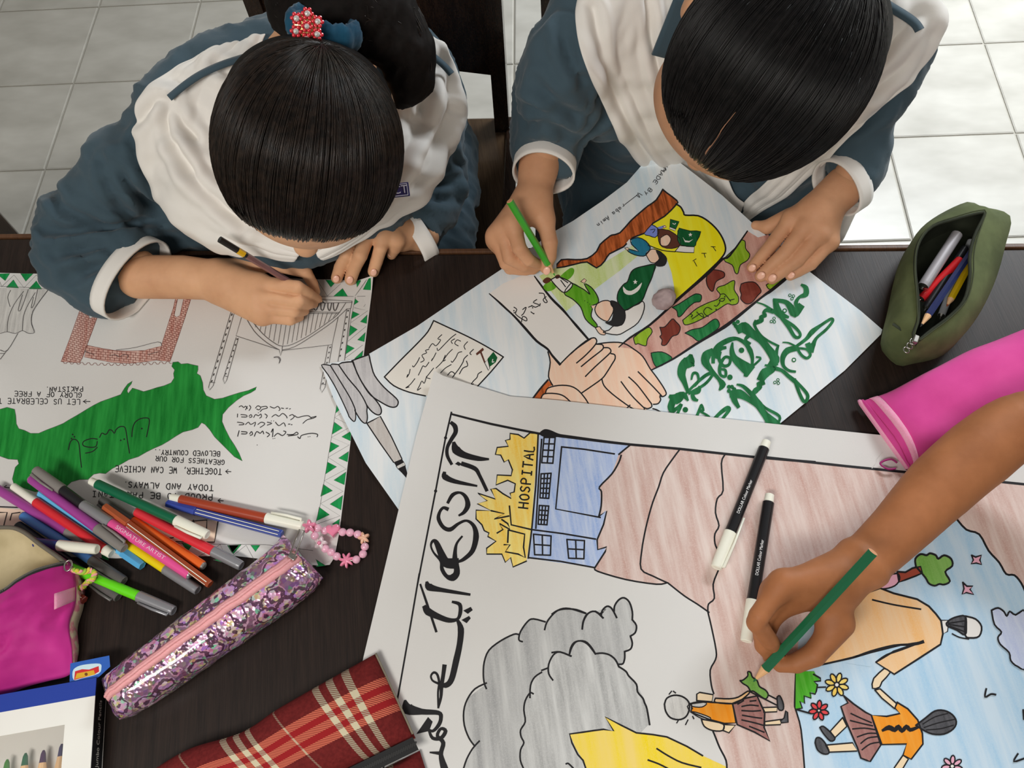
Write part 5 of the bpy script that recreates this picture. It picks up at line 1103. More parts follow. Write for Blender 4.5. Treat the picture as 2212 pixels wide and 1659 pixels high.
def soft_panel(corners, top_curve, nu, nv, H, name, parent, mat, edge=0.006, u0=0.0, v0=0.0, shear=0.0, bottom=True):
    """cushion-shaped panel; corners TR, BR, BL, TL in the picture (u runs from right to left)"""
    TRc, BRc, BLc, TLc = [Vector(c) for c in corners]; C_ = [Vector((p[0], p[1], 0)) for p in top_curve]; C_ = catmull(C_, 6)
    def cs(t): f = t * (len(C_) - 1); i = min(int(f), len(C_) - 2); return C_[i].lerp(C_[i + 1], f - i).to_2d()
    rows = []; uvs = []
    for i in range(nu + 1):
        u = i / nu; r = []
        for j in range(nv + 1):
            v_ = j / nv; tp_ = cs(u); bt_ = BRc.lerp(BLc, u); p = tp_.lerp(bt_, v_)
            d = min(u, 1 - u, 10); d2 = min(v_, 1 - v_); h = edge + H * (1 - (1 - min(1, d * 3.2)) ** 2) ** 0.5 * (1 - (1 - min(1, d2 * 2.6)) ** 2) ** 0.5
            h += 0.0012 * noise.noise(Vector((u * 9, v_ * 5, 3))) * (1 if d > 0.02 else 0)
            base_ = pt(p.x, p.y, edge); r.append(Vector((base_.x, base_.y, TZ + h)))
        rows.append(r)
    b = MB(); b.grid(rows, mat); me = b.mesh(name, True); uvl = me.uv_layers.new(name='UVMap'); Lu = (rows[0][0] - rows[-1][0]).length; Lv = (rows[0][0] - rows[0][-1]).length; nc = nv + 1
    for lp in me.loops:
        i, j = divmod(lp.vertex_index, nc); uvl.data[lp.index].uv = (u0 + Lu * i / nu, v0 + Lv * j / nv)
    if bottom:
        bm = bmesh.new(); bm.from_mesh(me); be = [e for e in bm.edges if e.is_boundary]; r_ = bmesh.ops.extrude_edge_only(bm, edges=be)
        for vv_ in [x for x in r_['geom'] if isinstance(x, bmesh.types.BMVert)]: _x, _y = prj(vv_.co); vv_.co.z = TZ + (0.0075 if _x > 745 - (_y - 1560) * 0.217 else 0.0006)
        bm.to_mesh(me); bm.free()
    return link(name, me, parent), rows
pl = empty('plaid_pouch', pt(640, 1580, 0)); tag(pl, 'red plaid cloth pouch with a black zipper at the bottom of the photo', 'pouch')
TR, BR, BL, TL = (812, 1412), (896, 1594), (470, 1800), (332, 1662)
_, prow = soft_panel((TR, BR, BL, TL), [(812, 1412), (700, 1474), (596, 1534), (520, 1583), (410, 1617), (332, 1662)], 40, 22, 0.022, 'upper_panel', pl, plaid_m, 0.0125)
zb = [r[-1] for r in prow]
def px_strip(a, b_, w, h, mat, name, parent, n=14, th=0.0015):
    A, B_ = Vector(a), Vector(b_); d = (B_ - A).normalized(); nn = Vector((-d.y, d.x)); rows = [[], []]
    for k in range(n + 1):
        p = A.lerp(B_, k / n)
        for s, r in ((-1, rows[0]), (1, rows[1])): q_ = p + nn * s * w / 2; r.append(pt(q_.x, q_.y, h))
    b = MB(); b.grid(rows, mat); o = b.build(name, parent); md = o.modifiers.new('t', 'SOLIDIFY'); md.thickness = th; return o
blk_tape = plain('black_zipper_tape', (0.012, 0.012, 0.013, 1), 0.8); blk_teeth = plain('black_zipper_teeth', (0.02, 0.02, 0.02, 1), 0.4)
px_strip((898, 1606), (540, 1780), 30, 0.0185, blk_tape, 'zipper_tape', pl)
b = MB()
for k in range(70):
    p = Vector((897, 1607)).lerp(Vector((540, 1781)), k / 69); c = pt(p.x, p.y, 0.0195); b.box(c, (0.0016, 0.0045, 0.0016), blk_teeth, Matrix.Rotation(-0.45, 3, 'Z'))
o = b.build('zipper_teeth', pl); o['kind'] = 'stuff'
soft_panel(((906, 1622), (950, 1760), (620, 1930), (560, 1795)), [(906, 1622), (560, 1795)], 24, 12, 0.014, 'lower_panel', pl, plaid_m, 0.010, 0.0, 0.06)
b = MB(); b.tube(catmull([prow[0][j] + Vector((0, 0, 0.001)) for j in range(0, 23, 3)], 3), 0.0011, plain('grey_piping', pc(120, 112, 96), 0.8), 6); b.build('piping', pl, True)

# ================================================================== magenta pouch on the right
mag = cloth_mat('magenta_cotton', pc(190, 58, 132), pc(206, 76, 146), 14) if 'cloth_mat' in globals() else mottled('magenta_cotton', pc(196, 62, 136), pc(212, 82, 152), 14, 0.85, bmp=0.1, bscale=1200)
pink_rib = mottled('pink_ribbon', pc(222, 138, 170), pc(236, 160, 186), 700, 0.8, stretch=(1, 3, 1))
mp2 = empty('magenta_pouch', pt(2100, 880, 0)); tag(mp2, 'magenta cloth pouch with pink ribbon trim beside the tan arm', 'pouch')
def ringpx(a, b, H, eh): return (a, b, H, eh)
rg = loft_case([((1858, 868), (1962, 1012), 0.010, 0.008), ((1876, 862), (1972, 1006), 0.022, 0.012), ((1925, 845), (2005, 990), 0.034, 0.016), ((2000, 808), (2070, 965), 0.044, 0.02), ((2090, 762), (2160, 930), 0.050, 0.022), ((2180, 728), (2245, 895), 0.050, 0.022), ((2290, 690), (2340, 850), 0.046, 0.02), ((2390, 660), (2430, 800), 0.020, 0.012)], 30, 0.0078, 0.75)
rows = [catmull([r[i] for r in rg], 5) for i in range(30)]; rows = [list(r) for r in zip(*rows)]
for i, r in enumerate(rows):
    for k in range(len(r)): r[k] = r[k] + Vector((0, 0, 0.006 * noise.noise(r[k] * 24))) if r[k].z > TZ + 0.014 else r[k]
b = MB(); b.grid(rows[3:], mag, close_u=True); b.add(rows[-1], [tuple(range(30))[::-1]], mag); b.build('body', mp2, True, True)
b = MB(); b.grid([[p + Vector((0, 0, 0.0016)) for p in r] for r in (rows[5], rows[6], rows[7])], pink_rib, close_u=True); o = b.build('ribbon_trim', mp2, True); md = o.modifiers.new('t', 'SOLIDIFY'); md.thickness = 0.001; md.offset = 1
b = MB(); b.grid(rows[0:4], mag, close_u=True); o = b.build('mouth_edge', mp2, True); md = o.modifiers.new('t', 'SOLIDIFY'); md.thickness = 0.0018
b = MB(); b.tube(catmull([p for p in rows[0][::2]], 2, True), 0.0030, pink_rib, 8, True); b.build('piped_rim', mp2, True)
b = MB(); b.tube(catmull([pt(x, y, 0.011) for x, y in ((1935, 1012), (1918, 1013), (1902, 1003), (1908, 996), (1925, 992), (1938, 1000))], 4), 0.0011, plain('purple_cord', pc(140, 20, 96), 0.6), 6); b.build('cord_loop', mp2, True)

# ================================================================== olive pouch with pens in it
olive = mottled('olive_canvas', pc(70, 78, 48), pc(88, 96, 62), 30, 0.85, bmp=0.15, bscale=1500); olive_d = mottled('olive_lining', pc(34, 38, 28), pc(46, 50, 38), 30, 0.9)
op = empty('olive_pouch', pt(2030, 660, 0)); tag(op, 'open olive green pouch holding pens at the edge of the desk', 'pouch')
def resample(pts, n):
    C_ = catmull([Vector((a, b, 0)) for a, b in pts], 8, True); L = [0]
    for i in range(len(C_)): L.append(L[-1] + (C_[(i + 1) % len(C_)] - C_[i]).length)
    out = []
    for k in range(n):
        t = L[-1] * k / n; i = max(j for j in range(len(C_)) if L[j] <= t); f = (t - L[i]) / max(L[i + 1] - L[i], 1e-9); p = C_[i].lerp(C_[(i + 1) % len(C_)], f); out.append((p.x, p.y))
    return out
lip = resample([(2124, 459), (2060, 475), (2010, 492), (1982, 530), (1976, 580), (1982, 640), (1983, 690), (1972, 725), (1980, 738), (2010, 715), (2050, 685), (2082, 650), (2094, 600), (2094, 555), (2104, 512), (2124, 470)], 56)
mid_ = resample([(2120, 446), (2085, 437), (2000, 483), (1958, 545), (1936, 640), (1922, 700), (1924, 728), (1962, 764), (2000, 760), (2058, 744), (2108, 690), (2148, 612), (2172, 530), (2182, 466)], 56)
rl = [pt(x, y, 0.066) for x, y in lip]; rm = [pt(x, y, 0.042) for x, y in mid_]; cm = sum(rm, Vector()) / len(rm)
rb_ = [Vector((cm.x + (p.x - cm.x) * 0.93, cm.y + (p.y - cm.y) * 0.93, TZ + 0.0015)) for p in rm]; rq = [Vector((cm.x + (p.x - cm.x) * 1.0, cm.y + (p.y - cm.y) * 1.0, TZ + 0.018)) for p in rm]
u1_ = [a.lerp(b_, 0.55) + Vector((0, 0, 0.006)) for a, b_ in zip(rm, rl)]
b = MB(); b.grid([rb_, rq, rm, u1_, rl], olive, close_u=True); b.add(rb_, [tuple(range(56))], olive); o = b.build('body', op, True)
ri = [Vector((p.x, p.y, p.z)) for p in rl]; r2 = [a.lerp(b_, 0.55) + Vector((0, 0, -0.012)) for a, b_ in zip(rl, rm)]; r2 = [Vector((p.x, p.y, TZ + 0.048)) for p in r2]; r3 = [Vector((cm.x + (p.x - cm.x) * 0.92, cm.y + (p.y - cm.y) * 0.92, TZ + 0.03)) for p in rm]; r4 = [Vector((cm.x + (p.x - cm.x) * 0.86, cm.y + (p.y - cm.y) * 0.86, TZ + 0.006)) for p in rm]
b = MB(); b.grid([r4, r3, r2, ri][::-1], olive_d, close_u=True); b.add(r4, [tuple(range(56))[::-1]], olive_d); b.build('lining', op, True)
b = MB(); b.tube([p + Vector((0, 0, 0.0006)) for p in rl], 0.0018, olive_d, 6, True); b.build('zipper_tape', op, True)
b = MB(); b.tube([a.lerp(c_, 0.18) + Vector((0, 0, 0.0028)) for a, c_ in zip(rl, u1_)], 0.0007, plain('olive_stitch', pc(52, 58, 34), 0.9), 5, True); b.build('seam', op, True)
px_strip((1928, 700), (1990, 742), 5, 0.052, olive_d, 'end_seam', op, 6, 0.0008)
zp = pt(1978, 733, 0.070); b = MB(); b.box(zp, (0.005, 0.009, 0.004), metal, Matrix.Rotation(-0.6, 3, 'Z')); so_ = b.build('zipper_slider', op); bevel_obj(so_, 0.001)
for k in range(3):
    c0 = Vector((1972, 738)).lerp(Vector((1958, 756)), k / 2); b = MB(); cc_ = pt(c0.x, c0.y, 0.066 - 0.004 * k); b.tube([cc_ + Vector((0.0026 * math.cos(t), 0.0035 * math.sin(t), 0)) for t in [2 * math.pi * j / 10 for j in range(10)]], 0.0007, metal, 5, True); b.build('pull_link', so_, True)
def pen_in(tail, tip, h0, h1, rad, mat, label, wood_tip=None, n=12, name='pen', cat='pen'):
    a, b_ = pt(*tail, h0), pt(*tip, h1); root = empty(name, (a + b_) / 2); L = (b_ - a).length
    m_ = MB(); m_.lathe(a, b_, [(0, rad * 0.85, mat), (0.001, rad, mat), (L * (0.86 if wood_tip else 0.9), rad, mat), (L * (0.87 if wood_tip else 0.95), rad * 0.95, mat)], n); autosmooth(m_.build('barrel', root), 40)
    w_ = plain('sharpened_wood2', pc(216, 172, 128), 0.7); m_ = MB(); m_.lathe(a, b_, [(L * (0.87 if wood_tip else 0.95), rad * 0.93, w_ if wood_tip else metal), (L * 0.97, rad * 0.3, wood_tip or metal), (L, rad * 0.08, wood_tip or metal)], 10); m_.build('tip', root)
    tag(root, label, cat, 'pens and pencils inside the olive pouch'); return root
pen_in((2068, 505), (1990, 625), .046, .040, 0.0062, plain('silver_pen', pc(168, 164, 168), 0.3, 0.3), 'thick silver-grey pen inside the olive pouch')
pen_in((2075, 560), (1985, 650), .042, .030, 0.0048, plain('red_pen', pc(190, 30, 36), 0.3), 'red pen inside the olive pouch')
pen_in((2108, 530), (1988, 706), .050, .058, 0.0040, plain('navy_pencil_paint', pc(34, 42, 84), 0.35), 'navy pencil with sharpened tip inside the olive pouch', plain('graphite2', (0.03, 0.03, 0.03, 1), 0.4), 6, 'pencil', 'pencil')
pen_in((2108, 545), (2045, 662), .034, .036, 0.0040, plain('yellow_pencil_paint', pc(206, 170, 12), 0.4), 'yellow pencil with a short tip inside the olive pouch', plain('brown_lead', pc(150, 80, 50), 0.6), 6, 'pencil', 'pencil')
pen_in((2085, 535), (1996, 672), .040, .034, 0.0042, black_pl, 'black pen inside the olive pouch'); pen_in((2098, 520), (2030, 690), .026, .020, 0.0042, plain('pale_pen', pc(170, 172, 176), 0.3), 'pale translucent pen lowest in the olive pouch')

# ================================================================== magenta pouch with beige lining, lower left
beige = mottled('beige_lining', pc(166, 152, 118), pc(186, 172, 138), 25, 0.85, bmp=0.1, bscale=900); mag2 = mottled('hot_pink_nylon', pc(164, 24, 114), pc(186, 40, 132), 18, 0.65, spec=0.3, sheen=0.15); floral = mottled('floral_cotton', pc(196, 178, 150), pc(196, 120, 130), 90, 0.85, lo=0.45, hi=0.55)
bp_ = empty('open_pouch', pt(50, 1350, 0)); tag(bp_, 'open hot pink pouch with beige lining and pink loop at the left edge', 'pouch')
up_l = catmull([pt(x, y, h) for x, y, h in ((-120, 1150, .03), (0, 1140, .034), (45, 1146, .036), (90, 1178, .036), (128, 1205, .034), (142, 1218, .030))], 5)
lo_l = catmull([pt(x, y, h) for x, y, h in ((-120, 1330, .045), (0, 1283, .047), (40, 1256, .047), (80, 1235, .044), (118, 1224, .038), (142, 1219, .031))], 5)
n_ = len(up_l); rows = []
for k in range(13):
    f = k / 12; r = []
    for i in range(n_):
        p = up_l[i].lerp(lo_l[i], f); p.z -= 0.022 * math.sin(math.pi * f) * min(1, (n_ - 1 - i) / 8); r.append(p)
    rows.append(r)
b = MB(); b.grid(rows[::-1], beige); o = b.build('lining', bp_, True)
md = o.modifiers.new('t', 'SOLIDIFY'); md.thickness = 0.0015
bot = catmull([pt(x, y, 0.006) for x, y in ((-120, 1520), (0, 1502), (60, 1482), (105, 1470), (140, 1462), (158, 1452))], 5)
rt_ = catmull([pt(x, y, h) for x, y, h in ((142, 1219, .031), (160, 1240, .024), (162, 1300, .020), (148, 1350, .02), (155, 1400, .016), (158, 1452, .006))], 5)
rows = []
for k in range(27):
    f = k / 26; r = []
    for i in range(n_):
        g_ = i / (n_ - 1); p = lo_l[i].lerp(bot[i], f)
        e_r = rt_[min(int(f * (len(rt_) - 1)), len(rt_) - 1)]; base_r = lo_l[-1].lerp(bot[-1], f); p = p + (e_r - base_r) * g_ ** 3
        p.z += 0.020 * math.sin(math.pi * min(1, f * 1.05)) * (1 - g_ ** 3) + (0.009 * noise.noise(Vector((g_ * 4 + f * 5, f * 2.2 - g_ * 2, 8))) + 0.006 * (1 - 2 * abs(noise.noise(Vector((g_ * 3 + f * 6, f * 1.5 - g_ * 4, 3)))))) * (1 - g_ ** 4) * math.sin(math.pi * f); r.append(p)
    rows.append(r)
b = MB(); b.grid(rows, mag2); o = b.build('front_panel', bp_, True); md = o.modifiers.new('t', 'SOLIDIFY'); md.thickness = 0.0015
frows = rows
def skirt_down(C_, name, mat, inset=0.0):
    b = MB(); b.grid([C_, [Vector((p.x, p.y, TZ + 0.0030)) for p in C_]], mat); o = b.build(name, bp_, True); md = o.modifiers.new('t', 'SOLIDIFY'); md.thickness = 0.0012; return o
skirt_down(rt_, 'side_gusset', floral); skirt_down(up_l, 'back_panel', mag2)
for C_, nm in ((up_l, 'zipper_tape'), (lo_l, 'zipper_tape')):
    b = MB(); b.tube([p + Vector((0, 0, 0.001)) for p in C_], 0.0022, plain('grey_zipper_tape', pc(96, 90, 80), 0.8) if C_ is up_l else blk_tape, 6); b.build(nm, bp_, True)
b = MB()
for i in range(n_ - 1):
    for k in range(3): b.box(lo_l[i].lerp(lo_l[i + 1], k / 3) + Vector((0, 0.0012, 0.0026)), (0.0012, 0.0022, 0.0012), metal)
o = b.build('zipper_teeth', bp_); o['kind'] = 'stuff'
b = MB(); rw = []
for f in np.linspace(0, 1, 8):
    rw.append([pt(118 + 44 * f, 1282 - 14 * f + g_ * (34 - 4 * f), 0.055 - 0.026 * f + 0.004 * math.sin(3.1 * f)) for g_ in np.linspace(0, 1, 5)])
b.grid(rw, pink_rib); o = b.build('loop_tab', bp_, True); md = o.modifiers.new('t', 'SOLIDIFY'); md.thickness = 0.0014
b = MB(); b.tube([pt(147, 1222, 0.036) + Vector((0.004 * math.cos(t), 0.0055 * math.sin(t), 0)) for t in [2 * math.pi * j / 12 for j in range(12)]], 0.0009, metal, 6, True); b.build('zipper_ring', bp_, True)
bc_ = [plain('thread_lime', pc(150, 190, 60), 0.8), plain('thread_pink', pc(220, 150, 150), 0.8), plain('thread_yellow', pc(206, 190, 70), 0.8)]
cp = catmull([pt(x, y, h) for x, y, h in ((156, 1230, .034), (176, 1236, .030), (196, 1232, .027), (205, 1240, .026), (200, 1252, .024), (190, 1258, .022), (180, 1268, .018), (168, 1272, .012))], 6)
for k in range(3):
    b = MB(); b.tube([p + Vector((math.cos(i * 0.9 + k * 2.1), math.sin(i * 0.9 + k * 2.1) * 0.7, math.sin(i * 0.9 + k * 2.1))) * 0.0017 for i, p in enumerate(cp)], 0.0017, bc_[k], 6); b.build('braided_thread', bp_, True)

# ================================================================== colouring pencil box
bx = empty('pencil_box', pt(100, 1600, 0)); tag(bx, 'white and blue box of jumbo colouring pencils with a clear window', 'box')
HB_ = 0.0215; bT = pt(209, 1464, HB_); bd_r = (pt(214, 1659, HB_) - bT).normalized(); bd_l = (pt(0, 1501, HB_) - bT); bd_l.z = 0; bd_l.normalize(); bd_r = Vector((-bd_l.y, bd_l.x, 0)); bd_r = bd_r if bd_r.y < 0 else -bd_r
def BX(u, v_, z): return bT + bd_l * u + bd_r * v_ + Vector((0, 0, z - HB_))       # u to the left, v towards the viewer
card_w = mottled('white_card', pc(214, 212, 206), pc(224, 222, 216), 6, 0.4, spec=0.4); card_b = plain('blue_card', pc(34, 60, 150), 0.35); card_k = plain('black_card', (0.012, 0.012, 0.013, 1), 0.35); card_g = plain('grey_card_inside', pc(196, 192, 184), 0.8)
def slab(name, u0, u1, v0, v1, z0, z1, mat, parent=bx):
    b = MB(); q_ = [BX(u, v_, TZ * 0 + z) for z in (z0, z1) for (u, v_) in ((u0, v0), (u1, v0), (u1, v1), (u0, v1))]
    b.add(q_, [(0, 1, 2, 3), (7, 6, 5, 4), (0, 4, 5, 1), (1, 5, 6, 2), (2, 6, 7, 3), (3, 7, 4, 0)], mat); o = b.build(name, parent, weld=True); return o
BW, BD = 0.22, 0.21
slab('base', 0.0, BW, 0.0, BD, 0.001, 0.0022, card_g); slab('side_panel', 0.0, 0.0012, 0.0, BD, 0.0022, HB_, card_k); slab('side_panel', BW - 0.0012, BW, 0.0, BD, 0.0022, HB_, card_k); slab('end_panel', 0.0012, BW - 0.0012, 0.0, 0.0012, 0.0022, HB_, card_b); slab('end_panel', 0.0012, BW - 0.0012, BD - 0.0012, BD, 0.0022, HB_, card_b)
slab('blue_band', 0.0, BW, 0.0, 0.0165, HB_, HB_ + 0.0008, card_b); slab('card_front', 0.0, BW, 0.0165, 0.038, HB_, HB_ + 0.0008, card_w); slab('card_front', 0.0, 0.0275, 0.038, BD, HB_, HB_ + 0.0008, card_w); slab('card_front', 0.19, BW, 0.038, BD, HB_, HB_ + 0.0008, card_w)
film, ntf, bf = _new('clear_window_film'); bf.inputs['Base Color'].default_value = (0.95, 0.95, 0.93, 1); bf.inputs['Roughness'].default_value = 0.08; bf.inputs['Alpha'].default_value = 0.07; bf.inputs['Specular IOR Level'].default_value = 0.7; bump(ntf, bf, noise_tex(ntf, coords(ntf), 90, 2.0), 0.9, 0.002)
b = MB(); rw = [[BX(0.0275 + 0.1625 * i / 40, 0.038 + (BD - 0.038) * j / 30, HB_ + 0.0002 + 0.0006 * noise.noise(Vector((i * 0.5, j * 0.5, 0)))) for j in range(31)] for i in range(41)]
b.grid(rw, film); b.build('window_film', bx, True)
tips = [('violet', (46, 40, 84)), ('plum', (60, 30, 70)), ('bottle_green', (24, 90, 60)), ('green', (50, 120, 40)), ('sky_blue', (60, 140, 190)), ('red', (180, 40, 40)), ('orange', (210, 110, 30)), ('yellow', (220, 190, 30)), ('brown', (110, 60, 30))]
for k, (nm, c_) in enumerate(tips):
    u = 0.036 + 0.0172 * k; r_ = 0.0074; tip_ = BX(u, 0.053 + 0.0015 * (k % 2) + 0.0012 * k, 0.0022 + r_); tail_ = BX(u, BD - 0.004, 0.0022 + r_); L = (tip_ - tail_).length; root = empty('jumbo_pencil', (tip_ + tail_) / 2); pm = plain(nm + '_pencil_paint', pc(*c_), 0.35); wd = plain('pale_wood', pc(214, 174, 128), 0.7)
    b = MB(); b.lathe(tail_, tip_, [(0, r_, pm), (L - 0.034, r_, pm)], 6); b.build('barrel', root); b = MB(); b.lathe(tail_, tip_, [(L - 0.034, r_ * 0.98, wd), (L - 0.011, r_ * 0.42, wd)], 12); b.build('wood_cone', root); b = MB(); b.lathe(tail_, tip_, [(L - 0.011, r_ * 0.42, pm), (L - 0.003, r_ * 0.30, pm), (L, r_ * 0.12, pm)], 10); b.build('lead', root)
    tag(root, nm.replace('_', ' ') + ' jumbo pencil lying in the clear-window box', 'pencil', 'jumbo pencils in the box')
# flap with a picture of a sharpener
fl = [(152, 1433), (236, 1416), (238, 1440), (216, 1460), (209, 1466), (150, 1478)]
def surf_flap(x, y, dz): return at(x, y, TZ + 0.0195 + dz)
b = MB(); b.add([surf_flap(x, y, 0) for x, y in fl] + [surf_flap(x, y, -0.001) for x, y in fl], [tuple(range(6))[::-1], tuple(range(6, 12))] + [(i, (i + 1) % 6, 6 + (i + 1) % 6, 6 + i) for i in range(6)], plain('flap_blue', pc(44, 92, 176), 0.35)); fo = b.build('flap', bx, weld=True)
af = Art(fo, surf_flap, 0); af.motif('sharpener_picture')
af.fill('E:620,830 660,790 740,770 850,765 865,800 840,850 700,890 630,905', plain('pale_glow_print', pc(190, 214, 232), 0.4), 3); af.fill('E:632,905 640,830 700,812 760,815 842,785 846,832 800,860', plain('red_print', pc(196, 40, 44), 0.4)); af.fill('E:640,895 655,848 800,820 812,858', plain('gold_print', pc(206, 160, 40), 0.4)); af.dot('E:735,855', 3.6, plain('brown_print', pc(110, 60, 20), 0.4)); af.flush()
# lettering on the dark side of the box
a_, b_ = BX(-0.0004, 0.090, 0.012), BX(-0.0004, 0.018, 0.012); d = (b_ - a_).normalized(); nrm_ = -bd_l; up_ = nrm_.cross(d); M4 = Matrix((d, up_, nrm_)).transposed().to_4x4(); M4.translation = (a_ + b_) / 2
cu = bpy.data.curves.new('t', 'FONT'); cu.body = '12 Jumbo Colour Pencils'; cu.size = 0.0068; cu.extrude = 0.0001; cu.align_x = 'CENTER'; cu.align_y = 'CENTER'; to = bpy.data.objects.new('t', cu); COL.objects.link(to); dg = bpy.context.evaluated_depsgraph_get(); me = bpy.data.meshes.new_from_object(to.evaluated_get(dg)); bpy.data.objects.remove(to, do_unlink=True); me.transform(M4); me.materials.clear(); me.materials.append(plain('silver_print', pc(170, 166, 156), 0.4)); link('box_lettering', me, bx)
# ================================================================== people
def K(crop, s):
    """'x,y,height,radius_px ...' -> points and radii in metres (heights above the table top)"""
    x0, y0 = CROPS[crop]; k = SC.get(crop, 3.95); pts = []; rr = []
    for t in s.split():
        a = [float(v) for v in t.split(',')]
        p = pt(x0 + a[0] / k, y0 + a[1] / k, a[2]); pts.append(p); rr.append(a[3] * mpp(p))
    return pts, rr
def KC(crop, s): return chain(*K(crop, s))
def skin_mat(name, c1, c2):
    mt, nt, b = _new(name)
    f = noise_tex(nt, coords(nt), 22, 4.0); f2 = noise_tex(nt, coords(nt), 700, 2.0)
    nt.links.new(ramp(nt, f, [(0.3, c1), (0.7, c2)]), b.inputs['Base Color'])
    b.inputs['Roughness'].default_value = 0.58; b.inputs['Specular IOR Level'].default_value = 0.3
    b.inputs['Subsurface Weight'].default_value = 0.12; b.inputs['Subsurface Radius'].default_value = (0.008, 0.003, 0.0015); b.inputs['Subsurface Scale'].default_value = 0.5
    bump(nt, b, f2, 0.10, 0.0006); return mt
skin1 = skin_mat('skin_light', pc(186, 138, 104), pc(206, 160, 124))
skin2 = skin_mat('skin_medium', pc(176, 128, 96), pc(196, 148, 114))
skin3 = skin_mat('skin_tan', pc(140, 88, 54), pc(166, 108, 70))
nail_m = plain('fingernail', pc(222, 172, 150), 0.3)
nail_d = plain('fingernail_tan', pc(190, 130, 104), 0.3)
blue_cloth = cloth_mat('slate_blue_cotton', pc(51, 67, 76), pc(64, 81, 91))
white_cloth = cloth_mat('white_cotton', pc(206, 202, 196), pc(218, 215, 210))
strap_cloth = cloth_mat('slate_strap', pc(56, 72, 82), pc(66, 83, 93))
lining = plain('sleeve_lining', pc(40, 48, 60), 0.9)
shoe_m = plain('black_shoe_leather', (0.01, 0.01, 0.011, 1), 0.35)
def hair_mat(name, c1, c2, rough=0.34, spec=0.4):
    mt, nt, b = _new(name)
    nt.links.new(ramp(nt, noise_tex(nt, coords(nt), 160, 3.0), [(0.35, c1), (0.75, c2)]), b.inputs['Base Color'])
    b.inputs['Roughness'].default_value = rough; b.inputs['Specular IOR Level'].default_value = spec
    return mt
hair1 = hair_mat('brown_black_hair', (0.007, 0.0048, 0.0038, 1), (0.030, 0.018, 0.012, 1))
hair2 = hair_mat('black_hair', (0.0042, 0.004, 0.0042, 1), (0.014, 0.012, 0.012, 1))
scalp1 = hair_mat('brown_black_hair_base', (0.005, 0.0036, 0.003, 1), (0.009, 0.006, 0.005, 1), 0.7, 0.12)
scalp2 = hair_mat('black_hair_base', (0.0035, 0.0033, 0.0035, 1), (0.006, 0.0055, 0.0055, 1), 0.7, 0.12)

def head_frame(px, py, zc, face_deg):
    c = atd(px, py, zc); ez = (CAM - c).normalized()
    up = UPV - ez * UPV.dot(ez); up.normalize(); rt = up.cross(ez)
    a = math.radians(face_deg)                     # 0: the face points to the bottom of the picture
    ey = up * math.cos(a) + rt * math.sin(a); ex = ey.cross(ez)
    return c, ex, ey, ez
def in_frame(fr, x, y, z): return fr[0] + fr[1] * x + fr[2] * y + fr[3] * z
def head_prims(fr, a, b, c):
    ax = (fr[1], fr[2], fr[3]); I = lambda x, y, z: in_frame(fr, x, y, z)
    pr = [ell(I(0, 0, 0), (a, b, c), ax), ell(I(0, -b * 0.46, -c * 0.50), (a * 0.88, b * 0.64, c * 0.85), ax), ell(I(0, -b * 0.40, -c * 1.1), (a * 0.62, b * 0.50, c * 0.5), ax)]
    nose = chain([I(0, -b * 0.90, -c * 0.42), I(0, -b * 1.13, -c * 0.74), I(0, -b * 1.02, -c * 0.84)], [0.007, 0.011, 0.009])
    lips = chain([I(-0.018, -b * 0.90, -c * 1.05), I(0, -b * 0.97, -c * 1.06), I(0.018, -b * 0.90, -c * 1.05)], [0.004, 0.008, 0.004])
    brow = chain([I(-a * 0.55, -b * 0.80, -c * 0.34), I(0, -b * 0.93, -c * 0.36), I(a * 0.55, -b * 0.80, -c * 0.34)], [0.008, 0.010, 0.008])
    ears = []
    for s in (-1, 1):
        ears += [ell(I(s * a * 1.0, -b * 0.05, -c * 0.42), (0.010, 0.020, 0.030), ax), cone(I(s * a * 1.06, 0.006, -c * 0.22), I(s * a * 1.10, 0.012, -c * 0.5), 0.006, 0.006)]
    return pr, nose + lips + brow, ears
def face_parts(fr, a, b, c, parent, hairm):
    I = lambda x, y, z: in_frame(fr, x, y, z); rot = Matrix((fr[1], fr[2], fr[3])).transposed()
    eye = plain('eye_white', (0.7, 0.68, 0.65, 1), 0.25); iris = plain('dark_iris', (0.012, 0.008, 0.006, 1), 0.15); lip = plain('lips', pc(176, 104, 92), 0.45)
    for s in (-1, 1):
        e = MB(); e.ball(I(s * a * 0.40, -b * 0.80, -c * 0.56), (0.0125, 0.0105, 0.0085), eye, 8, rot); eo = e.build('eye', parent, True)
        e = MB(); e.ball(I(s * a * 0.40, -b * 0.80 - 0.0075, -c * 0.56), (0.0055, 0.004, 0.0055), iris, 7, rot); e.build('iris', eo, True)
        e = MB(); e.tube([I(s * a * (0.18 + 0.13 * k), -b * (0.955 - 0.045 * k), -c * (0.34 - 0.012 * math.sin(k))) for k in range(5)], [0.0015, 0.0026, 0.0026, 0.002, 0.001], hairm, 6); e.build('eyebrow', parent, True)
    e = MB(); e.tube([I((k - 3) * 0.0072, -b * (0.995 - 0.012 * abs(k - 3)) - 0.001, -c * 1.06) for k in range(7)], [0.001, 0.0032, 0.0045, 0.004, 0.0045, 0.0032, 0.001], lip, 8); e.build('lips', parent, True)
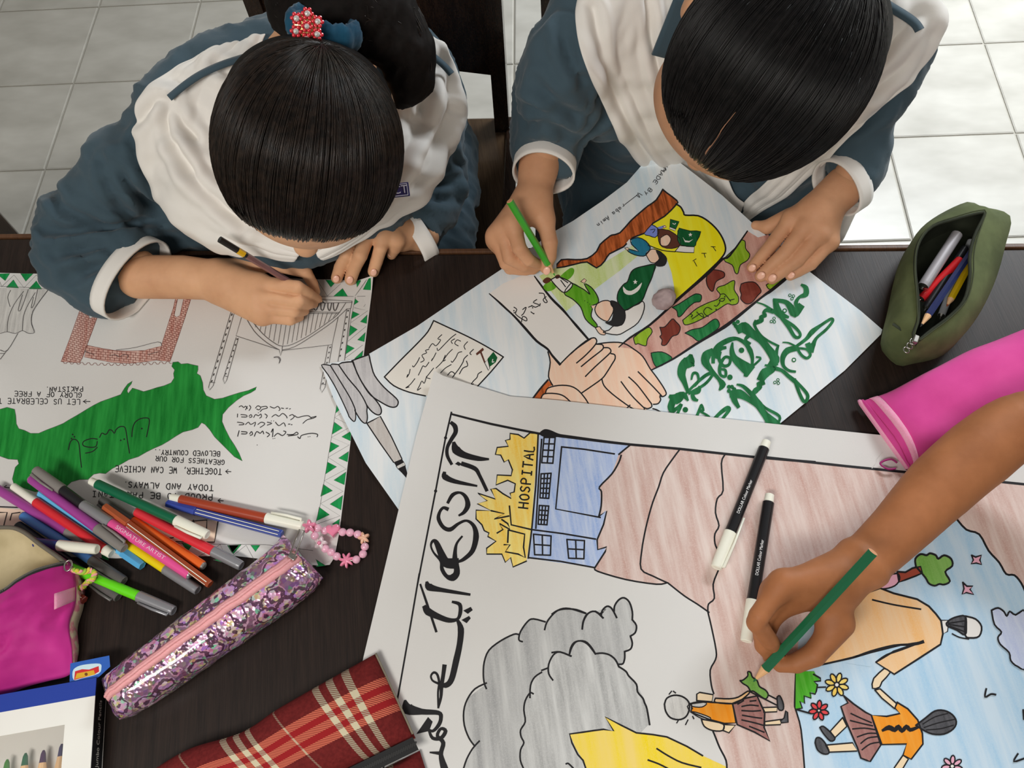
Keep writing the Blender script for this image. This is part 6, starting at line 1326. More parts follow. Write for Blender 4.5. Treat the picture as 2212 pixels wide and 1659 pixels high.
def hair_cap(fr, a, b, c, face=(0, -0.80, -0.60), lim=0.55, grow=0.010):
    ax = (fr[1], fr[2], fr[3]); f = Vector(face).normalized(); C0 = fr[0]
    R_ = (a + grow, b + grow, c + grow)
    def cut(X, Y, Z, d):
        x, y, z = X - C0[0], Y - C0[1], Z - C0[2]
        q = [(ax[i][0] * x + ax[i][1] * y + ax[i][2] * z) / R_[i] for i in range(3)]
        ln = np.sqrt(q[0] ** 2 + q[1] ** 2 + q[2] ** 2) + 1e-6
        k = (q[0] * f[0] + q[1] * f[1] + q[2] * f[2]) / ln + 0.06 * np.abs(q[0])
        return np.maximum(d, (k - lim) * a)
    v, q = sdf_mesh([([ell(C0, R_, ax), ell(C0 + ax[1] * b * 0.52 - ax[2] * c * 0.52, (a * 1.02, b * 0.70, c * 0.86), ax)], 0.02)], 0.004, cut=cut)
    return relax(v, q, 2), q
def strands(fr, R_, T, starts, rng, n, rad, mb, mat, lift=1.0, segs=14, stop=1.0):
    T = Vector(T).normalized()
    for _ in range(n):
        s = starts(rng); s.normalize(); ang = s.angle(T)
        if ang > 2.73: continue
        ln = rng.uniform(0.55, 1.0) * stop; t0 = 0 if rng.rand() < 0.6 else rng.uniform(0, 0.5)
        jx = rng.normal(0, 0.012, 3); h = lift + rng.uniform(-0.004, 0.022); P_ = []
        for k in range(segs + 1):
            t = t0 + (ln - t0) * k / segs
            if t > 1: break
            d = (s * math.sin((1 - t) * ang) + T * math.sin(t * ang)) / max(math.sin(ang), 1e-3)
            d = d + Vector(jx) * math.sin(math.pi * t); d.normalize()
            e = h + (0.0 if k not in (0, segs) else -0.012)
            P_.append(in_frame(fr, d.x * R_[0] * e, d.y * R_[1] * e, d.z * R_[2] * e))
        if len(P_) > 2: mb.tube(P_, rad * rng.uniform(0.6, 1.4), mat, 3)
def rayhit(bvh, px, py, fallback=None):
    d = ray(px, py).normalized(); h = bvh.ray_cast(CAM, d)
    if h[0] is None:
        if fallback is None: return None, None
        p = atd(px, py, fallback); q = bvh.find_nearest(p); return p, q[1]
    return h[0], h[1]
def bvh_of(v, q): return BVHTree.FromPolygons([Vector(x) for x in v], [tuple(int(i) for i in f) for f in q])
def drape(bvh, inner, outer, nu, nv, off, fold, zfall, seed, folds=()):
    """cloth laid over a body between two seams; folds run along the length"""
    A = catmull([(x, y, 0) for x, y in inner], 8); B = catmull([(x, y, 0) for x, y in outer], 8)
    def samp(C_, t):
        f = t * (len(C_) - 1); i = min(int(f), len(C_) - 2); return C_[i].lerp(C_[i + 1], f - i)
    pts = np.zeros((nu + 1, nv + 1, 3)); nrm = np.zeros_like(pts)
    for i in range(nu + 1):
        for j in range(nv + 1):
            s = samp(A, i / nu).lerp(samp(B, i / nu), j / nv)
            p, n = rayhit(bvh, s.x, s.y, zfall); pts[i, j] = p; nrm[i, j] = n
    for _ in range(40):                              # smooth out steps
        for arr in (pts, nrm):
            c = arr.copy(); arr[1:-1, :] = 0.5 * c[1:-1, :] + 0.25 * (c[:-2, :] + c[2:, :]); c = arr.copy()
            arr[:, 1:-1] = 0.5 * c[:, 1:-1] + 0.25 * (c[:, :-2] + c[:, 2:])
    rows = []
    for i in range(nu + 1):
        r = []
        for j in range(nv + 1):
            n = Vector(nrm[i, j]).normalized(); v = j / nv; u = i / nu
            p = Vector(pts[i, j])
            w = math.sin(v * 13 + 3 * noise.noise(Vector((u * 2.5, v * 1.5, seed)))) * 0.5 + noise.noise(Vector((u * 3, v * 9, seed + 5)))
            near = bvh.find_nearest(p)
            if near[0] is not None and (p - near[0]).dot(near[1]) < off: p = p + n * min(0.02, off - (p - near[0]).dot(near[1]))
            ed = min(v, 1 - v) * 2
            s = samp(A, u).lerp(samp(B, u), v); cz = 0.0
            for ln in folds:
                dm = 1e9
                for k in range(len(ln) - 1):
                    a_, b_ = Vector(ln[k]), Vector(ln[k + 1]); ab = b_ - a_; t = max(0, min(1, (s.to_2d() - a_).dot(ab) / ab.length_squared)); dm = min(dm, (s.to_2d() - a_ - ab * t).length)
                cz += -0.006 * math.exp(-(dm / 9) ** 2) + 0.006 * math.exp(-((dm - 20) / 11) ** 2)
            r.append(p + n * (fold * (0.5 + 0.5 * w) * min(1, ed * 3 + 0.2) + max(cz, -0.004)))
        rows.append(r)
    return rows
def crease(v, q, bvh, lines, depth, width):
    """press folds into cloth: a groove with a raised lip on each side"""
    n = vnormals(v, q); add = np.zeros(len(v))
    for ln in lines:
        P_ = [rayhit(bvh, x.x, x.y)[0] for x in catmull([(a, b, 0) for a, b in ln], 4)]; P_ = [p for p in P_ if p is not None]
        best = np.full(len(v), 9.0)
        for i in range(len(P_) - 1):
            a, b = np.array(P_[i]), np.array(P_[i + 1]); ab = b - a; L2 = ab @ ab + 1e-12
            t = np.clip(((v - a) @ ab) / L2, 0, 1); d = np.linalg.norm(v - a - t[:, None] * ab, axis=1); best = np.minimum(best, d)
        ends = np.minimum(np.linalg.norm(v - np.array(P_[0]), axis=1), np.linalg.norm(v - np.array(P_[-1]), axis=1)); fade = np.clip(ends / 0.02, 0.15, 1)
        add += fade * (-depth * np.exp(-(best / width) ** 2) + 0.75 * depth * np.exp(-((best - 2.1 * width) / (1.1 * width)) ** 2))
    return v + n * add[:, None]
def cloth_sheet(name, rows, mat, parent, th=0.0022):
    b = MB(); b.grid(rows, mat); o = b.build(name, parent, True)
    md = o.modifiers.new('thickness', 'SOLIDIFY'); md.thickness = th; md.offset = 1.0
    md = o.modifiers.new('smooth', 'SUBSURF'); md.levels = 1; md.render_levels = 1
    return o
def strip_on(bvh, pts, w, off, zfall, n=6):
    C_ = catmull([(x, y, 0) for x, y in pts], n); rows = [[], [], []]
    for i, p in enumerate(C_):
        t = C_[min(i + 1, len(C_) - 1)] - C_[max(i - 1, 0)]; t.normalize(); nn = Vector((-t.y, t.x, 0))
        for k, s in enumerate((-1, 0, 1)):
            q = p + nn * s * w / 2; h, nm = rayhit(bvh, q.x, q.y, zfall); rows[k].append(h + (CAM - h).normalized() * (off + (0.0015 if s == 0 else 0)))
    for _ in range(8):
        for k in range(3):
            c = [v.copy() for v in rows[k]]
            for i in range(1, len(c) - 1): rows[k][i] = (c[i - 1] + c[i] * 2 + c[i + 1]) / 4
    return rows
def cuff_band(name, c, e1, e2, ax, width, mat, parent, flat=None, wave=0.0, n=40):
    """a ring of cloth: half axes e1, e2, band running along ax"""
    rows = []
    for k in range(5):
        f = k / 4; r = []
        for i in range(n):
            t = 2 * math.pi * i / n; s = 1 + wave * math.sin(3 * t + 1)
            p = c + e1 * (math.cos(t) * s) + e2 * (math.sin(t) * s) + ax * (width * (f - 0.5))
            if flat is not None and p.z < flat: p.z = flat + 0.0004 * k
            r.append(p)
        rows.append(r)
    b = MB(); b.grid(rows, mat, close_u=True); o = b.build(name, parent, True)
    md = o.modifiers.new('thickness', 'SOLIDIFY'); md.thickness = 0.0025; md.offset = 0
    return o
def nails(parent, specs, mat, crop):
    x0, y0 = CROPS[crop]; k = SC.get(crop, 3.95)
    for s in specs.split():
        x, y, h, r, dx, dy = [float(v) for v in s.split(',')]      # centre, height, half width px, pointing direction in the picture
        c = pt(x0 + x / k, y0 + y / k, h); e = pt(x0 + (x + dx) / k, y0 + (y + dy) / k, h) - c; e.normalize()
        vw = (CAM - c).normalized(); n = (vw * 0.75 + e * 0.45).normalized(); e = (e - n * e.dot(n)).normalized(); w = n.cross(e); m_ = mpp(c) * r
        b = MB(); b.ball(c, (m_, m_ * 1.25, m_ * 0.30), mat, 7, Matrix((w, e, n)).transposed()); b.build('fingernail', parent, True)
def legs_prims(px, py, hip_w=0.075):
    T = []; Sh = []
    for s in (-1, 1):
        hip = Vector((px + s * hip_w, py, 0.545)); kn = hip + yawv(s * 0.02, -0.36, TYAW) + Vector((0, 0, -0.005)); an = Vector((kn.x, kn.y + 0.03, 0.08))
        T += [cone(hip, kn, 0.075, 0.062), cone(kn, an, 0.062, 0.045)]; Sh.append(an)
    return T, Sh
def shoes(parent, ankles):
    for a in ankles:
        b = MB(); rot = Matrix.Rotation(TYAW, 3, 'Z'); rows = []
        for (y, w, h0) in ((0.05, 0.010, 0.045), (0.045, 0.028, 0.06), (0.01, 0.033, 0.07), (-0.06, 0.036, 0.05), (-0.12, 0.038, 0.035), (-0.165, 0.028, 0.028), (-0.18, 0.008, 0.018)):
            rows.append([Vector((a.x, a.y, 0)) + rot @ Vector((w * math.cos(t), y, max(0.002, h0 * 0.5 + h0 * 0.5 * math.sin(t)))) for t in [2 * math.pi * k / 14 for k in range(14)]])
        b.grid(rows, shoe_m, close_u=True); b.add(rows[0], [tuple(range(14))], shoe_m); b.add(rows[-1], [tuple(range(14))[::-1]], shoe_m); b.build('shoe', parent, True)
def held_pencil(name, tail, tip, rad, body, parts, label, sides=6):
    """hexagonal pencil with a sharpened tip; parts: list of (from, to, material) bands measured from the tail"""
    root = empty(name, (tail + tip) / 2); L = (tip - tail).length; ln = 0.019
    b = MB(); b.lathe(tail, tip, [(0, rad * 0.96, body), (0.0006, rad, body), (L - ln, rad, body)], sides); b.build('barrel', root)
    b = MB(); b.lathe(tail, tip, [(-0.0003, rad * 0.8, plain('cut_wood', pc(206, 150, 110), 0.7)), (0.0, rad * 0.93, plain('cut_wood', pc(206, 150, 110), 0.7))], 12); b.build('end_grain', root)
    b = MB(); b.lathe(tail, tip, [(L - ln, rad * 0.97, plain('sharpened_wood', pc(214, 168, 122), 0.7)), (L - 0.005, rad * 0.3, None)], 12); b.m = [0] * len(b.f); b.build('wood_cone', root)
    b = MB(); ld = parts.get('lead'); b.lathe(tail, tip, [(L - 0.005, rad * 0.3, ld), (L - 0.0005, rad * 0.1, ld)], 8); b.build('lead', root)
    for (nm, f, t, mt) in parts.get('bands', []):
        b = MB(); b.lathe(tail, tip, [(f, rad * 1.03, mt), (t, rad * 1.03, mt)], sides if nm != 'end_cap' else 12); b.build(nm, root)
    tag(root, label, 'pencil'); return root

# ------------------------------------------------------------------ girl with the flower clip
g1 = empty('person', (-0.165, 0.93, 0))
tag(g1, 'girl in blue tunic and white sash with a sparkling flower clip in her hair', 'person')
fr1 = head_frame(668, 322, 0.735, 2); HA, HB, HC = 0.0745, 0.083, 0.092
hp, hf, he = head_prims(fr1, HA, HB, HC)
neck1 = Vector((-0.165, 0.745, TZ + 0.155))
head_m = sdf_mesh([(hp, 0.03), (hf, 0.008), (he, 0.006), ([cone(in_frame(fr1, 0, HB * 0.45, -HC * 0.75), neck1 - Vector((0, 0, 0.03)), 0.045, 0.044)], 0.02)], 0.0032, 0.008)
w1 = [('Z', '-640,545,.032,46 60,560,.030,44 200,585,.032,43')]
fore = KC('Z', '-640,545,.032,47 -200,548,.032,47 150,580,.034,43 300,620,.036,42'); palm = KC('Z', '150,560,.034,36 560,610,.046,24') + KC('Z', '160,590,.034,36 540,730,.042,24') + KC('Z', '170,640,.032,36 560,850,.034,24') + KC('Z', '200,660,.03,36 580,930,.026,23') + KC('Z', '200,520,.03,34 520,430,.030,20')
fing = KC('Z', '470,425,.030,16.8 760,440,.034,13.6 1020,500,.036,12.8 1085,610,.024,11.2 1120,690,.016,8.8') + KC('Z', '540,610,.047,17.6 930,650,.050,15.2 1040,710,.032,12.8 1140,765,.013,8.8') + KC('Z', '540,735,.042,17.6 940,790,.040,15.2 1040,810,.024,12.8 1100,815,.012,8.8') + KC('Z', '560,850,.034,16.8 900,880,.032,14.4 1000,880,.016,11.2') + KC('Z', '580,930,.026,15.2 860,965,.022,13.6 955,945,.012,9.6')
hand_r1 = sdf_mesh([(palm, 0.010), (fore, 0.0), (fing, 0.0010)], 0.0015, 0.006)
fore = KC('Z', '2180,130,.006,36 2060,105,.014,36 1880,110,.024,34'); palm = KC('Z', '1950,90,.024,30 1500,90,.044,20') + KC('Z', '1950,100,.024,30 1640,95,.047,20') + KC('Z', '1960,120,.022,30 1780,115,.044,20') + KC('Z', '1960,140,.020,28 1910,170,.036,18')
fing = KC('Z', '1500,90,.044,16.5 1420,330,.036,14.5 1360,450,.020,13.6 1325,555,.010,12.6') + KC('Z', '1640,95,.047,17.5 1560,330,.040,15.5 1500,450,.022,14.5 1462,570,.010,13.1') + KC('Z', '1790,120,.044,16.5 1760,260,.038,14.5 1720,390,.022,13.6 1690,490,.010,12.6') + KC('Z', '1930,190,.036,14.5 1905,260,.026,12.6 1870,325,.012,10.7') + KC('Z', '1850,80,.020,19.4 1480,180,.022,13.6 1300,265,.010,10.7')
hand_l1 = sdf_mesh([(palm, 0.010), (fore, 0.0), (fing, 0.0010)], 0.0017, 0.006)
core = sdf_mesh([([cone(neck1, (-0.165, 0.84, TZ - 0.02), 0.075, 0.10), cone((-0.165, 0.84, TZ - 0.02), (-0.165, 0.93, 0.56), 0.10, 0.11)], 0.03)], 0.010)
sp_l = KC('X', '385,225,.150,36 165,530,.042,34 300,580,.034,42'); sp_r = KC('X', '922,190,.125,34 946,300,.055,30 948,395,-.006,30 912,482,.002,32')
arms = sdf_mesh([(sp_l, 0.01), (sp_r, 0.01)], 0.006)
v, q = merge([head_m, hand_r1, hand_l1, core, arms])
bo = link('body', np_mesh('body', v, q, skin1), g1)
face_parts(fr1, HA, HB, HC, g1, hair1)
nails(g1, '1318,565,.017,7,-30,120 1455,575,.017,7.5,-30,120 1692,500,.017,7,-30,120 1862,318,.019,6,-30,60', nail_m, 'Z')
# tunic
tz = [cone((-0.235, 0.83, TZ + 0.03), (-0.235, 0.90, 0.58), 0.10, 0.11), cone((-0.125, 0.82, TZ + 0.03), (-0.125, 0.90, 0.58), 0.092, 0.105), cone((-0.22, 0.80, TZ + 0.09), (-0.11, 0.79, TZ + 0.09), 0.09, 0.09), cone(neck1 + Vector((-0.05, 0.02, -0.02)), neck1 + Vector((0.05, 0.02, -0.02)), 0.05, 0.05)]
tz += KC('X', '600,140,.14,70 480,175,.16,66 385,220,.155,62') + KC('X', '760,120,.14,70 930,190,.135,58')
chestp = KC('X', '430,300,.125,78 470,420,.085,66 560,480,.060,52 640,490,.055,50') + KC('X', '860,250,.12,70 850,360,.09,62 770,450,.06,52 660,490,.055,50') + KC('X', '600,300,.12,90 640,420,.07,80')
slv = KC('X', '385,222,.155,62 262,360,.105,66 160,500,.056,66 165,565,.042,62 250,560,.036,58 330,545,.035,50') + KC('X', '150,570,.035,56 215,620,.026,44 260,640,.022,42') + KC('X', '165,600,.022,36 235,672,.010,16') + KC('X', '108,520,.035,34 125,460,.055,28')
slr = KC('X', '922,185,.135,56 948,300,.06,50 952,390,.0,48 945,440,-.004,46 912,482,.002,46 880,510,.004,46')
gap1 = KC('X', '300,420,.06,46 318,470,.0,46 330,520,-.06,46') + KC('X', '440,400,.07,60 400,480,.0,56 500,520,-.03,50 640,530,-.04,50') + KC('X', '330,400,.02,40 360,490,-.06,46')
thick_lap = []
for s in (-1, 1): thick_lap += [cone((-0.165 + s * 0.075, 0.93, 0.555), (-0.165 + s * 0.09 - 0.04, 0.70, 0.55), 0.088, 0.078)]
def cuff_geo(a, b, h, r_up, ax_px):
    pa, pb = pt(a[0], a[1], h), pt(b[0], b[1], h); c = (pa + pb) / 2; e1 = (pb - pa) / 2; ax = pt((a[0] + b[0]) / 2 + ax_px[0], (a[1] + b[1]) / 2 + ax_px[1], h) - c
    ax = (ax - e1 * (ax.dot(e1) / e1.length_squared)).normalized(); e2 = e1.cross(ax).normalized() * r_up
    return c, e1, e2, ax
CUFFS1 = [cuff_geo((343, 524), (215, 672), 0.036, 0.036, (40, 22)), cuff_geo((858, 452), (936, 545), 0.004, 0.031, (-30, 22))]
CUFFS2 = [cuff_geo((1112, 352), (1240, 360), 0.078, 0.036, (-8, 40)), cuff_geo((1778, 356), (1872, 436), 0.054, 0.034, (-34, 40))]
def cut_table(lo, cuffs=()):
    def cut(X, Y, Z, d):
        edge = 0.654 - 0.1595 * (X + 0.3645) + 0.01           # nothing sinks into the desk top
        inside = np.maximum(np.maximum(TZ + lo - Z, Z - (TZ + 0.2)), Y - edge)
        slab = np.maximum(np.maximum(Z - (TZ + lo), (TZ - 0.06) - Z), Y - edge)
        d = np.maximum(d, -slab)
        for c, e1, e2, ax in cuffs:
            pl_ = (X - c[0]) * ax[0] + (Y - c[1]) * ax[1] + (Z - c[2]) * ax[2]
            qx = ((X - c[0]) * e1[0] + (Y - c[1]) * e1[1] + (Z - c[2]) * e1[2]) / e1.length_squared; qy = ((X - c[0]) * e2[0] + (Y - c[1]) * e2[1] + (Z - c[2]) * e2[2]) / e2.length_squared
            d = np.where((np.abs(qx) < 1.35) & (np.abs(qy) < 1.25) & (pl_ < 0.09), np.maximum(d, pl_), d)
        return d
    return cut
v, q = sdf_mesh([(tz, 0.05), (chestp, 0.06), (slv, 0.02), (slr, 0.02), (thick_lap, 0.04), (gap1, 0.03)], 0.0048, 0.035, cut=cut_table(0.0035, CUFFS1))
v = relax(v, q, 2); v = wrinkle(v, q, 0.0085, 11, 1.0, (-0.55, -0.6, -0.3)); v = wrinkle(v, q, 0.0035, 26, 4.0, (-0.5, -0.6, -0.3)); v[:, 2] = np.where((v[:, 1] < 0.64) & (v[:, 2] < TZ + 0.0025) & (v[:, 2] > TZ - 0.02), TZ + 0.0025, v[:, 2])
v = crease(v, q, bvh_of(v, q), [[(266, 345), (273, 392), (313, 433), (360, 464)], [(233, 354), (238, 401), (266, 448)], [(116, 417), (141, 454), (219, 483), (282, 492)], [(103, 501), (188, 497), (266, 503)], [(118, 545), (190, 538), (253, 530)], [(300, 300), (300, 350), (330, 400)], [(150, 600), (190, 585), (235, 560)], [(900, 385), (940, 400), (985, 395)], [(905, 420), (945, 430), (985, 425)]], 0.0075, 0.0062)
link('tunic', np_mesh('tunic', v, q, blue_cloth), g1); tun1 = bvh_of(v, q)
tp, ank = legs_prims(-0.165, 0.93); vv, qq = sdf_mesh([(tp, 0.02)], 0.009); link('trousers', np_mesh('trousers', vv, qq, white_cloth), g1); shoes(g1, ank)
# sash: two broad white bands meeting at the front
L_in = [(575, 85), (540, 170), (520, 260), (540, 360), (590, 450), (660, 520)]; L_out = [(440, 125), (318, 205), (312, 330), (368, 462), (455, 520), (640, 552)]
rows = drape(tun1, L_in, L_out, 64, 44, 0.007, 0.006, 0.93, 1.0, [[(365, 219), (373, 282), (392, 326), (420, 375)], [(378, 219), (400, 270), (425, 300)], [(389, 317), (439, 401), (533, 489)], [(352, 214), (330, 235), (312, 262)], [(470, 150), (495, 165), (520, 172)]]); s1 = cloth_sheet('sash', rows, white_cloth, g1)
R_in = [(800, 60), (840, 130), (850, 230), (840, 330), (780, 430), (670, 515)]; R_out = [(900, 70), (968, 150), (988, 240), (962, 345), (845, 470), (690, 552)]
rows2 = drape(tun1, R_in, R_out, 60, 36, 0.007, 0.006, 0.93, 4.0, [[(950, 145), (958, 200), (940, 280), (905, 350)], [(942, 140), (920, 190), (905, 230)], [(965, 230), (940, 300), (880, 400)]]); cloth_sheet('sash', [r[::-1] for r in rows2], white_cloth, g1)
def rows_bvh(rows):
    nc = len(rows[0]); vs = [p for r in rows for p in r]; return BVHTree.FromPolygons(vs, [(i * nc + j, i * nc + j + 1, (i + 1) * nc + j + 1, (i + 1) * nc + j) for i in range(len(rows) - 1) for j in range(nc - 1)])
sb = rows_bvh(rows)
def strip_mesh(name, rws, mat, parent, th=0.002):
    b = MB(); b.grid(rws, mat); o = b.build(name, parent, True); md = o.modifiers.new('thickness', 'SOLIDIFY'); md.thickness = th; md.offset = 0; return o
strip_mesh('shoulder_strap', strip_on(tun1, [(366, 212), (420, 168), (480, 140), (525, 126), (570, 112)], 15, 0.024, 0.93), strap_cloth, g1)
strip_mesh('shoulder_strap', strip_on(tun1, [(918, 112), (938, 124), (962, 145), (975, 160)], 13, 0.024, 0.93), strap_cloth, g1)
# cuffs
for (c, e1, e2, ax), fl_ in zip(CUFFS1, (TZ + 0.0022, None)): cuff_band('cuff', c + ax * 0.004, e1 * 1.02, e2 * 1.02, ax, 0.021, white_cloth, g1, fl_, 0.02)
# hair
hair_objs = []
v, q = hair_cap(fr1, HA, HB, HC, (0, -0.93, -0.36), 0.585, 0.0085)
hc = link('hair', np_mesh('hair', v, q, scalp1), g1)
T1 = (0.09, 0.93, 0.36)
RR = (HA + 0.0085, HB + 0.0085, HC + 0.0085)
fvec = Vector((0, -0.93, -0.36)).normalized()
def starts_line(fv, lim):
    u = fv.orthogonal().normalized(); w = fv.cross(u); s_ = math.sqrt(1 - lim * lim)
    def f(rng):
        t = rng.uniform(0, 2 * math.pi); l = lim + rng.normal(0, 0.014); s2 = math.sqrt(max(0, 1 - l * l))
        return fv * l + (u * math.cos(t) + w * math.sin(t)) * s2
    return f
sb_ = MB(); strands(fr1, RR, T1, starts_line(fvec, 0.585), RNG, 4200, 0.00030, sb_, hair1, 1.003)
so = sb_.build('hair_strands', g1, True); so['kind'] = 'stuff'
def tail_pts(s):
    P_ = []; R_ = []
    for t in s.split():
        a = [float(x) for x in t.split(',')]; p = atd(a[0], a[1], a[2]); P_.append(p); R_.append(a[3] * mpp(p))
    return P_, R_
tp_, tr_ = tail_pts('700,95,.765,30 705,40,.765,62 760,15,.775,84 830,50,.79,72 880,115,.80,52 888,175,.815,36 866,228,.83,10')
tp2, tr2 = tail_pts('690,80,.765,34 640,20,.78,52 640,-60,.80,60 700,-110,.83,70 800,-60,.83,76')
v, q = sdf_mesh([(chain(tp_, tr_) + chain(tp2, tr2), 0.02)], 0.004); v = relax(v, q, 2); v = wrinkle(v, q, 0.004, 34, 6.0, (0.6, 0.3, -0.5))
pony = link('ponytail', np_mesh('ponytail', v, q, scalp1), g1)
b = MB()
def tail_strands(P_, R_, n, mb, mat, rng, rad=0.0006):
    C_ = catmull(P_, 6); NR = []
    for i in range(len(R_) - 1):
        for k in range(6): NR.append(R_[i] + (R_[i + 1] - R_[i]) * k / 6)
    NR.append(R_[-1])
    for _ in range(n):
        d = Vector(rng.normal(0, 1, 3)).normalized(); tw = 1.0 + abs(rng.normal(0, 0.06)); i0 = rng.randint(0, len(C_) // 3); i1 = rng.randint(len(C_) * 2 // 3, len(C_)); pts = []
        for i in range(i0, i1):
            t = (C_[min(i + 1, len(C_) - 1)] - C_[max(i - 1, 0)]).normalized(); e = d - t * d.dot(t)
            if e.length < 0.2: continue
            pts.append(C_[i] + e.normalized() * NR[i] * tw)
        if len(pts) > 3: mb.tube(pts, rad * rng.uniform(0.6, 1.5), mat, 3)
tail_strands(tp_, tr_, 1700, b, hair1, RNG, 0.00045); tail_strands(tp2, tr2, 700, b, hair1, RNG, 0.00045)
o = b.build('ponytail_strands', pony, True); o['kind'] = 'stuff'
# velvet band and flower clip
velvet = cloth_mat('teal_velvet', pc(12, 50, 72), pc(22, 72, 96), 60, 300)
tc = atd(700, 62, 0.735); tdir = in_frame(fr1, *(Vector(T1).normalized() * 0.1)) - fr1[0]; tdir.normalize()
u = (atd(760, 85, 0.735) - atd(640, 38, 0.735)).normalized(); u = (u - tdir * u.dot(tdir)).normalized(); w = tdir.cross(u)
b = MB(); rows = []
for i in range(48):
    t = 2 * math.pi * i / 48; r = 0.027 + 0.0012 * math.sin(9 * t); row = []
    for k in range(12):
        s = 2 * math.pi * k / 12; rr = 0.0125 + 0.0018 * math.sin(12 * t + 2 * s)
        d = u * math.cos(t) + w * math.sin(t); row.append(tc + d * (r + rr * 0.55 * math.cos(s)) + tdir * (rr * math.sin(s)))
    rows.append(row)
b.grid(rows, velvet, close_u=True, close_v=True); b.build('hair_tie', g1, True)
red_gem = plain('red_enamel', pc(196, 40, 52), 0.18, 0.2, 0.6); gold_m = plain('gold_setting', (0.75, 0.50, 0.20, 1), 0.25, 1.0); gem = plain('clear_rhinestone', (0.93, 0.91, 0.88, 1), 0.12, 0.6)
cc = atd(663, 57, 0.690); n_ = (CAM - cc).normalized(); e1 = (UPV - n_ * UPV.dot(n_)).normalized(); e2 = e1.cross(n_); mp_ = mpp(cc)
b = MB(); ro = Matrix((e2, e1, n_)).transposed(); b.ball(cc - n_ * 0.0028, (0.0115, 0.0115, 0.0018), gold_m, 8, ro); clip = b.build('flower_clip', g1, True)
for k in range(7):
    if k < 6: a = math.radians(60 * k + 88); c = cc + (e2 * math.cos(a) + e1 * math.sin(a)) * 25.5 * mp_; nb, rr, gr = 6, 9.4, 6.6
    else: c = cc + n_ * 0.001; nb, rr, gr = 6, 9.0, 6.0
    b = MB(); b.ball(c - n_ * 0.001, (10 * mp_, 10 * mp_, 0.0015), red_gem, 6, ro)
    for j in range(nb):
        t = 2 * math.pi * j / nb; b.ball(c + (e2 * math.cos(t) + e1 * math.sin(t)) * rr * mp_ + n_ * 0.001, (4.6 * mp_, 4.6 * mp_, 2.8 * mp_), red_gem, 5, ro)
    b.ball(c + n_ * 0.002, (gr * mp_, gr * mp_, 3.4 * mp_), gem, 4, ro); b.build('petal', clip)
# name badge
navy = plain('navy_badge', pc(38, 36, 92), 0.3, 0, 0.3); bw_ = plain('badge_white', pc(200, 200, 216), 0.5)
def text_mesh(txt, size, mat, name, parent, M4, extrude=0.0002, align='CENTER'):
    cu = bpy.data.curves.new('t', 'FONT'); cu.body = txt; cu.size = size; cu.extrude = extrude; cu.align_x = align; cu.align_y = 'CENTER'
    to = bpy.data.objects.new('t', cu); COL.objects.link(to); dg = bpy.context.evaluated_depsgraph_get(); me = bpy.data.meshes.new_from_object(to.evaluated_get(dg))
    bpy.data.objects.remove(to, do_unlink=True); me.transform(M4); me.materials.clear(); me.materials.append(mat); return link(name, me, parent)
hit, nm = rayhit(tun1, 862, 411, 0.9)
bc = atd(859, 411, (hit - CAM).dot(FWD) - 0.045); nv = ((CAM - bc).normalized() * 0.9 + Vector((0, -0.1, 0.3))).normalized(); r1 = (atd(880, 409, 0.85) - atd(820, 416, 0.85)).normalized(); r1 = (r1 - nv * r1.dot(nv)).normalized(); u1 = nv.cross(r1); rb = Matrix((r1, u1, nv)).transposed(); mp_ = mpp(bc)
b = MB(); b.box(bc, (50 * mp_, 30 * mp_, 0.0016), navy, rb); bd = b.build('badge', g1); bevel_obj(bd, 0.0007)
b = MB()
for sx, sy, lx, ly in ((0, 1, 42, 1.6), (0, -1, 42, 1.6), (1, 0, 1.6, 24), (-1, 0, 1.6, 24)): b.box(bc + r1 * sx * 21 * mp_ + u1 * sy * 12 * mp_ + nv * 0.0009, (lx * mp_, ly * mp_, 0.0004), bw_, rb)
b.build('badge_border', bd)
M4 = rb.to_4x4(); M4.translation = bc + nv * 0.001 + r1 * 6 * mp_
text_mesh('CT', 24 * mp_, bw_, 'badge_lettering', bd, M4)
M4b = M4.copy()
held_pencil('pencil', pt(476, 518, 0.128), pt(702, 655, 0.006), 0.0036, plain('mauve_pencil_paint', pc(120, 84, 84), 0.35, 0.3, 0.3),
            {'lead': plain('graphite', (0.03, 0.03, 0.03, 1), 0.4, 0.3), 'bands': [('end_cap', -0.001, 0.022, plain('black_lacquer', (0.01, 0.01, 0.01, 1), 0.25)), ('yellow_band', 0.022, 0.031, plain('yellow_lacquer', pc(206, 160, 10), 0.35)), ('black_band', 0.031, 0.034, plain('black_lacquer', (0.01, 0.01, 0.01, 1), 0.25))]},
            'mauve pencil with black end and yellow band, held over the map poster')

# ------------------------------------------------------------------ girl with the centre parting
g2 = empty('person', (0.30, 0.865, 0))
tag(g2, 'girl in blue tunic and white sash with parted black hair, colouring the clasped-hands poster', 'person')
fr2 = head_frame(1662, 146, 0.705, 41); HA2, HB2, HC2 = 0.0755, 0.0905, 0.092
hp, hf, he = head_prims(fr2, HA2, HB2, HC2); hp.append(ell(in_frame(fr2, -0.012, -HB2 * 0.60, -HC2 * 0.45), (HA2 * 0.86, HB2 * 0.50, HC2 * 0.75), (fr2[1], fr2[2], fr2[3]))); he += [ell(in_frame(fr2, -HA2 * 1.16, 0.004, -HC2 * 0.30), (0.010, 0.017, 0.026), (fr2[1], fr2[2], fr2[3]))]; neck2 = Vector((0.315, 0.715, TZ + 0.20))
head_m = sdf_mesh([(hp, 0.03), (hf, 0.008), (he, 0.006), ([cone(in_frame(fr2, 0, HB2 * 0.45, -HC2 * 0.75), neck2 - Vector((0, 0, 0.03)), 0.045, 0.044)], 0.02)], 0.0032, 0.008)
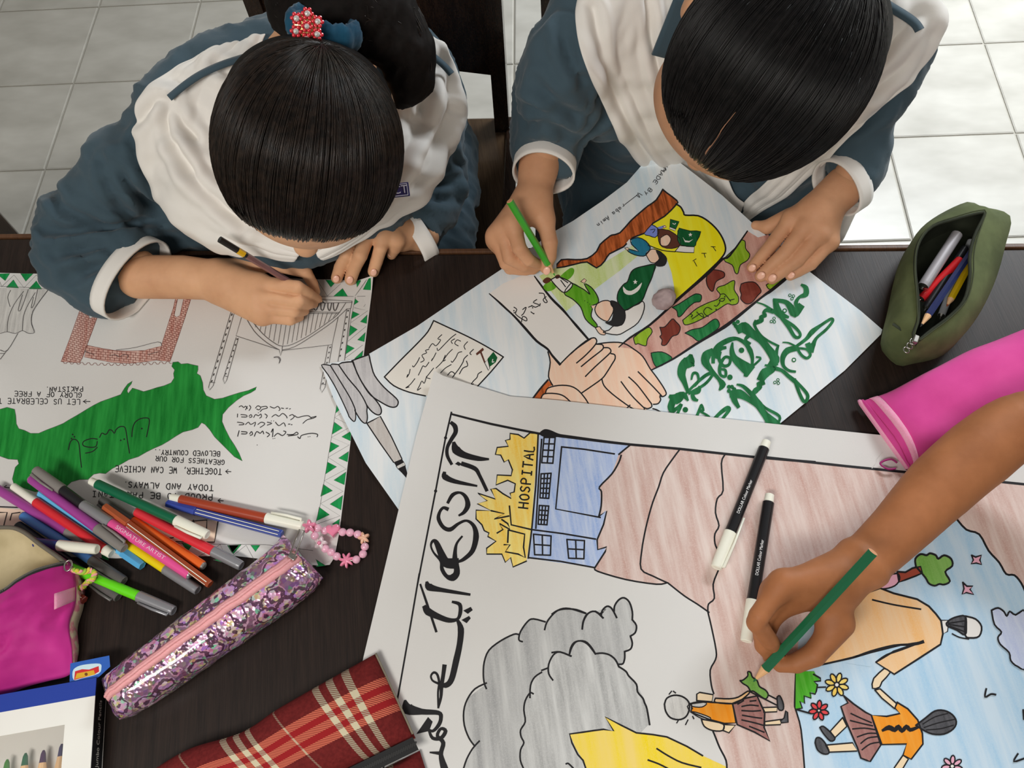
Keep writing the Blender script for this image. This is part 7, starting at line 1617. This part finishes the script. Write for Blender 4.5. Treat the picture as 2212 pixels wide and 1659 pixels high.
fore = KC('G', '690,-60,.085,50 660,250,.075,47 610,520,.062,37 570,630,.060,37'); palm = KC('G', '600,560,.062,32 430,800,.062,22') + KC('G', '580,600,.060,32 350,850,.052,22') + KC('G', '560,640,.056,32 285,900,.042,22') + KC('G', '560,660,.050,30 280,950,.030,20') + KC('G', '640,600,.060,30 690,760,.052,24')
fing = KC('G', '430,800,.062,17.6 480,1010,.052,16.0 560,1110,.036,13.6 650,1150,.018,10.4') + KC('G', '350,850,.052,17.6 400,1090,.036,16.0 520,1160,.022,13.6 620,1180,.012,10.4') + KC('G', '285,905,.042,17.6 370,1140,.024,15.2 480,1190,.014,12.8 600,1200,.010,9.6') + KC('G', '280,950,.030,15.2 400,1185,.015,12.8 540,1205,.011,10.4') + KC('G', '690,740,.052,19.2 740,960,.040,17.6 735,1080,.026,16.0 705,1180,.013,12.8')
hand_r2 = sdf_mesh([(palm, 0.011), (fore, 0.0), (fing, 0.0010)], 0.0016, 0.007)
fore = KC('H', '1480,90,.050,44 1340,220,.046,42 1250,320,.042,42'); palm = KC('H', '1220,300,.042,34 1030,360,.040,20') + KC('H', '1250,320,.042,36 1150,430,.042,22') + KC('H', '1290,340,.038,34 1260,500,.038,22') + KC('H', '1320,360,.034,32 1350,560,.028,20') + KC('H', '1150,300,.03,24 820,440,.012,14')
fing = KC('H', '1030,360,.040,18.0 880,560,.026,15.3 770,690,.016,13.5 690,780,.010,11.7') + KC('H', '1150,430,.042,18.9 970,660,.028,16.2 850,770,.017,14.4 765,855,.010,13.1') + KC('H', '1260,500,.038,18.9 1070,720,.025,16.2 950,810,.016,14.4 860,875,.010,13.1') + KC('H', '1350,560,.028,18.0 1190,750,.019,14.4 1090,810,.013,12.6 1015,850,.010,11.2') + KC('H', '1000,350,.028,16.2 820,430,.012,11.7 720,420,.006,9.9')
hand_l2 = sdf_mesh([(palm, 0.010), (fore, 0.0), (fing, 0.0008)], 0.0016, 0.006)
core = sdf_mesh([([cone(neck2, (0.31, 0.80, TZ - 0.02), 0.075, 0.10), cone((0.31, 0.80, TZ - 0.02), (0.30, 0.86, 0.56), 0.10, 0.11)], 0.03)], 0.010)
arms = sdf_mesh([(KC('X', '1285,10,.215,36 1200,205,.145,36 1174,330,.082,42'), 0.01), (KC('X', '1925,90,.175,34 1868,310,.08,30 1820,410,.052,36'), 0.01)], 0.006)
v, q = merge([head_m, hand_r2, hand_l2, core, arms]); link('body', np_mesh('body', v, q, skin2), g2)
face_parts(fr2, HA2, HB2, HC2, g2, hair2)
nails(g2, '690,785,.017,7.5,-70,60 765,852,.018,8,-70,60 862,872,.018,8,-70,50 1022,848,.016,7,-70,40', nail_m, 'H'); nails(g2, '715,1205,.021,8,-20,60', nail_m, 'G')
tz = [cone((0.23, 0.80, TZ + 0.05), (0.23, 0.855, 0.58), 0.105, 0.115), cone((0.38, 0.78, TZ + 0.05), (0.38, 0.855, 0.58), 0.105, 0.115), cone((0.25, 0.76, TZ + 0.12), (0.38, 0.74, TZ + 0.11), 0.09, 0.09), cone(neck2 + Vector((-0.05, 0.02, -0.02)), neck2 + Vector((0.05, 0.01, -0.02)), 0.05, 0.05)]
tz += KC('X', '1500,-10,.20,80 1290,0,.225,76') + KC('X', '1700,10,.20,80 1940,70,.185,64')
chestp = KC('X', '1380,100,.165,84 1400,205,.07,66 1450,295,-.045,54 1590,400,-.10,50') + KC('X', '1890,130,.155,72 1800,255,.08,66 1690,350,.0,56 1600,400,-.06,50') + KC('X', '1600,200,.08,80 1590,320,-.05,56')
slv = KC('X', '1285,0,.225,78 1222,130,.19,76 1196,205,.150,70 1186,270,.105,66 1176,325,.085,64 1172,400,.07,62') + KC('X', '1190,190,.16,60 1300,240,.10,60')
slr = KC('X', '1930,75,.185,60 1900,210,.13,44 1872,310,.085,42 1848,365,.062,46 1800,430,.052,46')
thick_lap = []
for s in (-1, 1): thick_lap += [cone((0.30 + s * 0.075, 0.865, 0.555), (0.30 + s * 0.09 - 0.04, 0.64, 0.55), 0.088, 0.078)]
v, q = sdf_mesh([(tz, 0.05), (chestp, 0.02), (slv, 0.02), (slr, 0.02), (thick_lap, 0.04), (KC('X', '1590,420,-.09,52 1680,420,-.07,52 1760,385,-.04,48 1810,340,.0,44'), 0.03)], 0.0048, 0.035, cut=cut_table(0.0035, CUFFS2))
v = relax(v, q, 2); v = wrinkle(v, q, 0.008, 11, 2.0, (0.3, 0.6, -0.5)); v = wrinkle(v, q, 0.003, 26, 5.0, (0.3, 0.6, -0.5))
v = crease(v, q, bvh_of(v, q), [[(1155, 180), (1205, 224), (1262, 260)], [(1128, 232), (1179, 242), (1230, 258)], [(1140, 262), (1190, 268), (1240, 285)], [(1850, 270), (1900, 240), (1935, 200)], [(1215, 60), (1235, 130), (1270, 190)]], 0.0075, 0.0062)
link('tunic', np_mesh('tunic', v, q, blue_cloth), g2); tun2 = bvh_of(v, q)
tp, ank = legs_prims(0.30, 0.865); vv, qq = sdf_mesh([(tp, 0.02)], 0.009); link('trousers', np_mesh('trousers', vv, qq, white_cloth), g2); shoes(g2, ank)
L_in = [(1450, -60), (1462, 40), (1475, 130), (1500, 240), (1540, 340), (1610, 430)]; L_out = [(1285, -60), (1243, 20), (1262, 130), (1310, 250), (1395, 365), (1590, 478)]
cloth_sheet('sash', drape(tun2, L_in, L_out, 56, 34, 0.006, 0.005, 0.9, 7.0, [[(1385, 0), (1400, 80), (1425, 160)], [(1275, 20), (1290, 120), (1340, 240), (1400, 340)]]), white_cloth, g2)
R_in = [(1840, -60), (1880, 30), (1860, 130), (1800, 240), (1720, 330), (1610, 428)]; R_out = [(1960, -60), (2008, 60), (1972, 150), (1880, 262), (1760, 368), (1600, 478)]
cloth_sheet('sash', [r[::-1] for r in drape(tun2, R_in, R_out, 56, 34, 0.0065, 0.006, 0.9, 9.0, [[(1980, 60), (1950, 130), (1900, 190)], [(1965, 50), (1930, 90), (1890, 130)], [(1990, 80), (1970, 140), (1890, 240)]])], white_cloth, g2)
strip_mesh('shoulder_strap', strip_on(tun2, [(1870, -20), (1910, 8), (1950, 32), (1976, 50), (1986, 66)], 20, 0.024, 0.9), strap_cloth, g2)
rows = []
for f in np.linspace(0, 1, 8):                      # loose end of the sash hanging beside the forearm
    r = []
    for g_ in np.linspace(0, 1, 7):
        x = 1908 - 88 * f - 75 * (1 - g_); y = 338 + f * 190; h = 0.05 - 0.11 * f + 0.008 * math.sin(g_ * 9)
        r.append(pt(x, y, h - 0.015))
    rows.append(r)
cloth_sheet('sash_end', rows, white_cloth, g2)
rows = []
for f in np.linspace(0, 1, 8):
    rows.append([pt(1250 - 95 * f + g_ * (22 + 26 * f), -40 + f * 225, 0.16 - 0.16 * f + 0.006 * math.sin(g_ * 7)) for g_ in np.linspace(0, 1, 6)])
cloth_sheet('sash_end', rows, white_cloth, g2)
for c, e1, e2, ax in CUFFS2: cuff_band('cuff', c + ax * 0.004, e1 * 1.02, e2 * 1.02, ax, 0.020, white_cloth, g2, None, 0.02)
# collar flap
cr = []
for f in np.linspace(0, 1, 6):
    r = []
    for g_ in np.linspace(0, 1, 6):
        a = Vector((1462, -20)).lerp(Vector((1408, 118)), f); bq = Vector((1500, 0)).lerp(Vector((1462, 132)), f); s = a.lerp(bq, g_)
        h, nm = rayhit(tun2, s.x, s.y, 0.85); r.append(h + (CAM - h).normalized() * 0.024)
    cr.append(r)
strip_mesh('collar', cr, blue_cloth, g2, 0.003)
v, q = hair_cap(fr2, HA2, HB2, HC2, (-0.22, -0.84, -0.50), 0.60, 0.0095); link('hair', np_mesh('hair', v, q, scalp2), g2)
RR2 = (HA2 + 0.0095, HB2 + 0.0095, HC2 + 0.0095); T2 = Vector((-0.05, 0.97, 0.12)).normalized()
sb_ = MB(); strands(fr2, RR2, T2, starts_line(Vector((-0.22, -0.84, -0.50)).normalized(), 0.60), RNG, 4600, 0.00030, sb_, hair2, 1.003, 16, 0.97)
so = sb_.build('hair_strands', g2, True); so['kind'] = 'stuff'
b = MB(); P_ = []
s0 = Vector((-0.02, -0.66, 0.70)).normalized()
for k in range(12):                                  # the parting
    t = k / 11 * 0.26; s0 = Vector((0.03, -0.80, 0.45)).normalized(); ang = s0.angle(T2)
    d = (s0 * math.sin((1 - t) * ang) + T2 * math.sin(t * ang)) / math.sin(ang); P_.append(in_frame(fr2, d.x * RR2[0] * 1.018, d.y * RR2[1] * 1.018, d.z * RR2[2] * 1.018))
b.tube([p + Vector((0.0012, 0.0006, 0)) * math.sin(k * 1.3) for k, p in enumerate(P_)], [0.0008 * (1 - k / 13) + 0.0002 for k in range(12)], plain('parting_scalp', pc(140, 100, 76), 0.7), 6); b.build('parting', g2, True)
tp2_, tr2_ = tail_pts('1790,-70,.70,45 1860,-150,.71,75 1900,-240,.75,80 1860,-330,.84,60')
v, q = sdf_mesh([(chain(tp2_, tr2_), 0.02)], 0.005); pony = link('ponytail', np_mesh('ponytail', relax(v, q, 2), q, scalp2), g2)
held_pencil('pencil', pt(1101, 434, 0.105), pt(1199, 596, 0.0075), 0.0042, plain('leaf_green_pencil_paint', pc(54, 150, 40), 0.35, 0, 0.3), {'lead': plain('green_lead', pc(60, 150, 40), 0.6)}, 'leaf green coloured pencil held over the clasped-hands poster')

# ------------------------------------------------------------------ classmate on the right
g3 = empty('person', (0.95, 0.25, 0))
tag(g3, 'tan arm reaching in from the right edge, drawing on the hospital poster', 'person')
fp_, fr_ = K('X', '2440,880,.115,58 2300,893,.096,62 2195,922,.082,70 2115,978,.074,74 2030,1052,.067,71 1940,1145,.060,60 1868,1214,.055,53'); fp_ = catmull(fp_, 4); fr_ = [fr_[min(int(i / 4), 5)] + (fr_[min(int(i / 4) + 1, 6)] - fr_[min(int(i / 4), 5)]) * (i % 4) / 4 for i in range(len(fp_))]; fore = chain(fp_, fr_); palm = KC('W', '1450,560,.056,42 1150,760,.056,40') + KC('W', '1250,700,.060,36 660,800,.072,24') + KC('W', '1250,760,.056,38 560,900,.060,26') + KC('W', '1250,800,.048,36 560,1080,.042,26') + KC('W', '1350,850,.050,36 1150,1200,.034,28')
fing = KC('W', '660,790,.072,25 400,1160,.066,22 370,1230,.062,21 520,1430,.040,18 610,1540,.022,15') + KC('W', '560,900,.058,25 420,1210,.046,22 450,1480,.028,19 560,1640,.013,14') + KC('W', '560,1080,.042,24 470,1350,.026,21 520,1600,.014,16') + KC('R', '640,420,.034,32 420,690,.026,25 270,760,.019,21 130,775,.013,16')
hand3 = sdf_mesh([(palm, 0.014), (fore, 0.0), (fing, 0.0012)], 0.0018, 0.009, cut=lambda X, Y, Z, d: np.maximum(d, (TZ + 0.0072) - Z))
sh3 = Vector((0.98, 0.33, 1.14))
el3 = fp_[0]
rest = sdf_mesh([([cone(el3, sh3, fr_[0], 0.055), cone(sh3, (1.12, 0.30, 1.20), 0.06, 0.05), cone((1.12, 0.30, 1.16), (1.15, 0.28, 1.28), 0.05, 0.045), cone((1.12, 0.28, 1.10), (1.12, 0.25, 0.85), 0.11, 0.11)], 0.03)], 0.009)
fr3 = (Vector((1.13, 0.24, 1.40)), Vector((0, 1, 0)), Vector((0.85, 0, 0.5)).normalized(), None); fr3 = (fr3[0], fr3[1], fr3[2], fr3[1].cross(fr3[2]))
fr3 = (fr3[0], -fr3[1], fr3[2], Vector((-0.5, 0, 0.85)).normalized())
hp, hf, he = head_prims(fr3, 0.072, 0.088, 0.095); head3 = sdf_mesh([(hp, 0.03), (hf, 0.008), (he, 0.006), ([cone(in_frame(fr3, 0, 0.02, -0.06), (1.15, 0.28, 1.22), 0.045, 0.05)], 0.02)], 0.005, 0.008)
v, q = merge([hand3, rest, head3]); link('body', np_mesh('body', v, q, skin3), g3)
face_parts(fr3, 0.072, 0.088, 0.095, g3, hair2)
v, q = hair_cap(fr3, 0.072, 0.088, 0.095, (0, -0.82, -0.56), 0.55, 0.009); link('hair', np_mesh('hair', v, q, hair2), g3)
md3 = el3.lerp(sh3, 0.30)
v, q = sdf_mesh([([cone(md3, sh3, 0.066, 0.072), cone(sh3, (1.12, 0.30, 1.17), 0.075, 0.09), cone((1.13, 0.28, 1.14), (1.13, 0.25, 0.60), 0.135, 0.16), cone((1.16, 0.24, 1.16), (1.22, 0.0, 1.10), 0.07, 0.06), cone((1.22, 0.0, 1.10), (1.15, -0.1, 0.88), 0.06, 0.05)], 0.04)], 0.009); v = relax(v, q, 2)
link('tunic', np_mesh('tunic', wrinkle(v, q, 0.004, 14, 3.0), q, blue_cloth), g3)
tq = []; ank = []
for s in (-1, 1): a = Vector((1.14, 0.25 + s * 0.085, 0.08)); tq.append(cone((1.13, 0.25 + s * 0.075, 0.62), a, 0.085, 0.05)); ank.append(a)
v, q = sdf_mesh([(tq, 0.02)], 0.010); link('trousers', np_mesh('trousers', v, q, white_cloth), g3); shoes(g3, ank)
held_pencil('pencil', pt(1886, 1192, 0.112), pt(1627, 1473, 0.0085), 0.0049, plain('deep_green_pencil_paint', pc(10, 92, 58), 0.3, 0, 0.4), {'lead': plain('deep_green_lead', pc(20, 90, 50), 0.6)}, 'deep green coloured pencil held over the hospital poster')
